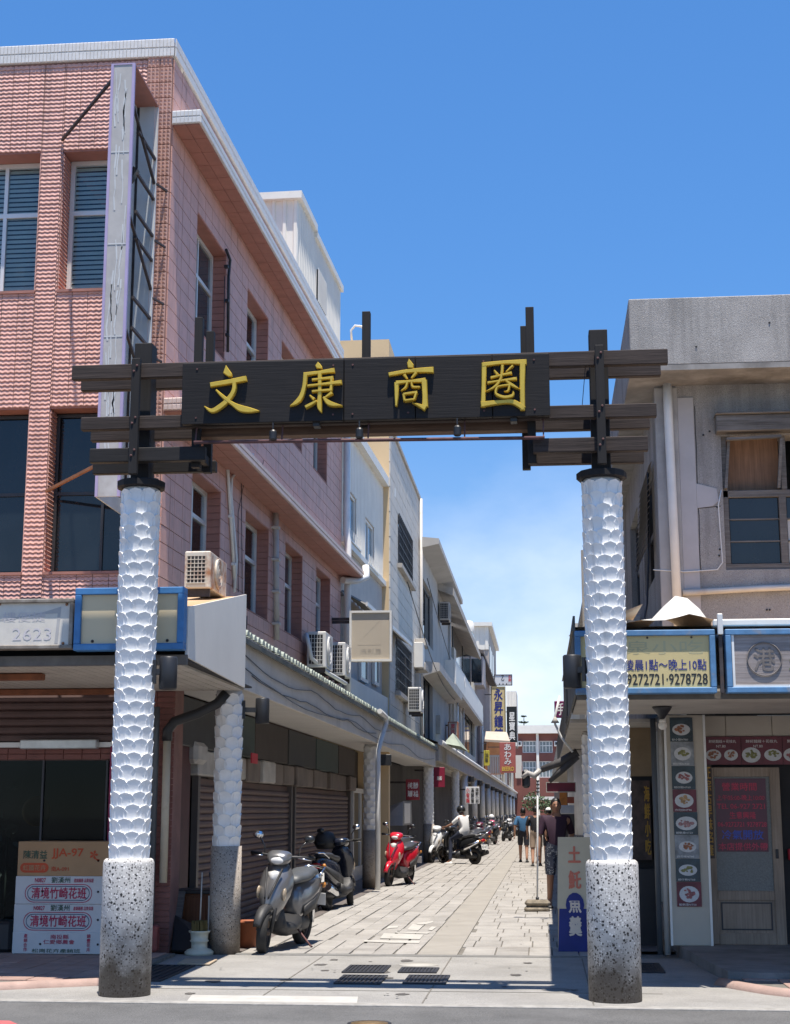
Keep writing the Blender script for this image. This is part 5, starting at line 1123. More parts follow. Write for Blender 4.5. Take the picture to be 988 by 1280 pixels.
MB().box((at(655, 998, 178).x, 176, at(655, 1000, 178).z), (at(702, 998, 178).x, 182, at(655, 996, 178).z)).build('entrance_canopy', m_white, bf)
# backdrop trees: a conifer standing above the roof
def leaf_cloud(mb, c, r, n, size, flat=.6):
    for _ in range(n):
        d = V(random.gauss(0,1), random.gauss(0,1), random.gauss(0,1)).normalized(); p = Vector(c)+V(d.x*r[0], d.y*r[1], d.z*r[2])*(random.random()**.4)
        u = V(random.gauss(0,1), random.gauss(0,1), random.gauss(0,flat)).normalized()*size*random.uniform(.6, 1.3); v = u.cross(V(random.gauss(0,1), random.gauss(0,1), random.gauss(0,1))).normalized()*size*.5
        mb._add([p-u, p+v, p+u, p-v], [(0,1,2,3)])
m_leaf = mat('conifer_needles', (.035, .06, .03), .8, var=.3, vs=.8); m_bark = mat('bark', (.09, .07, .055), .9, var=.2)
pt = at(655, 893, 215); tr = thing('norfolk_pine', 'distant tiered conifer rising above the far brick roof', 'tree', (pt.x, 215, 0))
MB().tube([(pt.x, 215, 0), (pt.x, 215, pt.z-.5)], [.35, .05], 8).build('trunk', m_bark, tr)
mb = MB(); z = pt.z-.3; k = 0
while z > 8:
    L_ = .25+ (pt.z-z)*.38
    for j in range(7):
        a = j*2*math.pi/7+k*.4+random.uniform(-.2, .2); e = V(pt.x+math.cos(a)*L_, 215+math.sin(a)*L_, z+L_*.12)
        mb.bar((pt.x, 215, z), e, .06)
        for q in range(int(6+L_*9)):
            f = random.uniform(.25, 1); p = V(pt.x, 215, z).lerp(e, f); leaf_cloud(mb, p, (.12, .12, .07), 2, .16)
    z -= .85; k += 1
mb.build('crown', m_leaf, tr)
t = thing('street_tree', 'small green tree in front of the far brick building', 'tree', (at(668, 1005, 172).x, 172, 0)); c = at(668, 1003, 172)
MB().tube([(c.x, 172, 0), (c.x+.1, 172, 1.6)], [.14, .08], 8).build('trunk', m_bark, t); mb = MB(); leaf_cloud(mb, (c.x, 172, 2.5), (1.4, 1.2, 1.2), 420, .17); leaf_cloud(mb, (c.x+1.6, 172.5, 2.0), (1.2, 1, .9), 260, .17); mb.build('crown', mat('broad_leaves', (.06, .1, .04), .7, var=.3, vs=1), t)

# cables slung along the arcade fascia and between the houses
cb = thing('street_cables', 'thin black cables slung along the arcade fascia and facades on the left', 'cable', (-3.27, 20, 3))
for k, (x, z, y0, y1, sag) in enumerate(((-3.265, 3.2, 16.3, 33, .12), (-3.262, 3.05, 16.4, 46, .16), (-3.268, 3.0, 17, 30, .06))):
    n = 26; MB().tube([(x, y0+(y1-y0)*i/n, z-sag*abs(math.sin(math.pi*3*i/n))+random.uniform(-.012, .012)) for i in range(n+1)], .006, 5).build('cable', m_black, cb)
for k, (p0, p1, sag) in enumerate((((-3.0, 34, 6.6), (-3.2, 56, 5.5), .5), ((-3.2, 56, 5.6), (-3.2, 95, 5.8), .8), ((-3.3, 44, 8.2), (-3.3, 70, 6.5), .6))):
    a, b = Vector(p0), Vector(p1); MB().tube([a.lerp(b, i/14)-V(0, 0, sag*math.sin(math.pi*i/14)) for i in range(15)], .012, 5).build('cable', m_black, cb)
# ------------------------------------------------------------------ concrete corner building on the right
RY, RX = 16.9, 1.34
m_peb = mat('pebbledash', (.35, .34, .33), .9, var=.16, vs=2, bump=.8, bs=150, speck=[((.2, .19, .18), 130, .25), ((.5, .48, .46), 120, .2)], dirt=((.17, .165, .16), 1.0, .52, .65), streak=((.1, .097, .094), 2.6, .5, .65))
m_peb_side = m_peb
m_rend = mat('patched_render', (.4, .395, .39), .85, var=.14, vs=2, bump=.2, bs=60, dirt=((.2, .195, .19), 1.3, .52, .6), streak=((.15, .145, .14), 4, .54, .5))
m_oldwood = wood('grey_old_wood', (.2, .19, .18), .8, 'X', .4, .5)
m_ply = wood('brown_ply', (.27, .15, .085), .7, 'Z', .55, .2)
rb = thing('concrete_building', 'grey pebbledash corner building with a deep parapet on the right', 'building', (RX, RY, 0))
rh = [(2.05, 4.12, 3.6, 5.64)]
mb = MB()
for q in rects_minus([(RX, 2.6, 7, 6.3)], rh): mb.box((q[0], RY, q[1]), (q[2], RY+.3, q[3]))
mb.build('front_wall', m_peb, rb)
sh_holes = [(17.9, 4.2, 19.6, 5.6), (20.6, 4.2, 22.4, 5.6)]
mb = MB()
for q in rects_minus([(RY+.301, 2.6, 26, 6.3)], sh_holes): mb.box((RX, q[0], q[1]), (RX+.25, q[2], q[3]))
mb.build('side_wall', m_peb, rb)
MB().box((1.03, 16.25, 6.24), (7, 26, 6.3)).build('roof_slab', mat('grimy_eave', (.26, .25, .24), .9, var=.3, vs=3, dirt=((.12, .11, .1), 2, .5, .7)), rb)
MB().bbox((1.03, 16.25, 6.301), (7, 16.5, 7.07), .01).build('parapet', m_peb, rb)
MB().bbox((1.03, 16.5, 6.301), (1.28, 26, 7.06), .01).build('parapet', m_peb, rb)
MB().box((2.0, RY+1.2, 2.6), (7, RY+1.3, 6.2)).build('inner_wall', m_room, rb); MB().box((2.4, RY+1.31, 2.6), (2.5, 26, 6.2)).build('inner_wall', m_room, rb)
# render patches, cracks and the corner strip
MB().bbox((RX-.012, RY-.022, 2.62), (RX+.24, RY-.002, 6.22), .008).build('render_strip', m_rend, rb)
MB().bbox((RX+.24, RY-.014, 3.56), (RX+.42, RY-.002, 6.1), .006).build('render_strip', mat('render_pale', (.45, .44, .45), .85, var=.08, dirt=((.3, .29, .29), 1.5, .57, .5)), rb)
mb = MB(); q = [(1.76, 5.1), (1.98, 5.04), (2.0, 4.9), (1.93, 4.84), (1.76, 4.82)]; mb.prism(q, RY-.012, RY-.001, 1); mb.build('render_patch', MATS['render_pale'], rb)
mb = MB()
for z0, z1, x in ((4.1, 4.82, 1.775), (4.82, 6.0, 1.775)): mb.tube([(x+random.uniform(-.006, .006), RY-.001, z0+(z1-z0)*k/8) for k in range(9)], .004, 4)
mb.tube([(1.78, RY-.001, 4.82), (2.02, RY-.001, 4.84)], .004, 4); mb.build('crack', m_black, rb, kind='stuff')
for x, z in ((1.93, 5.7), (1.86, 5.66), (1.98, 4.83), (2.0, 4.55), (1.99, 4.35), (1.98, 4.28), (2.5, 3.67), (2.47, 3.67), (2.55, 6.75), (1.75, 6.5), (1.5, 3.95)): MB().ball((x, RY-.002 if z < 6.2 else 16.249, z), .012, 6, 4).build('bolt_hole', m_black, rb)
# window with its weathered hood
MB().bbox((1.99, RY-.16, 5.66), (3.7, RY+.02, 5.85), .01).build('window_hood', m_oldwood, rb)
MB().bbox((1.98, RY-.2, 5.85), (3.7, RY-.0, 5.87), .005).build('hood_cap', m_oldwood, rb)
wv = MB()
for a, b, c, d in ((2.05, 4.94, 3.6, 5.02), (2.05, 4.12, 3.6, 4.19), (2.05, 4.19, 2.11, 5.64), (2.66, 4.19, 2.74, 4.94), (2.7, 5.02, 2.76, 5.64), (3.3, 4.19, 3.36, 5.64)): wv.bbox((a, RY+.02, b), (c, RY+.12, d), .004)
wf = wv.build('window', m_oldwood, rb)
MB().box((2.11, RY+.16, 5.02), (2.7, RY+.18, 5.64)).build('ply_board', m_ply, wf)
mb = MB(); mb.bar((2.08, RY-.02, 5.03), (2.14, RY+.02, 5.62), .07, .03); mb.bar((2.1, RY-.1, 5.58), (2.7, RY-.1, 5.6), .06, .03); mb.bar((2.66, RY-.02, 5.03), (2.7, RY-.1, 5.58), .06, .03); mb.build('open_casement', m_oldwood, wf)
for r in range(3):
    z0 = 4.2+r*.25; MB().box((2.12, RY+.06, z0), (2.65, RY+.07, z0+.235)).build('pane', m_dglass, wf)
    MB().box((2.75, RY+.06, z0), (3.3, RY+.07, z0+.235)).build('pane', m_dglass if r == 2 else mat('frosted_pane', (.5, .5, .47), .4), wf)
    if r: MB().box((2.11, RY+.04, z0-.015), (3.3, RY+.1, z0)).build('glazing_bar', m_oldwood, wf)
# pipes and cable
MB().tube([(1.47, RY-.09, 6.24), (1.47, RY-.09, 5.9), (1.48, RY-.09, 5.0), (1.5, RY-.08, 3.35)], .05, 12).build('downpipe', m_wpvc, rb)
MB().tube([(1.56, RY-.06, 3.86), (2.4, RY-.06, 3.9), (7, RY-.06, 4.0)], .035, 10).build('wall_pipe', mat('stained_pipe', (.6, .57, .52), .6, var=.12, dirt=((.35, .27, .2), 4, .56, .5)), rb)
MB().tube([(1.25, RY-.02, 4.13), (1.6, RY-.03, 4.1), (1.95, RY-.03, 4.12), (2.01, RY-.03, 4.2), (2.0, RY-.03, 4.5), (1.99, RY-.03, 4.85), (2.03, RY-.03, 5.02)], .007, 6).build('cable', m_wpvc, rb)
# side windows and lean-to louvre
for q in sh_holes:
    window(rb, lambda u, d, v, q=q: V(RX+.08+d, q[0]+u, q[1]+v), q[2]-q[0], q[3]-q[1], .7, (.5,), m_aludark, m_smoke, .07)
lv = thing('louvre_shade', 'slatted grey shade hung beside the side windows of the concrete building', 'shade', (1.2, 17.9, 4.6))
for k in range(14):
    z = 5.5-k*.075; MB()._add([(RX-.02-k*.006, 17.45, z), (RX-.02-k*.006, 19.4, z), (RX-.06-k*.006, 19.4, z-.05), (RX-.06-k*.006, 17.45, z-.05)], [(0,1,2,3)]).build('slat', m_conc2, lv)
tag(MB().bbox((1.02, 19.8, 3.45), (1.3, 20.6, 4.0), .02).build('air_conditioner', m_conc2), 'grey air conditioner low on the side of the concrete building', 'air conditioner')
MB().tube([(1.28, 17.6, 5.4), (1.25, 17.5, 4.4), (1.2, 17.3, 3.8), (1.1, 16.6, 3.45)], .012, 5).build('cable', m_black, rb)
# ------------------------------------------------------------------ awning and signs on the right
RA = thing('shop_awning', 'flat boarded awning with rusty metal edge over the right shop', 'awning', (1.5, 15, 2.5))
ms_ = MATS['soffit_board_paint']
for k in range(34):
    y = 13.56+k*.1
    if y > 16.75: break
    MB().box((.32, y, 2.53), (7, y+.092, 2.552)).build('soffit_board', ms_, RA)
MB().box((.32, 13.56, 2.554), (7, 16.88, 2.58)).build('soffit_backing', m_room, RA)
MB().box((.3, 13.5, 2.46), (7, 13.56, 2.525)).build('front_rail', MATS['brown_rail'], RA)
MB()._add([(.3, 13.5, 3.1), (7, 13.5, 3.1), (7, RY-.02, 3.4), (.3, RY-.02, 3.4)], [(0,1,2,3)]).build('roof_sheet', MATS['orange_sheet'], RA)
MB().bbox((1.5, 13.45, 3.09), (7, 13.62, 3.15), .01).build('roof_edge', m_trim, RA)
m_stain = mat('stained_dark_sheet', (.1, .1, .095), .7, var=.45, vs=2, dirt=((.28, .27, .25), 2, .55, .7))
MB().box((.28, 13.5, 2.5), (.3, 20.5, 3.2)).build('side_sheet', m_stain, RA)
MB()._add([(.26, 13.5, 3.06), (.26, 20.5, 3.2), (.9, 20.5, 3.5), (.9, 13.5, 3.3)], [(0,1,2,3)]).build('side_roof', m_conc2, RA)
ts, pn = framed_sign('shop_sign', 'yellow blue-framed signboard with opening hours and phone numbers', .29, 1.5, 2.5, 3.05, 13.36, mat('rusted_blue_frame', (.09, .22, .4), .6, var=.2, vs=10, dirt=((.3, .26, .22), 7, .55, .7)), mat('yellow_acrylic', (.6, .49, .24), .45, var=.06, vs=2, streak=((.4, .35, .18), 7, .6, .4)), .05)
mb = MB(); letters(mb, '9272721·9278728', (.735, 13.378, 2.575), (1,0,0), (0,0,1), .69, .095, .012); mb.build('phone_digits', m_ink, pn)
mb = MB(); letters(mb, '凌晨1點～晚上10點', (.72, 13.378, 2.7), (1,0,0), (0,0,1), .7, .095, .012); mb.build('opening_hours', m_blueink, pn)
m_ghost = mat('ghost_ink', (.47, .42, .24), .6)
mb = MB(); letters(mb, '港泉小吃', (.5, 13.379, 2.84), (1,0,0), (0,0,1), .9, .12, .0); mb.build('ghost_characters', m_ghost, pn)
for x in (.45, .62, .92, 1.3): MB().ball((x, 13.375, 2.985), .01, 6, 4).build('screw', m_steel, pn)
ts2, pn2 = framed_sign('shop_sign', 'weathered wooden signboard with a carved ring emblem beside the yellow sign', 1.585, 4.0, 2.5, 3.05, 13.36, MATS['rusted_blue_frame'], wood('grey_sign_wood', (.36, .32, .31), .8, 'X', .55, .4), .05)
MB().box((1.64, 13.362, 2.55), (1.66, 13.38, 3.0)).build('inner_border', m_wink, pn2); MB().box((1.66, 13.362, 2.55), (3.95, 13.38, 2.568)).build('inner_border', m_wink, pn2)
m_carve = mat('carved_edge', (.17, .15, .14), .8, var=.3, vs=8)
cx, cz, r = 1.915, 2.79, .145
mb = MB(); mb.tube([(cx+r*math.cos(a*math.pi/16), 13.372, cz+r*math.sin(a*math.pi/16)) for a in range(33)], .006, 6, cap=False); mb.build('ring', m_carve, pn2)
mb = MB(); letters(mb, '港', (cx-.09, 13.377, cz-.1), (1,0,0), (0,0,1), .18, .2, .015); mb.build('emblem', m_carve, pn2)
mb = MB(); letters(mb, '泉記', (2.12, 13.377, 2.68), (1,0,0), (0,0,1), .5, .25, .01); mb.build('lettering', mat('worn_green', (.16, .17, .1), .8), pn2)
MB().bar((1.542, 13.34, 2.5), (1.542, 13.34, 3.14), .03, .03).build('clamp_post', m_steel, RA); MB().bbox((1.52, 13.3, 3.0), (1.565, 13.345, 3.18), .004).build('clamp', m_alu, RA)
# crumpled white sheet on the awning
tp = MB(); n = 9; P = {}
for i in range(n):
    for j in range(7):
        u, v = i/(n-1), j/6; x = .68+.86*u; y = 13.75+.8*v; z = 3.14+.3*math.exp(-((u-.62)/.26)**2)*(1-.55*v)*(1 if j else .35)+random.uniform(-.02, .02)+.05*math.sin(u*9+v*4)
        P[i, j] = (x, y, max(z, 3.13))
tp._add([P[i, j] for i in range(n) for j in range(7)], [(i*7+j, (i+1)*7+j, (i+1)*7+j+1, i*7+j+1) for i in range(n-1) for j in range(6)], True)
tag(tp.build('crumpled_sheet', mat('grimy_white_sheet', (.6, .58, .53), .6, var=.1, vs=3, dirt=((.5, .3, .14), 3, .6, .6))), 'crumpled off-white plastic sheet lying on the right awning', 'sheet')
q = at(770, 760, 14.2)
# ------------------------------------------------------------------ right shop front
rs = thing('eatery_front', 'cream eatery front with photo menus and wooden door in the shade on the right', 'shop front', (2.2, 17.2, .1))
m_creamw = mat('cream_panel', (.5, .45, .37), .6, var=.08, vs=2, dirt=((.32, .27, .2), 2, .57, .5)); m_wdoor = wood('pale_door_wood', (.34, .27, .21), .6, 'Z', .65, .2)
for a, b in ((1.72, 2.0), (2.005, 2.5), (2.505, 3.2), (3.205, 4.2)): MB().bbox((a, 17.16, 2.31), (b, 17.24, 2.53), .004).build('upper_panel', m_creamw, rs)
MB().box((2.55, 17.3, .1), (7, 17.36, 2.31)).build('dark_opening', m_room, rs)
MB().box((1.72, 17.26, .1), (7, 17.29, 2.53)).build('backing', m_room, rs)
# dish photos: flat prints
m_card = mat('dark_print', (.035, .06, .075), .4, var=.5, vs=9); m_card2 = mat('maroon_print', (.13, .02, .035), .4, var=.3, vs=9); m_card3 = mat('pale_print', (.25, .27, .29), .4, var=.5, vs=8); m_plate = mat('plate_print', (.55, .56, .57), .4, var=.12, vs=20)
foods = [mat('food_print_%d' % i, c, .5, var=.5, vs=30) for i, c in enumerate(((.3, .12, .06), (.2, .2, .07), (.3, .1, .1), (.4, .25, .12), (.32, .17, .17)))]
def dish(parent, x0, z0, x1, z1, y, k, m, plates=1, strip=True):
    c = MB().box((x0, y-.004, z0), (x1, y, z1)).build('dish_photo', m, parent)
    for j in range(plates):
        cx = x0+(x1-x0)*(j+.5)/plates; cz = z0+(z1-z0)*(.5 if plates == 1 else .34); rx = (x1-x0)*random.uniform(.36, .47)/plates; rz = min(rx*random.uniform(.6, .85), (z1-z0)*.42); cx += (x1-x0)*random.uniform(-.03, .03)
        mb = MB(); mb._add([(cx+rx*math.cos(a*math.pi/10), y-.0055, cz+rz*math.sin(a*math.pi/10)) for a in range(20)], [tuple(range(20))]); mb.build('plate_print', m_plate, c)
        mb = MB()
        for _ in range(16):
            a = random.uniform(0, 6.28); rr = random.random()**.5*.58; px_, pz_ = cx+rx*rr*math.cos(a), cz+rz*.1+rz*rr*math.sin(a); s_ = rx*random.uniform(.12, .26)
            mb._add([(px_+s_*math.cos(t_)*random.uniform(.6, 1.2), y-.0065-_*.00012, pz_+s_*.7*math.sin(t_)) for t_ in (0, 1.05, 2.1, 3.14, 4.2, 5.2)], [tuple(range(6))])
        mb.build('food_print', foods[k % 5], c)
    if strip:
        mb = MB(); letters(mb, random.choice(('蚵仔煎NT60', '炒小管NT80', '蛤蜊湯NT50', '炸花枝NT90')), (x0+.02, y-.0052, z0+.008), (1,0,0), (0,0,1), (x1-x0)*.7, (z1-z0)*.1); mb.build('caption', m_wink, c)
    return c
for k, (a, b) in enumerate(((1.76, 2.155), (2.16, 2.6), (2.605, 3.05))):
    c = dish(rs, a, 2.0, b, 2.305, 17.14, k, m_card2, 2, False)
    mb = MB(); letters(mb, '鮮蚵麵線＋花枝丸', (a+.05, 17.1345, 2.235), (1,0,0), (0,0,1), b-a-.1, .035); letters(mb, 'NT.80', (a+.13, 17.1345, 2.185), (1,0,0), (0,0,1), .1, .028); mb.build('caption', m_wink, c)
# wooden door with red film
dr = thing('wooden_door', 'pale wooden sliding door with red lettered film on its glass', 'door', (1.8, 17.2, .1))
for a, b, c, d in ((1.75, .1, 1.84, 1.97), (2.44, .1, 2.55, 1.97), (1.84, 1.87, 2.44, 1.97), (1.84, .56, 2.44, .66), (1.84, .1, 2.44, .22)): MB().bbox((a, 17.1, b), (c, 17.15, d), .005).build('rail', m_wdoor, dr)
MB().box((1.84, 17.12, .22), (2.44, 17.135, .56)).build('panel', m_wdoor, dr)
mb = MB()
for a, b, c, d in ((1.87, .25, 2.41, .265), (1.87, .525, 2.41, .54), (1.87, .265, 1.885, .525), (2.395, .265, 2.41, .525)): mb.box((a, 17.112, b), (c, 17.12, d))
mb.build('moulding', m_aludark, dr)
MB().box((1.84, 17.12, .66), (2.44, 17.13, 1.87)).build('glass', mat('patterned_glass', (.16, .17, .165), .35, var=.25, vs=60, bump=.4, bs=90), dr)
fl = MB().box((1.855, 17.112, 1.07), (2.4, 17.119, 1.85)).build('red_film', mat('dark_red_film', (.075, .008, .03), .3, var=.2), dr)
m_neon = mat('red_letter', (.5, .03, .08), .5); m_neonb = mat('blue_letter', (.03, .08, .45), .5)
for txt, z, h, x0_, x1_, m_ in (('營業時間', 1.72, .085, 1.93, 2.3, m_neon), ('上午05:00-晚上10:00', 1.615, .06, 1.87, 2.38, m_neon), ('TEL 06-927 2721', 1.525, .055, 1.87, 2.38, m_neon), ('生意興隆', 1.42, .075, 2.0, 2.28, m_neon), ('06-9272721 9278728', 1.335, .05, 1.87, 2.39, m_neon), ('冷氣開放', 1.2, .1, 1.91, 2.35, m_neonb), ('本店提供外帶', 1.085, .08, 1.87, 2.39, m_neon)):
    mb = MB(); letters(mb, txt, (x0_, 17.1105, z), (1,0,0), (0,0,1), x1_-x0_, h, .012); mb.build('lettering', m_, fl)
MB().bbox((2.47, 17.085, 1.0), (2.5, 17.1, 1.1), .004).build('handle', m_black, dr)
# yellow and black vertical couplet
cp = MB().box((1.74, 17.06, 1.0), (1.82, 17.075, 2.0)).build('couplet_strip', mat('dark_couplet', (.05, .03, .02), .5)); tag(cp, 'narrow dark vertical strip with gold characters left of the wooden door', 'sign')
mb = MB(); letters(mb, '正宗古早味名產', (1.752, 17.0585, 1.02), (1,0,0), (0,0,1), .056, .96, .015, True); mb.build('lettering', mat('gold_ink', (.45, .25, .03), .5), cp)
tag(MB().bbox((2.62, 17.2, .98), (2.72, 17.29, 1.1), .01).build('red_switch', m_redink), 'small red box in the dark opening right of the door', 'box')
# tall menu board
mn = thing('menu_board', 'tall cream menu board covered with dish photos beside the wooden door', 'sign', (1.5, 16.9, .1))
MB().bbox((1.31, 16.93, .1), (1.755, 16.99, 2.53), .006).build('board', m_creamw, mn)
mb = MB(); mb.box((1.31, 16.92, .1), (1.335, 16.929, 2.53)); mb.build('edge', m_alu, mn); mb = MB(); mb.box((1.73, 16.92, .1), (1.755, 16.929, 2.53)); mb.build('edge', m_alu, mn)
hs_ = [2.5, 2.24, 1.98, 1.73, 1.49, 1.25, 1.0, .76, .5]
for k, (a, b) in enumerate(zip(hs_, hs_[1:])): dish(mn, 1.375+.002*k, b+.003, 1.62+.004*k, a, 16.918, k, (m_card, m_card3, m_card, m_card2)[k % 4], 1, True)
# hanging bulb
bl = thing('hanging_bulb', 'bare round bulb on a flared shade under the right awning', 'lamp', (1.17, 15.5, 2.4)); p = at(828, 893, 15.5)
MB().lathe([(.02, 0), (.09, .1), (.1, .12), (.02, .125)], (p.x, 15.5, 2.405), 14).build('shade', m_aludark, bl); MB().lathe([(.03, .08), (.035, .05)], (p.x, 15.5, 2.32), 12).build('socket', m_trim, bl); MB().ball((p.x, 15.5, 2.34), .045, 14, 10).build('bulb', m_trim, bl)
# passage left of the menu board: dark with a framed poster, pipes
ps = thing('side_passage', 'dark recess with papered wall between right column and menu board', 'wall', (1.0, 18, 0))
MB().box((.8, 18.2, 0), (1.31, 18.25, 2.53)).build('back_wall', m_room, ps); MB().box((.98, 18.16, 1.9), (1.31, 18.2, 2.53)).build('upper_panel', mat('tan_board', (.28, .2, .12), .8, var=.2), ps)
for x, m_, r in ((1.28, m_pvc, .035), (1.2, MATS['dark_pvc'], .03)): MB().tube([(x, 17.0, .0), (x, 17.0, 2.5)], r, 8).build('pipe', m_, ps)
po = MB().box((1.0, 18.1, .95), (1.22, 18.14, 1.85)).build('poster', mat('poster_dark', (.08, .05, .04), .5, var=.6, vs=7)); tag(po, 'dark red and gold poster in the recess behind the right gate column', 'poster')
mb = MB(); letters(mb, '海鮮小吃', (1.15, 18.095, 1.0), (1,0,0), (0,0,1), .06, .8, .02, True); mb.build('lettering', MATS['gold_ink'], po)
MB().box((.9, 18.05, .0), (1.3, 18.1, .85)).build('low_cabinet', m_aludark, ps)
MB().box((.72, 26.5, 0), (1.34, 26.6, 6)).build('end_wall', m_conc2, ps)
# right arcade columns, canopy, shops along the lane
for i, (y, lab) in enumerate(((19.0, 'white scaly arcade column just left behind the right gate column'), (24.5, 'second white column on the right, behind the man in dark shirt'), (31, 'third white column on the right side, half hidden by hanging signs'))):
    t = arcade_column(y, lab, x=.62, zt=2.45, scales=(i == 0), single=False, group='arcade columns on the right')
rc = thing('lane_awning', 'cluttered dark awning edge running down the right side of the lane', 'awning', (.5, 24, 2.4))
MB().box((.3, 17.05, 2.46), (1.34, 60, 2.5)).build('soffit', m_conc2, rc)
MB().box((.3, 20.52, 2.5), (.34, 34, 3.0)).build('edge_sheet', m_stain, rc); MB().box((.32, 34, 2.5), (.36, 60, 3.0)).build('edge_sheet', m_white, rc)
MB().box((.27, 17.3, 2.55), (.279, 18.8, 2.85)).build('black_panel', m_black, rc)
MB().box((.5, 16.2, 2.53), (.66, 16.4, 2.6)).build('rust_bracket', m_rust, rc)
for i, (y0, y1, z1, m_) in enumerate(((26.65, 40, 5.6, m_cream2), (40.05, 60, 6.2, m_white), (60.05, 95, 5.0, m_cream2), (95.05, 150, 5.5, m_brown))):
    x = .95+.0*i; t = thing('lane_house', ['cream house hidden behind the right gate column', 'white house on the right further down the lane', 'low cream house on the right beyond the white one', 'brownish last house on the right of the lane'][i], 'building', (x, y0, 0))
    MB().box((x, y0, 0), (x+4, y1, z1)).build('wall', m_, t); MB().box((x-.1, y0, z1), (x+4, y1, z1+.15)).build('roof_edge', m_conc2, t)
    MB().box((x-.02, y0+1, .2), (x-.005, y1-1, 2.3)).build('shop_opening', m_room, t)
for i, (y0, y1) in enumerate(((42, 52), (62, 74))):
    MB()._add([(.95, y0, 2.9), (.25, y0, 2.5), (.25, y1, 2.5), (.95, y1, 2.9)], [(0,1,2,3)]).build('cloth_awning', mat('red_awning' if i else 'white_awning', (.3, .05, .05) if i else (.6, .6, .58), .7), rc)
# hanging bits on the right of the lane
sign_at('long dark red horizontal sign under the furled awning on the right', 683, 720, 977.5, 990.5, 23.6, mat('wine_sign', (.16, .012, .03), .45, var=.15), th=.1, border=(m_conc2, .012), arm=False)
sign_at('small purple sign with a white character high on the right', 693.5, 706, 876, 897, 25.5, mat('purple_sign', (.16, .01, .09), .5), [('手', .3, .15, .9, .85, m_wink, False)], arm=False)
sign_at('orange lettered paper sign hanging below the dark red sign', 700, 709, 990, 1008, 26, mat('orange_sign', (.4, .14, .02), .6, var=.3, vs=12), th=.03, arm=False)
t = thing('furled_awning', 'furled grey awning on a folding arm sticking out over the lane', 'awning', (.5, 22, 2.3))
p = [at(*c, 22) for c in ((722, 940), (700, 953), (677, 962))]; q = [at(*c, 22) for c in ((722, 945), (703, 962), (687, 977))]
MB().tube(p, [.06, .055, .045], 8).build('roll', mat('dark_canvas', (.07, .065, .065), .8, var=.3, vs=6), t); MB().tube(q, [.05, .05, .03], 8).build('roll', MATS['dark_canvas'], t)
mb = MB(); pp = [at(*c, 21.6) for c in ((700, 870), (694, 895), (694, 905), (702, 922), (716, 940))]; mb.tube(pp, .018, 6); mb.build('arm', m_wpvc, t)
mb = MB(); a = at(694, 900, 21.6); mb.lathe([(.06, 0), (.03, .05), (.015, .09)], (a.x, 21.6, a.z-.04), 10); mb.build('knuckle', m_conc2, t)
mb = MB(); pp = [at(*c, 22) for c in ((676, 962), (668, 970), (660, 966), (653, 972))]; mb.tube(pp, [.04, .05, .035, .03], 7); mb.build('cloth_end', MATS['plastic_wrap'], t)
tag(MB().bbox((at(653, 985, 22).x, 22, at(653, 985, 22).z), (at(663, 985, 22).x, 22.12, at(653, 962, 22).z), .03).build('black_bag', m_black), 'black bundle hanging at the tip of the furled awning', 'bag')
# goods and signs glimpsed deeper on the right
for k, (px, py, Y, w_, h_, c, lab) in enumerate(((712, 1012, 25.4, .3, .14, (.5, .5, .5), 'white paper notice stuck on the right shop beyond the near man'), (716, 1000, 30, .5, .12, (.3, .08, .05), 'dim red shelf sign behind the right arcade column'), (727, 1030, 25.6, .16, .3, (.55, .42, .03), 'yellow bag hanging behind the man in the dark shirt'), (709, 1026, 30, .4, .5, (.06, .06, .065), 'dark crate stack in the right arcade behind the man'))):
    a = at(px, py, Y); tag(MB().bbox((a.x-w_/2, Y, a.z-h_/2), (a.x+w_/2, Y+.06, a.z+h_/2), .015).build(('paper_notice', 'shelf_sign', 'yellow_bag', 'crate')[k], mat('goods_%d' % k, c, .6, var=.2)), lab, ('paper', 'sign', 'bag', 'crate')[k])
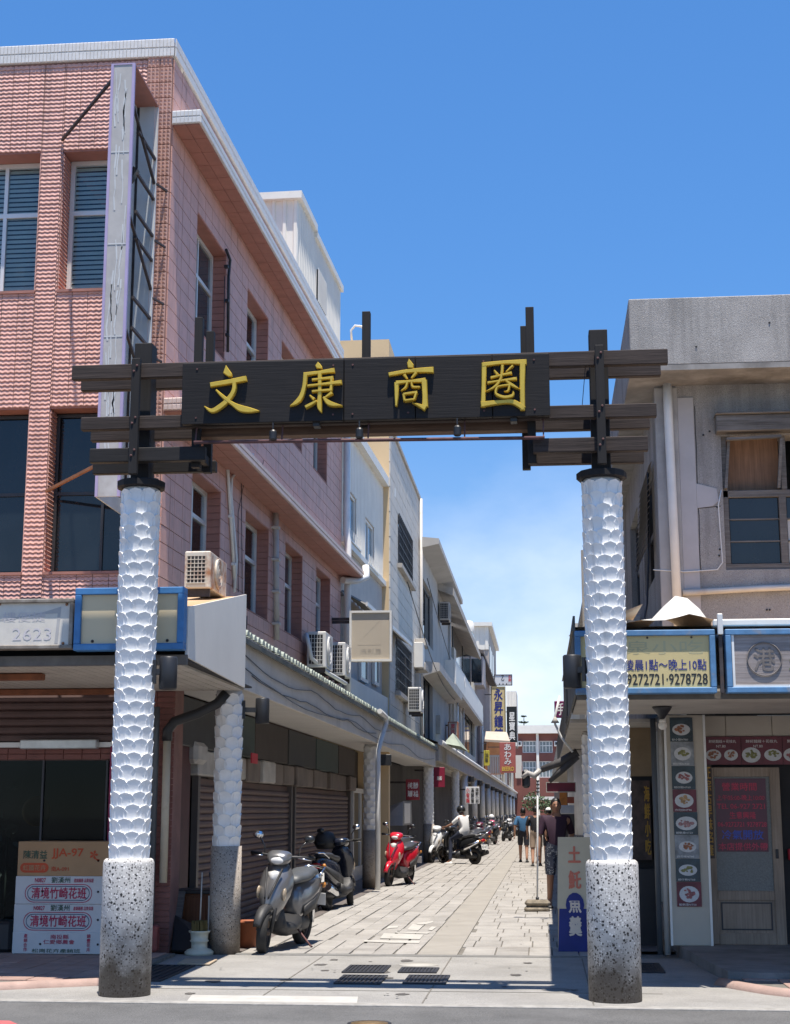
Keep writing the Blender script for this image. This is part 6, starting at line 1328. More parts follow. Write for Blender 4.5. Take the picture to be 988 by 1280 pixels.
# ------------------------------------------------------------------ air conditioners
m_acw = mat('ac_white', (.66, .65, .62), .5, var=.06, dirt=((.42, .3, .2), 5, .62, .4)); m_acr = mat('ac_rusty', (.62, .58, .5), .6, var=.1, vs=5, dirt=((.36, .15, .06), 5, .47, .95))
def air_con(label, x0, y0, z0, dx, dy, dz, m, legs=True):
    """outdoor unit, fan facing the lane (+x), coil grille on the near end"""
    t = thing('air_conditioner', label, 'air conditioner', (x0+dx/2, y0+dy/2, z0), 'outdoor units on the left')
    b = MB().bbox((x0, y0, z0), (x0+dx, y0+dy, z0+dz), .012).build('casing', m, t)
    MB().box((x0+.03, y0-.006, z0+.05), (x0+dx-.05, y0-.001, z0+dz-.05)).build('coil', m_room, b)
    for k in range(6): MB().box((x0+.03+k*(dx-.08)/5-.004, y0-.016, z0+.04), (x0+.03+k*(dx-.08)/5+.004, y0-.007, z0+dz-.04)).build('grille_wire', m, b)
    for k in range(8): MB().box((x0+.025, y0-.019, z0+.05+k*(dz-.1)/7-.004), (x0+dx-.045, y0-.0165, z0+.05+k*(dz-.1)/7+.004)).build('grille_wire', m, b)
    r = min(dy, dz)*.4; c = (x0+dx, y0+dy*.42, z0+dz/2)
    f = MB().lathe([(r, .002), (r, .006), (r*.97, .006)], c, 24, axis=(1, 0, 0)).build('fan_hole', m_room, t)
    MB().lathe([(r, .0), (r*1.04, .02), (r, .024), (r*.96, .02)], c, 24, axis=(1, 0, 0)).build('fan_ring', m, f)
    for q in (.3, .62, .9):
        n = 18; MB().tube([(c[0]+.022, c[1]+r*q*math.cos(2*math.pi*k/n), c[2]+r*q*math.sin(2*math.pi*k/n)) for k in range(n+1)], .004, 4, cap=False).build('guard_ring', m, f)
    for k in range(4):
        a = math.pi*k/4; MB().bar((c[0]+.018, c[1]-r*math.cos(a), c[2]-r*math.sin(a)), (c[0]+.018, c[1]+r*math.cos(a), c[2]+r*math.sin(a)), .006).build('guard_spoke', m, f)
    for y in (y0+.08, y0+dy-.08): MB().box((x0+.02, y-.02, z0-.08), (x0+dx-.02, y+.02, z0-.001)).build('foot', m_steel, t)
    return t
air_con('rusty old air conditioner sitting on the white awning box', -3.6, 15.0, 3.72, .27, .8, .38, m_acr)
p = on_wall(384, 820, .12); a = sw(p[0], .42, 0)
air_con('white air conditioner, nearer of the pair above the arcade canopy', a.x-.3, a.y, 3.86, .32, .85, .6, m_acw)
p = on_wall(410, 830, .12); a2 = sw(p[0], .42, 0)
air_con('white air conditioner, farther of the pair above the arcade canopy', a2.x-.3, a2.y, 3.9, .32, .85, .6, m_acw)
tag(MB().tube([(a.x-.3, a.y-.1, 4.4), (a.x-.25, a.y-.25, 4.3), (a.x-.2, a.y-.15, 4.0), (a.x, a.y+.3, 3.8), (a.x+.1, a.y+2, 3.75)], .035, 8).build('coolant_hose', m_wpvc), 'white wrapped coolant hose curling below the two air conditioners', 'hose')
# fittings on the far facades
for par, X, y, z0, z1, m_ in ((b3, X3+.07, y31-.25, 3.5, z3, m_pvc), (b4, X4+.07, y41-.4, 3.5, z4-.2, m_pvc), (b5, X4+.08, y50+4.2, 3.7, bz0, m_wpvc), (b5, X4+.08, y50+8.8, 3.7, bz0, m_pvc), (b6, X4+.08, y60+7, 3.7, 7, m_wpvc)):
    MB().tube([(X, y, z0), (X, y, z1)], .05, 8).build('downpipe', m_, par)
for par, X, y, z in ((b4, X4, y40+6.2, 4.3), (b5, X4, y50+4.4, 4.6), (b3, X3, y30+7.2, 5.0)): MB().bbox((X, y-.25, z-.3), (X+.14, y+.25, z+.3), .01).build('meter_box', m_conc2, par)
air_con('grey air conditioner high on the slab canopy house wall', X4+.05, y40+7.2, 7.9, .34, .9, .62, m_conc2)
air_con('air conditioner under the long white balcony', X4+.05, y50+3.6, 6.3, .34, .9, .62, m_acw)
air_con('air conditioner below the grilled window of the pale tiled house', X3+.12, y30+3.4, 4.0, .34, .9, .62, m_acw)
# ------------------------------------------------------------------ cartons
m_cartb = mat('brown_carton', (.4, .24, .12), .8, var=.08, vs=3, bump=.1); m_cartw = mat('white_carton', (.58, .57, .55), .75, var=.06, vs=3, dirt=((.45, .42, .38), 3, .6, .4))
m_pr = mat('carton_red', (.42, .03, .08), .7); m_pg = mat('carton_green', (.03, .08, .05), .7); m_pb = mat('carton_blue', (.05, .1, .16), .7); m_po = mat('carton_orange', (.5, .07, .02), .7)
BY = 15.9
def carton(label, px0, px1, py0, py1, m, dy=0):
    a = at(px0, py1, BY+dy); b = at(px1, py0, BY+dy); a.z = max(a.z, .05)
    t = thing('carton', label, 'carton', (a.x, BY+dy, a.z), 'stacked flower cartons')
    body = MB().bbox((a.x, BY+dy, a.z), (b.x, BY+dy+.42, b.z), .006).build('box', m, t)
    for x in (a.x+(b.x-a.x)*.28, a.x+(b.x-a.x)*.85): MB().lathe([(.012, 0), (.012, .003)], (x, BY+dy-.001, a.z+(b.z-a.z)*.45), 10, axis=(0, -1, 0)).build('vent_hole', m_black, body)
    def tx(s, u0, v0, u1, v1, m_, bold=.012, vert=False):
        mb = MB(); letters(mb, s, (a.x+u0*(b.x-a.x), BY+dy-.003, a.z+v0*(b.z-a.z)), (1,0,0), (0,0,1), (u1-u0)*(b.x-a.x), (v1-v0)*(b.z-a.z), bold, vert); mb.build('print', m_, body)
    return t, body, a, b, tx
def pill(body, a, b, u0, v0, u1, v1, m, y, line=None):
    x0, x1, z0, z1 = a.x+u0*(b.x-a.x), a.x+u1*(b.x-a.x), a.z+v0*(b.z-a.z), a.z+v1*(b.z-a.z); r = (z1-z0)/2; pts = []
    for k in range(11): t_ = math.pi/2-math.pi*k/10; pts.append((x1-r+r*math.cos(t_), z0+r+r*math.sin(t_)))
    for k in range(11): t_ = -math.pi/2-math.pi*k/10; pts.append((x0+r+r*math.cos(t_), z0+r+r*math.sin(t_)))
    mb = MB()
    if line:
        n = len(pts); cx, cz = (x0+x1)/2, (z0+z1)/2
        ins = [(x+(cx-x)/abs(cx-x+1e-9)*line*.9 if abs(z-cz) < r*.9 else x, z+(line if z < cz else -line)*min(1, abs(z-cz)/r)) for x, z in pts]
        mb._add([(x, y, z) for x, z in pts]+[(x, y, z) for x, z in ins], [(k, (k+1) % n, n+(k+1) % n, n+k) for k in range(n)])
    else: mb._add([(x, y, z) for x, z in pts], [tuple(range(len(pts)))])
    return mb.build('print', m, body)
t, bd, a, b, tx = carton('white carton with dark red vertical print, bottom of the carton stack', 14.5, 142, 1165.5, 1198, m_cartw)
tx('產銷合作', .115, .1, .15, .92, m_pr, .02, True); tx('錦豐花卉', .74, .1, .775, .92, m_pr, .02, True); tx('南投縣', .38, .68, .56, .88, m_pr); tx('仁愛鄉農會', .31, .45, .62, .65, m_pr); tx('松崗花卉產銷班', .2, .06, .68, .24, m_pg)
t, bd, a, b, tx = carton('white carton with framed red characters, second from the bottom of the stack', 16.5, 142, 1130.5, 1165, m_cartw, .01)
def flower_print():
    pill(bd, a, b, .1, .06, .79, .72, m_pr, a.y-.0025, .008); pill(bd, a, b, .125, .13, .765, .65, m_pb, a.y-.0028, .008)
    tx('清境竹崎花班', .17, .2, .73, .6, m_pr, .02); tx('N0827', .2, .78, .31, .93, m_pr, .02); tx('劉漢州', .37, .76, .56, .97, m_pg); tx('產銷履歷 品質保證', .6, .78, .8, .92, m_pr)
flower_print()
t, bd, a, b, tx = carton('white carton with framed red characters, right under the brown carton', 18.5, 142, 1095.5, 1130, m_cartw, .0)
flower_print()
t, bd, a, b, tx = carton('brown carton with red code letters on top of the white cartons', 21.5, 142, 1052, 1095, m_cartb, .005)
tx('陳清益', .06, .5, .31, .74, m_pg); tx('JJA-97', .36, .5, .69, .8, m_po, .02); pill(bd, a, b, .03, .1, .33, .38, m_po, a.y-.0025); tx('虹國花卉', .06, .16, .3, .32, m_cartb, .015); tx('南A-091', .36, .14, .54, .28, m_po)
mb = MB(); cx, cz = a.x+.8*(b.x-a.x), a.z+.62*(b.z-a.z)
for k in range(5):
    t_ = k*1.2566; mb._add([(cx, BY+.0015, cz), (cx+.035*math.cos(t_-.4), BY+.0015, cz+.035*math.sin(t_-.4)), (cx+.05*math.cos(t_), BY+.0015, cz+.05*math.sin(t_)), (cx+.035*math.cos(t_+.4), BY+.0015, cz+.035*math.sin(t_+.4))], [(0,1,2,3)])
mb._add([(cx, BY+.001, cz-.03), (cx+.05, BY+.001, cz-.07), (cx+.07, BY+.001, cz-.05)], [(0,1,2)]); mb.build('print', m_po, bd)
tag(MB().bbox((-5.95, 16.05, .05), (-5.6, 16.4, .36), .03).build('dark_bag', m_black), 'dark bag on the pavement left of the carton stack', 'bag')
# ------------------------------------------------------------------ clutter between the left columns
m_cab = wood('cabinet_wood', (.19, .065, .022), .5, 'Z', .5, .15)
t = thing('wooden_cabinet', 'reddish brown wooden cabinet standing in shade behind the nearest arcade column', 'cabinet', (-3.85, 17.2, 0))
MB().bbox((-4.12, 17.1, 0), (-3.48, 17.6, .6), .008).build('carcass', m_cab, t); MB().bbox((-4.15, 17.07, .6), (-3.45, 17.63, .64), .006).build('top', m_black, t); MB().box((-3.73, 17.085, .03), (-3.715, 17.099, .58)).build('door_gap', m_trim, t)
MB().bbox((-4.1, 17.085, .04), (-3.76, 17.099, .57), .004).build('cabinet_door', m_cab, t)
t = thing('blue_bucket', 'dark blue tub on the wooden cabinet', 'tub', (-3.6, 17.3, .64)); MB().lathe([(.1, 0), (.13, .02), (.16, .18), (.15, .19)], (-3.62, 17.32, .64), 18).build('tub', mat('blue_plastic', (.05, .12, .2), .4), t)
MB().tube([(-3.78, 17.32, .8), (-3.62, 17.32, .93), (-3.46, 17.32, .8)], .006, 5).build('handle', m_steel, t)
c = gnd(249, 1194)
t = thing('planter_pot', 'cream pedestal pot with a brown brush top beside the nearest arcade column', 'pot', (c.x, c.y, 0))
MB().lathe([(.15, .0), (.155, .03), (.13, .055), (.085, .07), (.085, .13), (.1, .14), (.1, .15), (.09, .155), (.095, .22), (.115, .235), (.115, .25), (.09, .245)], (c.x, c.y, .004), 28).build('pot', mat('cream_glaze', (.55, .53, .42), .4, var=.1, vs=8, dirt=((.25, .22, .15), 8, .6, .5)), t)
mb = MB()
for k in range(220):
    a_ = random.uniform(0, 6.28); r = .08*random.random()**.5; mb.bar((c.x+r*math.cos(a_), c.y+r*math.sin(a_), .2), (c.x+r*1.05*math.cos(a_), c.y+r*1.05*math.sin(a_), .33+random.uniform(-.02, .03)), .009)
mb.build('brush_top', mat('dry_brush', (.12, .09, .03), .9, var=.3), t, kind='stuff')
MB().tube([(c.x-.02, c.y+.1, .3), (c.x-.02, c.y+.15, .85)], .008, 6).build('stick', m_pvc, t)
def board(label, pts, m, th=.03):
    mb = MB(); P = [Vector(p) for p in pts]; n = (P[1]-P[0]).cross(P[2]-P[0]).normalized()*th; mb._add(P+[p+n for p in P], [(0,1,2,3),(7,6,5,4),(0,4,5,1),(1,5,6,2),(2,6,7,3),(3,7,4,0)]); return tag(mb.build('leaning_board', m), label, 'board', 'boards between the left columns')
board('dark plank leaning on the cabinet left side', [(-4.05, 16.75, .01), (-3.98, 16.75, .01), (-3.98, 17.05, .62), (-4.05, 17.05, .62)], m_oldwood)
board('dark slanted plank lying between pot and pillar', [(-4.0, 16.6, .02), (-3.55, 16.5, .02), (-3.6, 16.75, .18), (-4.05, 16.9, .36)], m_aludark)
g0 = [gnd(*q) for q in ((222, 1207), (262, 1208), (272, 1202), (232, 1201))]; board('pale flat board on the ground before the cream pot', [(v.x, v.y, .012) for v in g0], mat('pale_ply', (.42, .33, .23), .8, var=.1), .012)
c = gnd(311, 1187); t = thing('clay_pot', 'orange brown clay pot between column and grey scooter', 'pot', (c.x, c.y, 0)); MB().lathe([(.08, 0), (.1, .02), (.125, .26), (.14, .27), (.14, .3), (.11, .29), (.1, .2)], (c.x-.05, c.y+.2, .0), 20).build('pot', mat('clay', (.3, .09, .035), .7, var=.2, vs=8), t)
tag(MB().bbox((-4.22, 16.2, .05), (-4.08, 16.34, .32), .02).build('red_can', mat('dull_red', (.22, .05, .04), .6, var=.3, vs=9)), 'small red can beside the left gate column', 'can')
# ------------------------------------------------------------------ sandwich board and pole
t = thing('sandwich_board', 'cream and dark blue painted board with food characters by the right gate column', 'sign', (.35, 17.1, 0))
m_sbc = mat('board_cream', (.52, .45, .32), .7, var=.07, vs=3, dirt=((.35, .28, .18), 3, .6, .4)); m_sbb = mat('board_blue', (.01, .018, .16), .6, var=.15, vs=4)
x0, x1, Yb = .12, .62, 17.1
def slant(z): return Yb+.12*z
for a, b, m_ in ((.0, .46, m_sbb), (.46, 1.22, m_sbc)): MB()._add([(x0, slant(a), a), (x1, slant(a), a), (x1+.02, slant(b), b), (x0+.02, slant(b), b), (x0, slant(a)+.03, a), (x1, slant(a)+.03, a), (x1+.02, slant(b)+.03, b), (x0+.02, slant(b)+.03, b)], [(0,1,2,3),(7,6,5,4),(0,4,5,1),(1,5,6,2),(2,6,7,3),(3,7,4,0)]).build('panel', m_, t)
def sb_text(s, xx, z, w_, h_, m_, bold=.03, off=.006): mb = MB(); letters(mb, s, (xx, slant(z)-off, z), (1,0,0), (0, .12, 1), w_, h_, bold); mb.build('lettering', m_, t)
sb_text('土', .25, .95, .13, .17, mat('faded_red', (.55, .16, .1), .7)); sb_text('魠', .25, .67, .13, .19, MATS['faded_red'])
mb = MB(); n = 14; mb._add([(.31+.1*math.cos(6.283*k/n), slant(.46+.1*math.sin(6.283*k/n))-.003, .5+.13*math.sin(6.283*k/n)) for k in range(n)], [tuple(range(n))]); mb.build('blue_patch', m_sbb, t)
sb_text('魚', .245, .42, .13, .18, mat('cream_letter', (.65, .55, .45), .7), .03, .008); sb_text('羹', .245, .18, .13, .2, MATS['cream_letter'], .03, .008)
MB()._add([(x0+.02, slant(1.2)+.035, 1.2), (x1+.02, slant(1.2)+.035, 1.2), (x1, slant(0)+.5, 0), (x0, slant(0)+.5, 0)], [(0,1,2,3)]).build('rear_panel', m_sbc, t)
c = gnd(672, 1140); t = thing('pole_stand', 'thin white pole planted in a weathered stone block in the lane', 'pole', (c.x, c.y, 0))
bs = MB(); n = 10
bs.bbox((c.x-.2, c.y-.14, .0), (c.x+.19, c.y+.14, .085), .035); bs.bbox((c.x-.19, c.y-.13, .085), (c.x+.2, c.y+.13, .18), .04)
bs.build('block', mat('mossy_block', (.2, .17, .13), .95, var=.4, vs=14, bump=.8, bs=30, dirt=((.07, .06, .05), 9, .5, .7)), t)
MB().tube([(c.x, c.y, .17), (c.x+.02, c.y, 1.0), (c.x+.04, c.y, 2.1)], .014, 8).build('pole', m_wpvc, t)
MB().lathe([(.025, 0), (.025, .05)], (c.x+.003, c.y, .17), 10).build('collar', m_black, t)
for k in range(4): MB().tube([(c.x+.04, c.y, 1.78+k*.055), (c.x+.04, c.y, 1.805+k*.055)], .024, 8).build('tape_band', m_black, t)
# ------------------------------------------------------------------ scooters
m_rub = mat('tyre_rubber', (.022, .021, .02), .8, var=.3, vs=20); m_rimm = mat('wheel_rim', (.09, .07, .06), .45, metal=.6); m_blk = mat('scooter_black', (.016, .017, .019), .32, coat=.6, var=.1); m_mtb = mat('matt_black_trim', (.03, .03, .032), .55, var=.15)
m_chr = mat('chrome', (.75, .76, .78), .12, metal=1., var=.03); m_lens = mat('clear_lens', (.6, .6, .6), .15, var=.1, coat=.6); m_sig = mat('signal_lens', (.35, .28, .2), .2, coat=.5); m_tail = mat('tail_lens', (.4, .01, .012), .2, coat=.5); m_amber = mat('amber_lens', (.5, .2, .04), .25); m_plate_ = mat('number_plate', (.7, .7, .68), .5, var=.03); m_seat = mat('seat_vinyl', (.035, .035, .038), .5, bump=.1, bs=120)
m_silver = MATS.get('silver_grey_paint') or mat('silver_grey_paint', (.17, .17, .175), .3, metal=.5, var=.05, coat=.7); m_red = mat('red_paint_gloss', (.5, .012, .03), .25, coat=.8, var=.05); m_pinkp = mat('pink_paint_gloss', (.55, .08, .17), .3, coat=.6); m_whitep = mat('white_paint_gloss', (.68, .68, .67), .3, coat=.6, var=.04); m_navy = mat('navy_paint', (.012, .016, .03), .25, coat=.8, var=.1)
def ring(cx, cz, hw, hh, n=12, e=2.6, x=None, tilt=0):
    pts = []
    for k in range(n):
        t_ = 2*math.pi*k/n; c_, s_ = math.cos(t_), math.sin(t_)
        y = hw*math.copysign(abs(c_)**(2/e), c_); z = hh*math.copysign(abs(s_)**(2/e), s_); pts.append((cx+tilt*z, y, cz+z))
    return pts
def scooter(label, paint, loc, heading, group='parked scooters', lean=.08, plate='857-KFZ', steer=0.0, shield=None, detail=True, seatm=None, stand=True):
    r = thing('scooter', label, 'scooter', (loc[0], loc[1], 0), group, heading, world=False); r.rotation_euler = (0, 0, heading)
    L_ = Matrix.Rotation(-lean, 4, 'X')
    def B(mb, name, m, parent=None):
        mb.v = [tuple(L_ @ Vector(p)) for p in mb.v]; return mb.build(name, m, parent or r)
    shield = shield or paint
    def wheel(cx, st=0.0, name='front_wheel'):
        def tf(mb):
            if st: M = Matrix.Translation((cx, 0, .235)) @ Matrix.Rotation(st, 4, 'Z') @ Matrix.Translation((-cx, 0, -.235)); mb.v = [tuple(M @ Vector(p)) for p in mb.v]
            return mb
        w_ = B(tf(MB().lathe([(.16, -.045), (.2, -.055), (.228, -.035), (.236, 0), (.228, .035), (.2, .055), (.16, .045), (.155, 0), (.16, -.045)], (cx, 0, .236), 24, axis=(0, 1, 0))), name, m_rub)
        mb = MB().lathe([(.165, -.03), (.168, .0), (.165, .03), (.14, .03), (.135, 0), (.14, -.03), (.165, -.03)], (cx, 0, .236), 20, axis=(0, 1, 0)); mb.lathe([(.04, -.06), (.04, .06)], (cx, 0, .236), 12, axis=(0, 1, 0)); B(tf(mb), 'rim', m_rimm, w_)
        for k in range(5):
            t_ = k*1.2566+.3; B(tf(MB().bar((cx+.03*math.cos(t_), 0, .236+.03*math.sin(t_)), (cx+.145*math.cos(t_), 0, .236+.145*math.sin(t_)), .03, .022, up=V(0,1,0))), 'spoke', m_rimm, w_)
        return w_
    wheel(.63, steer); wheel(-.6, 0, 'rear_wheel')
    B(MB().tube([(.63, .075, .236), (.55, .075, .5), (.47, .05, .7)], .022, 8), 'fork', m_mtb); B(MB().tube([(.63, -.075, .236), (.55, -.075, .5), (.47, -.05, .7)], .022, 8), 'fork', m_mtb)
    fd = MB(); rings = []
    for k in range(9):
        t_ = math.radians(20+k*17.5); R_ = .268; cx, cz = .63+R_*math.cos(t_), .236+R_*math.sin(t_); wd = .07*(.6+.4*math.sin(math.pi*k/8))
        rings.append([(cx, wd*y_, cz+zz) for y_, zz in ((-1, -.035), (-.8, .0), (-.3, .02), (.3, .02), (.8, 0), (1, -.035), (.7, -.03), (-.7, -.03))])
    B(fd.loft(rings), 'front_fender', m_mtb if paint is m_silver else shield)
    # leg shield / nose
    sec = [(.34, .56, .07, .46), (.42, .63, .1, .45), (.52, .635, .145, .43), (.62, .605, .185, .41), (.72, .565, .2, .39), (.82, .51, .185, .36), (.9, .46, .14, .34), (.95, .42, .09, .33)]
    rings = [[(xf, 0, z), (xf-.025, hw*.35, z), (xf-.075, hw*.75, z), (xb+.01, hw, z), (xb-.03, hw*.85, z), (xb-.035, 0, z), (xb-.03, -hw*.85, z), (xb+.01, -hw, z), (xf-.075, -hw*.75, z), (xf-.025, -hw*.35, z)] for z, xf, hw, xb in sec]
    ns = B(MB().loft(rings), 'leg_shield', shield)
    for s in (-1, 1):
        B(MB().ball((.515, s*.15, .63), (.05, .02, .07), 10, 6), 'turn_signal', m_sig, ns)
        B(MB().loft([[(.50+.0*q_, s*y_, z_) for y_, z_ in ((.08, .9), (.095, .9), (.1, .88), (.085, .87))] if q_ == 0 else [(.66, s*y_, z_) for y_, z_ in ((.012, .6), (.03, .61), (.03, .58), (.012, .57))] for q_ in (0, 1)]), 'crease', m_mtb, ns)
    B(MB().loft([[(.49+.02*k, y_*(1-k*.35), .80+.0*k+zz*(1-k*.3)) for y_, zz in ((-.075, .05), (0, .07), (.075, .05), (.05, -.05), (0, -.1), (-.05, -.05))] for k in (0, 1, 2)]), 'nose_badge_panel', m_lens if shield is not m_blk else shield, ns)
    # floorboard and belly
    B(MB().loft([ring(.42, .32, .15, .07), ring(.3, .26, .165, .06), ring(.05, .255, .17, .06), ring(-.12, .3, .165, .1)]), 'floorboard', m_mtb)
    B(MB().loft([ring(.44, .42, .13, .16), ring(.38, .3, .16, .09), ring(.1, .2, .12, .05), ring(-.3, .22, .11, .07)]), 'belly_pan', m_mtb)
    # rear body
    B(MB().loft([ring(-.1, .5, .12, .2), ring(-.2, .52, .155, .22), ring(-.4, .57, .175, .2), ring(-.62, .63, .165, .16), ring(-.8, .68, .125, .12), ring(-.93, .71, .07, .06)]), 'body', paint)
    for s in (-1, 1): B(MB().loft([[(-.16, s*.165, .36), (-.16, s*.175, .47), (-.16, s*.15, .47), (-.16, s*.15, .36)], [(-.45, s*.19, .43), (-.45, s*.19, .55), (-.45, s*.16, .55), (-.45, s*.16, .43)], [(-.85, s*.12, .62), (-.85, s*.12, .68), (-.85, s*.1, .68), (-.85, s*.1, .62)]]), 'side_panel', m_mtb if paint is not m_blk else m_chr)
    sm_ = seatm or m_seat
    B(MB().loft([ring(-.02, .73, .08, .035), ring(-.08, .76, .125, .05), ring(-.25, .77, .15, .05), ring(-.4, .785, .145, .055), ring(-.46, .81, .14, .06), ring(-.66, .825, .12, .05), ring(-.78, .825, .07, .03)]), 'seat', sm_)
    B(MB().tube([(-.68, .13, .78), (-.88, .12, .86), (-.93, 0, .87), (-.88, -.12, .86), (-.68, -.13, .78)], .014, 6), 'grab_rail', m_chr)
    tl = B(MB().ball((-.93, 0, .68), (.04, .085, .05), 12, 6), 'tail_light', m_tail)
    for s in (-1, 1): B(MB().ball((-.9, s*.12, .67), (.04, .03, .035), 8, 5), 'indicator', m_amber)
    B(MB().loft([ring(-.78, .52, .06, .06, 8), ring(-.9, .46, .055, .015, 8), ring(-.98, .36, .05, .012, 8)]), 'rear_mudguard', m_mtb)
    pl_ = B(MB().obox((-.985, 0, .5), .008, .26, .14, Matrix.Rotation(.25, 3, 'Y')), 'number_plate', m_plate_)
    if detail and plate:
        mb = MB(); n_ = Matrix.Rotation(.25, 3, 'Y'); letters(mb, plate, Vector((-.985, 0, .5))+n_ @ V(-.006, .11, -.04), V(0, -1, 0), n_ @ V(0, 0, 1), .22, .08, .01); B(mb, 'plate_digits', m_ink, pl_)
    # engine, exhaust, stand
    B(MB().loft([ring(-.2, .28, .07, .08), ring(-.4, .26, .1, .1), ring(-.62, .25, .08, .08), ring(-.72, .24, .05, .05)]), 'engine', m_mtb)
    B(MB().tube([(-.35, -.13, .2), (-.5, -.15, .22), (-.62, -.16, .26), (-.95, -.16, .36)], [.025, .035, .06, .065], 10), 'exhaust', m_chr if paint is not m_blk else m_mtb)
    B(MB().tube([(-.6, .12, .27), (-.52, .14, .5)], .022, 8), 'shock_absorber', m_chr)
    if stand: B(MB().tube([(-.12, .12, .22), (-.16, .27, .055), (-.13, .3, .05)], .012, 6), 'side_stand', m_rust)
    # handlebar, lights, mirrors
    sa, ca = math.sin(steer), math.cos(steer)
    def hb(mb):
        M = Matrix.Translation((.4, 0, 0)) @ Matrix.Rotation(steer*.6, 4, 'Z') @ Matrix.Translation((-.4, 0, 0)); mb.v = [tuple(M @ Vector(p)) for p in mb.v]; return mb
    cw = B(hb(MB().loft([ring(.24, 1.01, .06, .045), ring(.3, 1.02, .13, .065), ring(.38, 1.01, .14, .075), ring(.44, .99, .12, .065), ring(.475, .975, .08, .045)])), 'headlight_cowl', shield)
    B(hb(MB().ball((.455, 0, .975), (.04, .085, .042), 14, 8)), 'headlight', m_lens, cw)
    B(hb(MB().tube([(.33, 0, .93), (.42, 0, .72)], .04, 8)), 'steering_neck', m_mtb)
    bar_ = B(hb(MB().tube([(.2, .34, 1.02), (.27, .2, 1.02), (.3, 0, 1.01), (.27, -.2, 1.02), (.2, -.34, 1.02)], .016, 8)), 'handlebar', m_mtb)
    for s in (-1, 1):
        B(hb(MB().tube([(.25, s*.23, 1.02), (.18, s*.36, 1.02)], .02, 8)), 'grip', m_rub, bar_)
        B(hb(MB().tube([(.31, s*.2, 1.01), (.27, s*.34, 1.0)], .007, 5)), 'brake_lever', m_chr, bar_)
        mi = B(hb(MB().tube([(.27, s*.19, 1.03), (.27, s*.2, 1.12), (.25, s*.27, 1.2)], .008, 6)), 'mirror_stem', m_blk, bar_)
        B(hb(MB().loft([[(.25+dx_, s*.29+.062*math.cos(t_)*k_, 1.225+.042*math.sin(t_)*k_) for t_ in (2*math.pi*j/12 for j in range(12))] for dx_, k_ in ((-.012, .96), (-.005, 1), (.015, .8), (.02, .3))])), 'mirror', m_chr if s < 0 else m_blk, mi)
    return r
def put(label, paint, f, b, **k):
    """by its front and rear wheel contact points"""
    f, b = Vector(f[:2]), Vector(b[:2]); d = (f-b).normalized(); c = (f+b)/2
    return scooter(label, paint, (c.x-d.x*.015, c.y-d.y*.015), math.atan2(d.y, d.x), **k)
g = gnd(323, 1195); put('silver grey scooter parked nearest the camera, facing it', m_silver, (g.x, g.y+.22), (g.x+.22, g.y+1.43), lean=.09, steer=.22, seatm=mat('grey_seat', (.07, .075, .08), .5))
g = gnd(402, 1139); put('black scooter seen from behind next to the grey one', m_navy, (g.x+.27, g.y+1.45), (g.x+.05, g.y+.22), lean=.1, steer=.3, plate='857-EDT')
g = gnd(484, 1109.5); put('glossy red scooter facing the camera beside the second arcade column', m_red, (g.x, g.y+.25), (g.x+.3, g.y+1.46), lean=.08, steer=.1)
fr, rr = gnd(552, 1079.5), gnd(597, 1081); rid = put('black scooter being ridden across the lane by the white-shirted rider', m_blk, fr, rr, lean=0, stand=False)
put('white fronted scooter half hidden behind the third arcade column', m_whitep, (-3.35, 45.9), (-3.05, 47.1))
put('silver scooter parked just behind the ridden black one', m_silver, (-3.0, 51.3), (-2.2, 52.2))
put('dark scooter parked against the far columns behind the rider', m_blk, (-3.1, 57), (-2.5, 58.1))
put('maroon scooter parked behind the silver scooter', mat('maroon_paint', (.12, .012, .03), .3, coat=.6), (-2.75, 62), (-2.4, 63.2))
g = gnd(612, 1053.5); put('pink scooter with a white helmet on it facing down the lane', m_pinkp, (g.x, g.y), (g.x+.25, g.y+1.2))
put('black scooter parked right beside the pink one', m_blk, (-2.1, 78.5), (-1.8, 79.7)); put('white scooter among the farthest parked scooters', m_whitep, (-2.2, 90), (-1.9, 91.2)); put('dark scooter among the farthest parked scooters', m_navy, (-1.7, 95), (-1.4, 96.2))
put('dark scooter at the very end of the parked row', m_mtb, (-2.6, 70), (-2.3, 71.2))
def helmet(label, c, m, visor=None, group=None):
    h = MB(); n = 16; rings = []
    for k in range(7):
        t_ = math.radians(-25+k*19); rings.append([(c[0]+.14*math.cos(t_)*math.cos(2*math.pi*j/n), c[1]+.12*math.cos(t_)*math.sin(2*math.pi*j/n), c[2]+.14*math.sin(t_)) for j in range(n)])
    h.loft(rings); o = h.build('helmet', m); tag(o, label, 'helmet', group); MB().lathe([(.142, 0), (.15, .012), (.142, .024)], (c[0], c[1], c[2]-.06), 16).build('rim', m_black, o); return o
g = gnd(612, 1053.5); helmet('white open helmet resting on the pink scooter handlebar', (g.x+.1, g.y+.45, 1.22), m_whitep)

# backpack/raincoat bundle on the black scooter
g = gnd(402, 1139)
bg_ = MB(); bg_.loft([[(g.x-.12+  .19*math.cos(t_)*s_, g.y+1.2+.15*math.sin(t_)*s_, z_) for t_ in (2*math.pi*j/10 for j in range(10))] for z_, s_ in ((.9, .7), (1.0, 1), (1.08, .9), (1.15, .7), (1.18, .3))]); tag(bg_.build('covered_bundle', m_mtb), 'black covered bundle over the front of the black scooter', 'bundle')
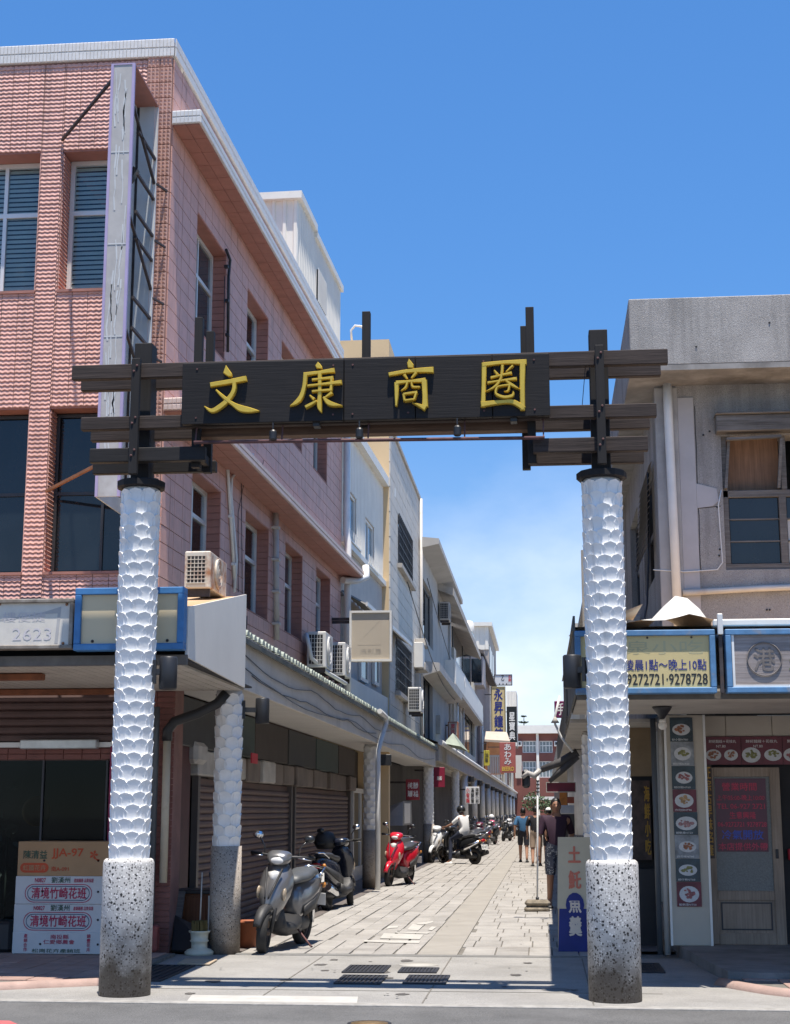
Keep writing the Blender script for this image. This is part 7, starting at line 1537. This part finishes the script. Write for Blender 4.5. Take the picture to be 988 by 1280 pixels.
# ------------------------------------------------------------------ people
def skin_mesh(verts, edges, radii, root=0, sub=2):
    me = bpy.data.meshes.new('figure'); me.from_pydata(verts, edges, []); o = bpy.data.objects.new('figure', me)
    md = o.modifiers.new('s', 'SKIN'); md.use_smooth_shade = True
    for i, r in enumerate(radii): me.skin_vertices[0].data[i].radius = (r, r) if not isinstance(r, tuple) else r
    me.skin_vertices[0].data[root].use_root = True
    s = o.modifiers.new('u', 'SUBSURF'); s.levels = sub; s.render_levels = sub
    vs, fs = evaluated_mesh(o); bpy.data.objects.remove(o); bpy.data.meshes.remove(me)
    return vs, fs
m_skin = mat('tanned_skin', (.34, .18, .115), .55, var=.08, vs=6); m_hair = mat('black_hair', (.012, .011, .011), .5)
def person(label, loc, face, J, shirt, short, H=1.68, shoes=None, hair=True, cap=None, helm=None, long_trousers=False, sleeve=.55, short_len=.85, detail=True):
    """J: joint overrides (x forward, y left, z up) for a 1.7 m figure; face = heading angle"""
    P = dict(pel=(0,0,.93), wai=(0,0,1.06), che=(.01,0,1.27), nb=(-.01,0,1.41), nk=(.0,0,1.47), hc=(.015,0,1.56), ht=(.01,0,1.66))
    for s, q in ((1, 'l'), (-1, 'r')): P.update({q+'h': (0, s*.09, .88), q+'k': (.02, s*.1, .48), q+'a': (-.02, s*.1, .085), q+'t': (.13, s*.12, .035), q+'s': (-.01, s*.185, 1.36), q+'e': (-.03, s*.24, 1.1), q+'w': (.04, s*.25, .86), q+'p': (.06, s*.25, .78)})
    P.update(J); k = H/1.7; P = {a: Vector(b)*k for a, b in P.items()}
    r = thing('person', label, 'person', loc, None, face, world=False)
    names = ['pel', 'wai', 'che', 'nb', 'nk', 'hc', 'ht']; rad = [(.15, .12), (.14, .105), (.16, .11), (.075, .07), (.056, .056), (.075, .085), (.05, .06)]
    edges = [(i, i+1) for i in range(6)]
    for q in 'lr':
        b = len(names); names += [q+'h', q+'k', q+'a', q+'t', q+'s', q+'e', q+'w', q+'p']; rad += [.092, .06, .04, .032, .062, .044, .031, .034]
        edges += [(0, b), (b, b+1), (b+1, b+2), (b+2, b+3), (2, b+4), (b+4, b+5), (b+5, b+6), (b+6, b+7)]
    vs, fs = skin_mesh([P[n] for n in names], edges, [tuple(x*k for x in q) if isinstance(q, tuple) else q*k for q in rad])
    mb = MB(); mb._add(vs, fs, True)
    hd = (P['ht']-P['nk']).normalized(); hc = P['hc']
    f = V(1, 0, 0); f = (f-hd*f.dot(hd)).normalized(); sd_ = hd.cross(f)
    HM = Matrix((f, sd_, hd)).transposed()
    def head(p): return hc + HM @ (Vector(p)*k)
    hb_ = MB(); hb_.ball((0,0,0), (.092, .074, .118), 16, 12); hb_.v = [((x*(1.0 if x > 0 else 1.05)), y*(1-.25*max(0, -z/.118)), z) for x, y, z in hb_.v]
    mb._add([head(p) for p in hb_.v], hb_.f, True)
    mb.loft([[head((.085+dx, y_, z_)) for y_, z_ in ((-w_, -.03), (-w_*.4, .02), (w_*.4, .02), (w_, -.03))] for dx, w_ in ((-.01, .02), (.022, .012))])   # nose
    for s in (-1, 1): e_ = MB(); e_.ball((-.005, s*.077, -.005), (.02, .01, .032), 8, 6); mb._add([head(p) for p in e_.v], e_.f, True)
    if detail:
        for q, s in (('l', 1), ('r', -1)):                           # five fingers, curled a little
            w_, p = P[q+'w'], P[q+'p']; d = (p-w_).normalized(); sd2 = d.cross(V(0, 1, 0)).normalized() if abs(d.y) < .9 else V(1,0,0); nn = d.cross(sd2)
            for i, (o_, l_) in enumerate(((-.027, .075), (-.009, .085), (.009, .08), (.026, .062))):
                a = p+sd2*o_*k; mb.tube([a, a+d*l_*.5*k, a+d*l_*.85*k-nn*s*.018*k, a+d*l_*k-nn*s*.036*k], [.0095*k, .009*k, .0085*k, .006*k], 6)
            mb.tube([p-d*.02*k-sd2*.02*k, p+d*.015*k-sd2*.05*k, p+d*.045*k-sd2*.055*k], [.012*k, .011*k, .007*k], 6)
    body = mb.build('body', m_skin, r)
    # face marks
    for s in (-1, 1):
        MB()._add([head((.083, s*.032+y_, .012+z_)) for y_, z_ in ((-.013, 0), (0, .006), (.013, 0), (0, -.006))], [(0,1,2,3)]).build('eye', m_ink, body)
        MB().tube([head((.084, s*.016, .034)), head((.08, s*.05, .036))], .004*k, 5).build('eyebrow', m_hair, body)
    MB().tube([head((.083, -.02, -.058)), head((.086, 0, -.06)), head((.083, .02, -.058))], .005*k, 5).build('mouth', mat('lips', (.25, .09, .08), .5), body)
    if hair:
        h = MB(); n = 14; rings = []
        for j in range(7):
            t_ = math.radians(-12+j*17); rings.append([head((-.012+.1*math.cos(t_)*math.cos(a)*(1 if math.cos(a) < .3 or j > 2 else .9), .083*math.cos(t_)*math.sin(a), .022+.11*math.sin(t_)-(.05 if math.cos(a) < -.2 and j == 0 else 0)+(.045 if math.cos(a) > .45 and j == 0 else 0))) for a in (2*math.pi*i/n for i in range(n))])
        h.loft(rings); h.build('hair', m_hair, r)
    if cap or helm:
        h = MB(); n = 16; R_ = .135 if helm else .105
        h.loft([[head((-.005+R_*math.cos(t_)*math.cos(a), R_*.9*math.cos(t_)*math.sin(a), .03+R_*1.0*math.sin(t_))) for a in (2*math.pi*i/n for i in range(n))] for t_ in (math.radians(q) for q in (-40 if helm else 5, -15 if helm else 15, 10 if helm else 30, 35, 60, 80))])
        hh = h.build('helmet' if helm else 'cap', cap or helm, r)
        if cap: MB().loft([[head((.09, y_, .045)) for y_ in (-.07, 0, .07)]+[head((.09, y_, .035)) for y_ in (.07, 0, -.07)], [head((.16, y_, .03)) for y_ in (-.05, 0, .05)]+[head((.16, y_, .022)) for y_ in (.05, 0, -.05)]]).build('brim', cap, hh)
    # clothes: the same figure, a little fuller, cut to the garment
    def lerp(a, b, t): return P[a].lerp(P[b], t)
    pts = [P[n] for n in names]
    def garment(name, m, grow, keep):
        rr_ = [tuple((x+grow)*k for x in q) if isinstance(q, tuple) else (q+grow)*k for q in rad]
        a_, f_ = skin_mesh(pts, edges, rr_); out_ = []
        for f in f_:
            c = sum((a_[i] for i in f), V(0, 0, 0))/len(f); best = None
            for (i, j) in edges:
                ab = pts[j]-pts[i]; t_ = max(0, min(1, (c-pts[i]).dot(ab)/max(ab.length_squared, 1e-9))); dd = (c-pts[i]-ab*t_).length
                if best is None or dd < best[0]: best = (dd, names[i], names[j], t_)
            if keep(best[1], best[2], best[3], c): out_.append(f)
        MB()._add(a_, out_, True).build(name, m, r)
    zpel = P['pel'].z; lowp = P['pel'].z-.08*k
    garment('shirt', shirt, .016, lambda i, j, t, c: (i in ('pel', 'wai', 'che') and j in ('wai', 'che', 'nb') and not (i == 'che' and j == 'nb' and t > .8)) or (i == 'pel' and j[1:] == 'h' and c.z > lowp) or (i == 'che' and j[1:] == 's') or (i[1:] == 's' and t < sleeve+.3))
    garment('trousers' if long_trousers else 'shorts', short, .02 if not long_trousers else .014, lambda i, j, t, c: (i == 'pel' and (j[1:] == 'h' or (j == 'wai' and t < .35))) or (i[1:] == 'h' and t < (9 if long_trousers else short_len)) or (long_trousers and i[1:] == 'k' and t < .92))
    for q in 'lr':
        a, t_ = P[q+'a'], P[q+'t']; d = V(t_.x-a.x, t_.y-a.y, 0).normalized(); s_ = V(-d.y, d.x, 0); z0 = min(a.z-.08*k, t_.z-.035*k)
        MB().loft([[a+d*u+s_*w_*y_+V(0, 0, z0-a.z+zz) for y_, zz in ((-1, 0), (1, 0), (1, .03), (.6, hh_), (-.6, hh_), (-1, .03))] for u, w_, hh_ in ((-.07*k, .03, .07), (-.02*k, .042, .085), (.08*k, .05, .06), (.16*k, .048, .045), (.2*k, .03, .035))]).build('shoe', shoes or m_mtb, r)
    return r
m_blus = mat('blue_tee', (.035, .12, .24), .8, var=.15, vs=4); m_blks = mat('black_tee', (.014, .015, .02), .8); m_wht = mat('white_tee', (.7, .7, .69), .8, var=.05); m_purp = mat('dark_plum_tee', (.035, .012, .03), .8, var=.3, vs=2); m_khk = mat('khaki_shorts', (.36, .27, .2), .85); m_drk = mat('dark_shorts', (.018, .02, .03), .85); m_jean = mat('navy_jeans', (.015, .02, .04), .85)
m_pat = mat('patterned_shorts', (.05, .06, .09), .85, speck=[((.3, .32, .34), 42, .5)]); m_sho = mat('white_shoe', (.6, .6, .58), .7)
UP = math.pi/2
walk_l = dict(lk=(.14, .1, .5), la=(.2, .1, .1), lt=(.34, .11, .05), rk=(-.03, -.1, .47), ra=(-.2, -.1, .13), rt=(-.07, -.11, .045), le=(-.1, .26, 1.12), lw=(-.1, .27, .88), lp=(-.08, .27, .8), re=(.03, -.25, 1.11), rw=(.14, -.24, .9), rp=(.17, -.24, .83))
walk_r = {('r' if a[0] == 'l' else 'l')+a[1:]: (v[0], -v[1], v[2]) for a, v in walk_l.items()}
p = gnd(655, 1078.5); person('person in blue T-shirt and dark shorts walking away down the lane', (p.x, p.y, 0), UP, walk_l, m_blus, m_drk, 1.62)
p = gnd(671, 1083.5); person('person in black T-shirt and khaki shorts walking away beside the blue shirt', (p.x, p.y, 0), UP, walk_r, m_blks, m_khk, 1.66)
p = gnd(687, 1080); person('person in white shirt and white cap ahead of the near man', (p.x, p.y, 0), UP, walk_l, m_wht, m_drk, 1.62, cap=m_wht)
p = gnd(695, 1137); person('man in dark plum T-shirt and patterned shorts walking towards the camera', (p.x+.03, p.y+.05, 0), -UP+.1, dict(walk_l, re=(.02, -.27, 1.1), rw=(.08, -.3, .86), rp=(.1, -.3, .78)), m_purp, m_pat, 1.72)
# rider on the black scooter
d = (Vector((fr.x, fr.y))-Vector((rr.x, rr.y))).normalized(); c = (Vector((fr.x, fr.y))+Vector((rr.x, rr.y)))/2
person('rider in white T-shirt and dark helmet sitting on the black scooter', (c.x-d.x*.12, c.y-d.y*.12, 0), math.atan2(d.y, d.x),
       dict(pel=(-.12, 0, .9), wai=(-.1, 0, 1.04), che=(-.03, 0, 1.24), nb=(-.01, 0, 1.38), nk=(.01, 0, 1.44), hc=(.03, 0, 1.53), ht=(.04, 0, 1.63), lh=(-.06, .11, .87), rh=(-.06, -.11, .87), lk=(.26, .2, .72), rk=(.3, -.17, .68), la=(.2, .3, .085), lt=(.33, .33, .035), ra=(.3, -.17, .39), rt=(.44, -.18, .35), ls=(-.03, .18, 1.33), rs=(-.03, -.18, 1.33), le=(.15, .25, 1.15), re=(.15, -.25, 1.15), lw=(.38, .29, 1.06), rw=(.38, -.29, 1.06), lp=(.43, .29, 1.05), rp=(.43, -.29, 1.05)),
       m_wht, m_jean, 1.68, shoes=m_sho, helm=m_blk, long_trousers=True, hair=False)
# cooking counter in the arcade shade beyond the red scooter
t = thing('food_stall', 'grey steel food counter with hood in the arcade beyond the red scooter', 'stall', (-3.9, 39, 0))
MB().bbox((-4.1, 38.2, 0), (-3.55, 41, .85), .02).build('counter', mat('dull_steel', (.3, .3, .31), .4, metal=.6, var=.1), t)
MB()._add([(-4.2, 38.2, 1.15), (-3.5, 38.2, 1.15), (-3.5, 41, 1.15), (-4.2, 41, 1.15), (-3.9, 38.4, 1.6), (-3.5, 38.4, 1.75), (-3.5, 40.8, 1.75), (-3.9, 40.8, 1.6)], [(0,3,2,1),(4,5,6,7),(0,1,5,4),(1,2,6,5),(2,3,7,6),(3,0,4,7)]).build('hood', MATS['dull_steel'], t)
MB().bar((-4.1, 38.3, .85), (-4.1, 38.3, 1.2), .04).build('post', m_steel, t); MB().bar((-3.6, 40.9, .85), (-3.6, 40.9, 1.2), .04).build('post', m_steel, t)
MB().box((-3.495, 38.6, 1.2), (-3.48, 40.2, 1.7)).build('price_list', m_white, t)
bpy.data.scenes.remove(_TMP)
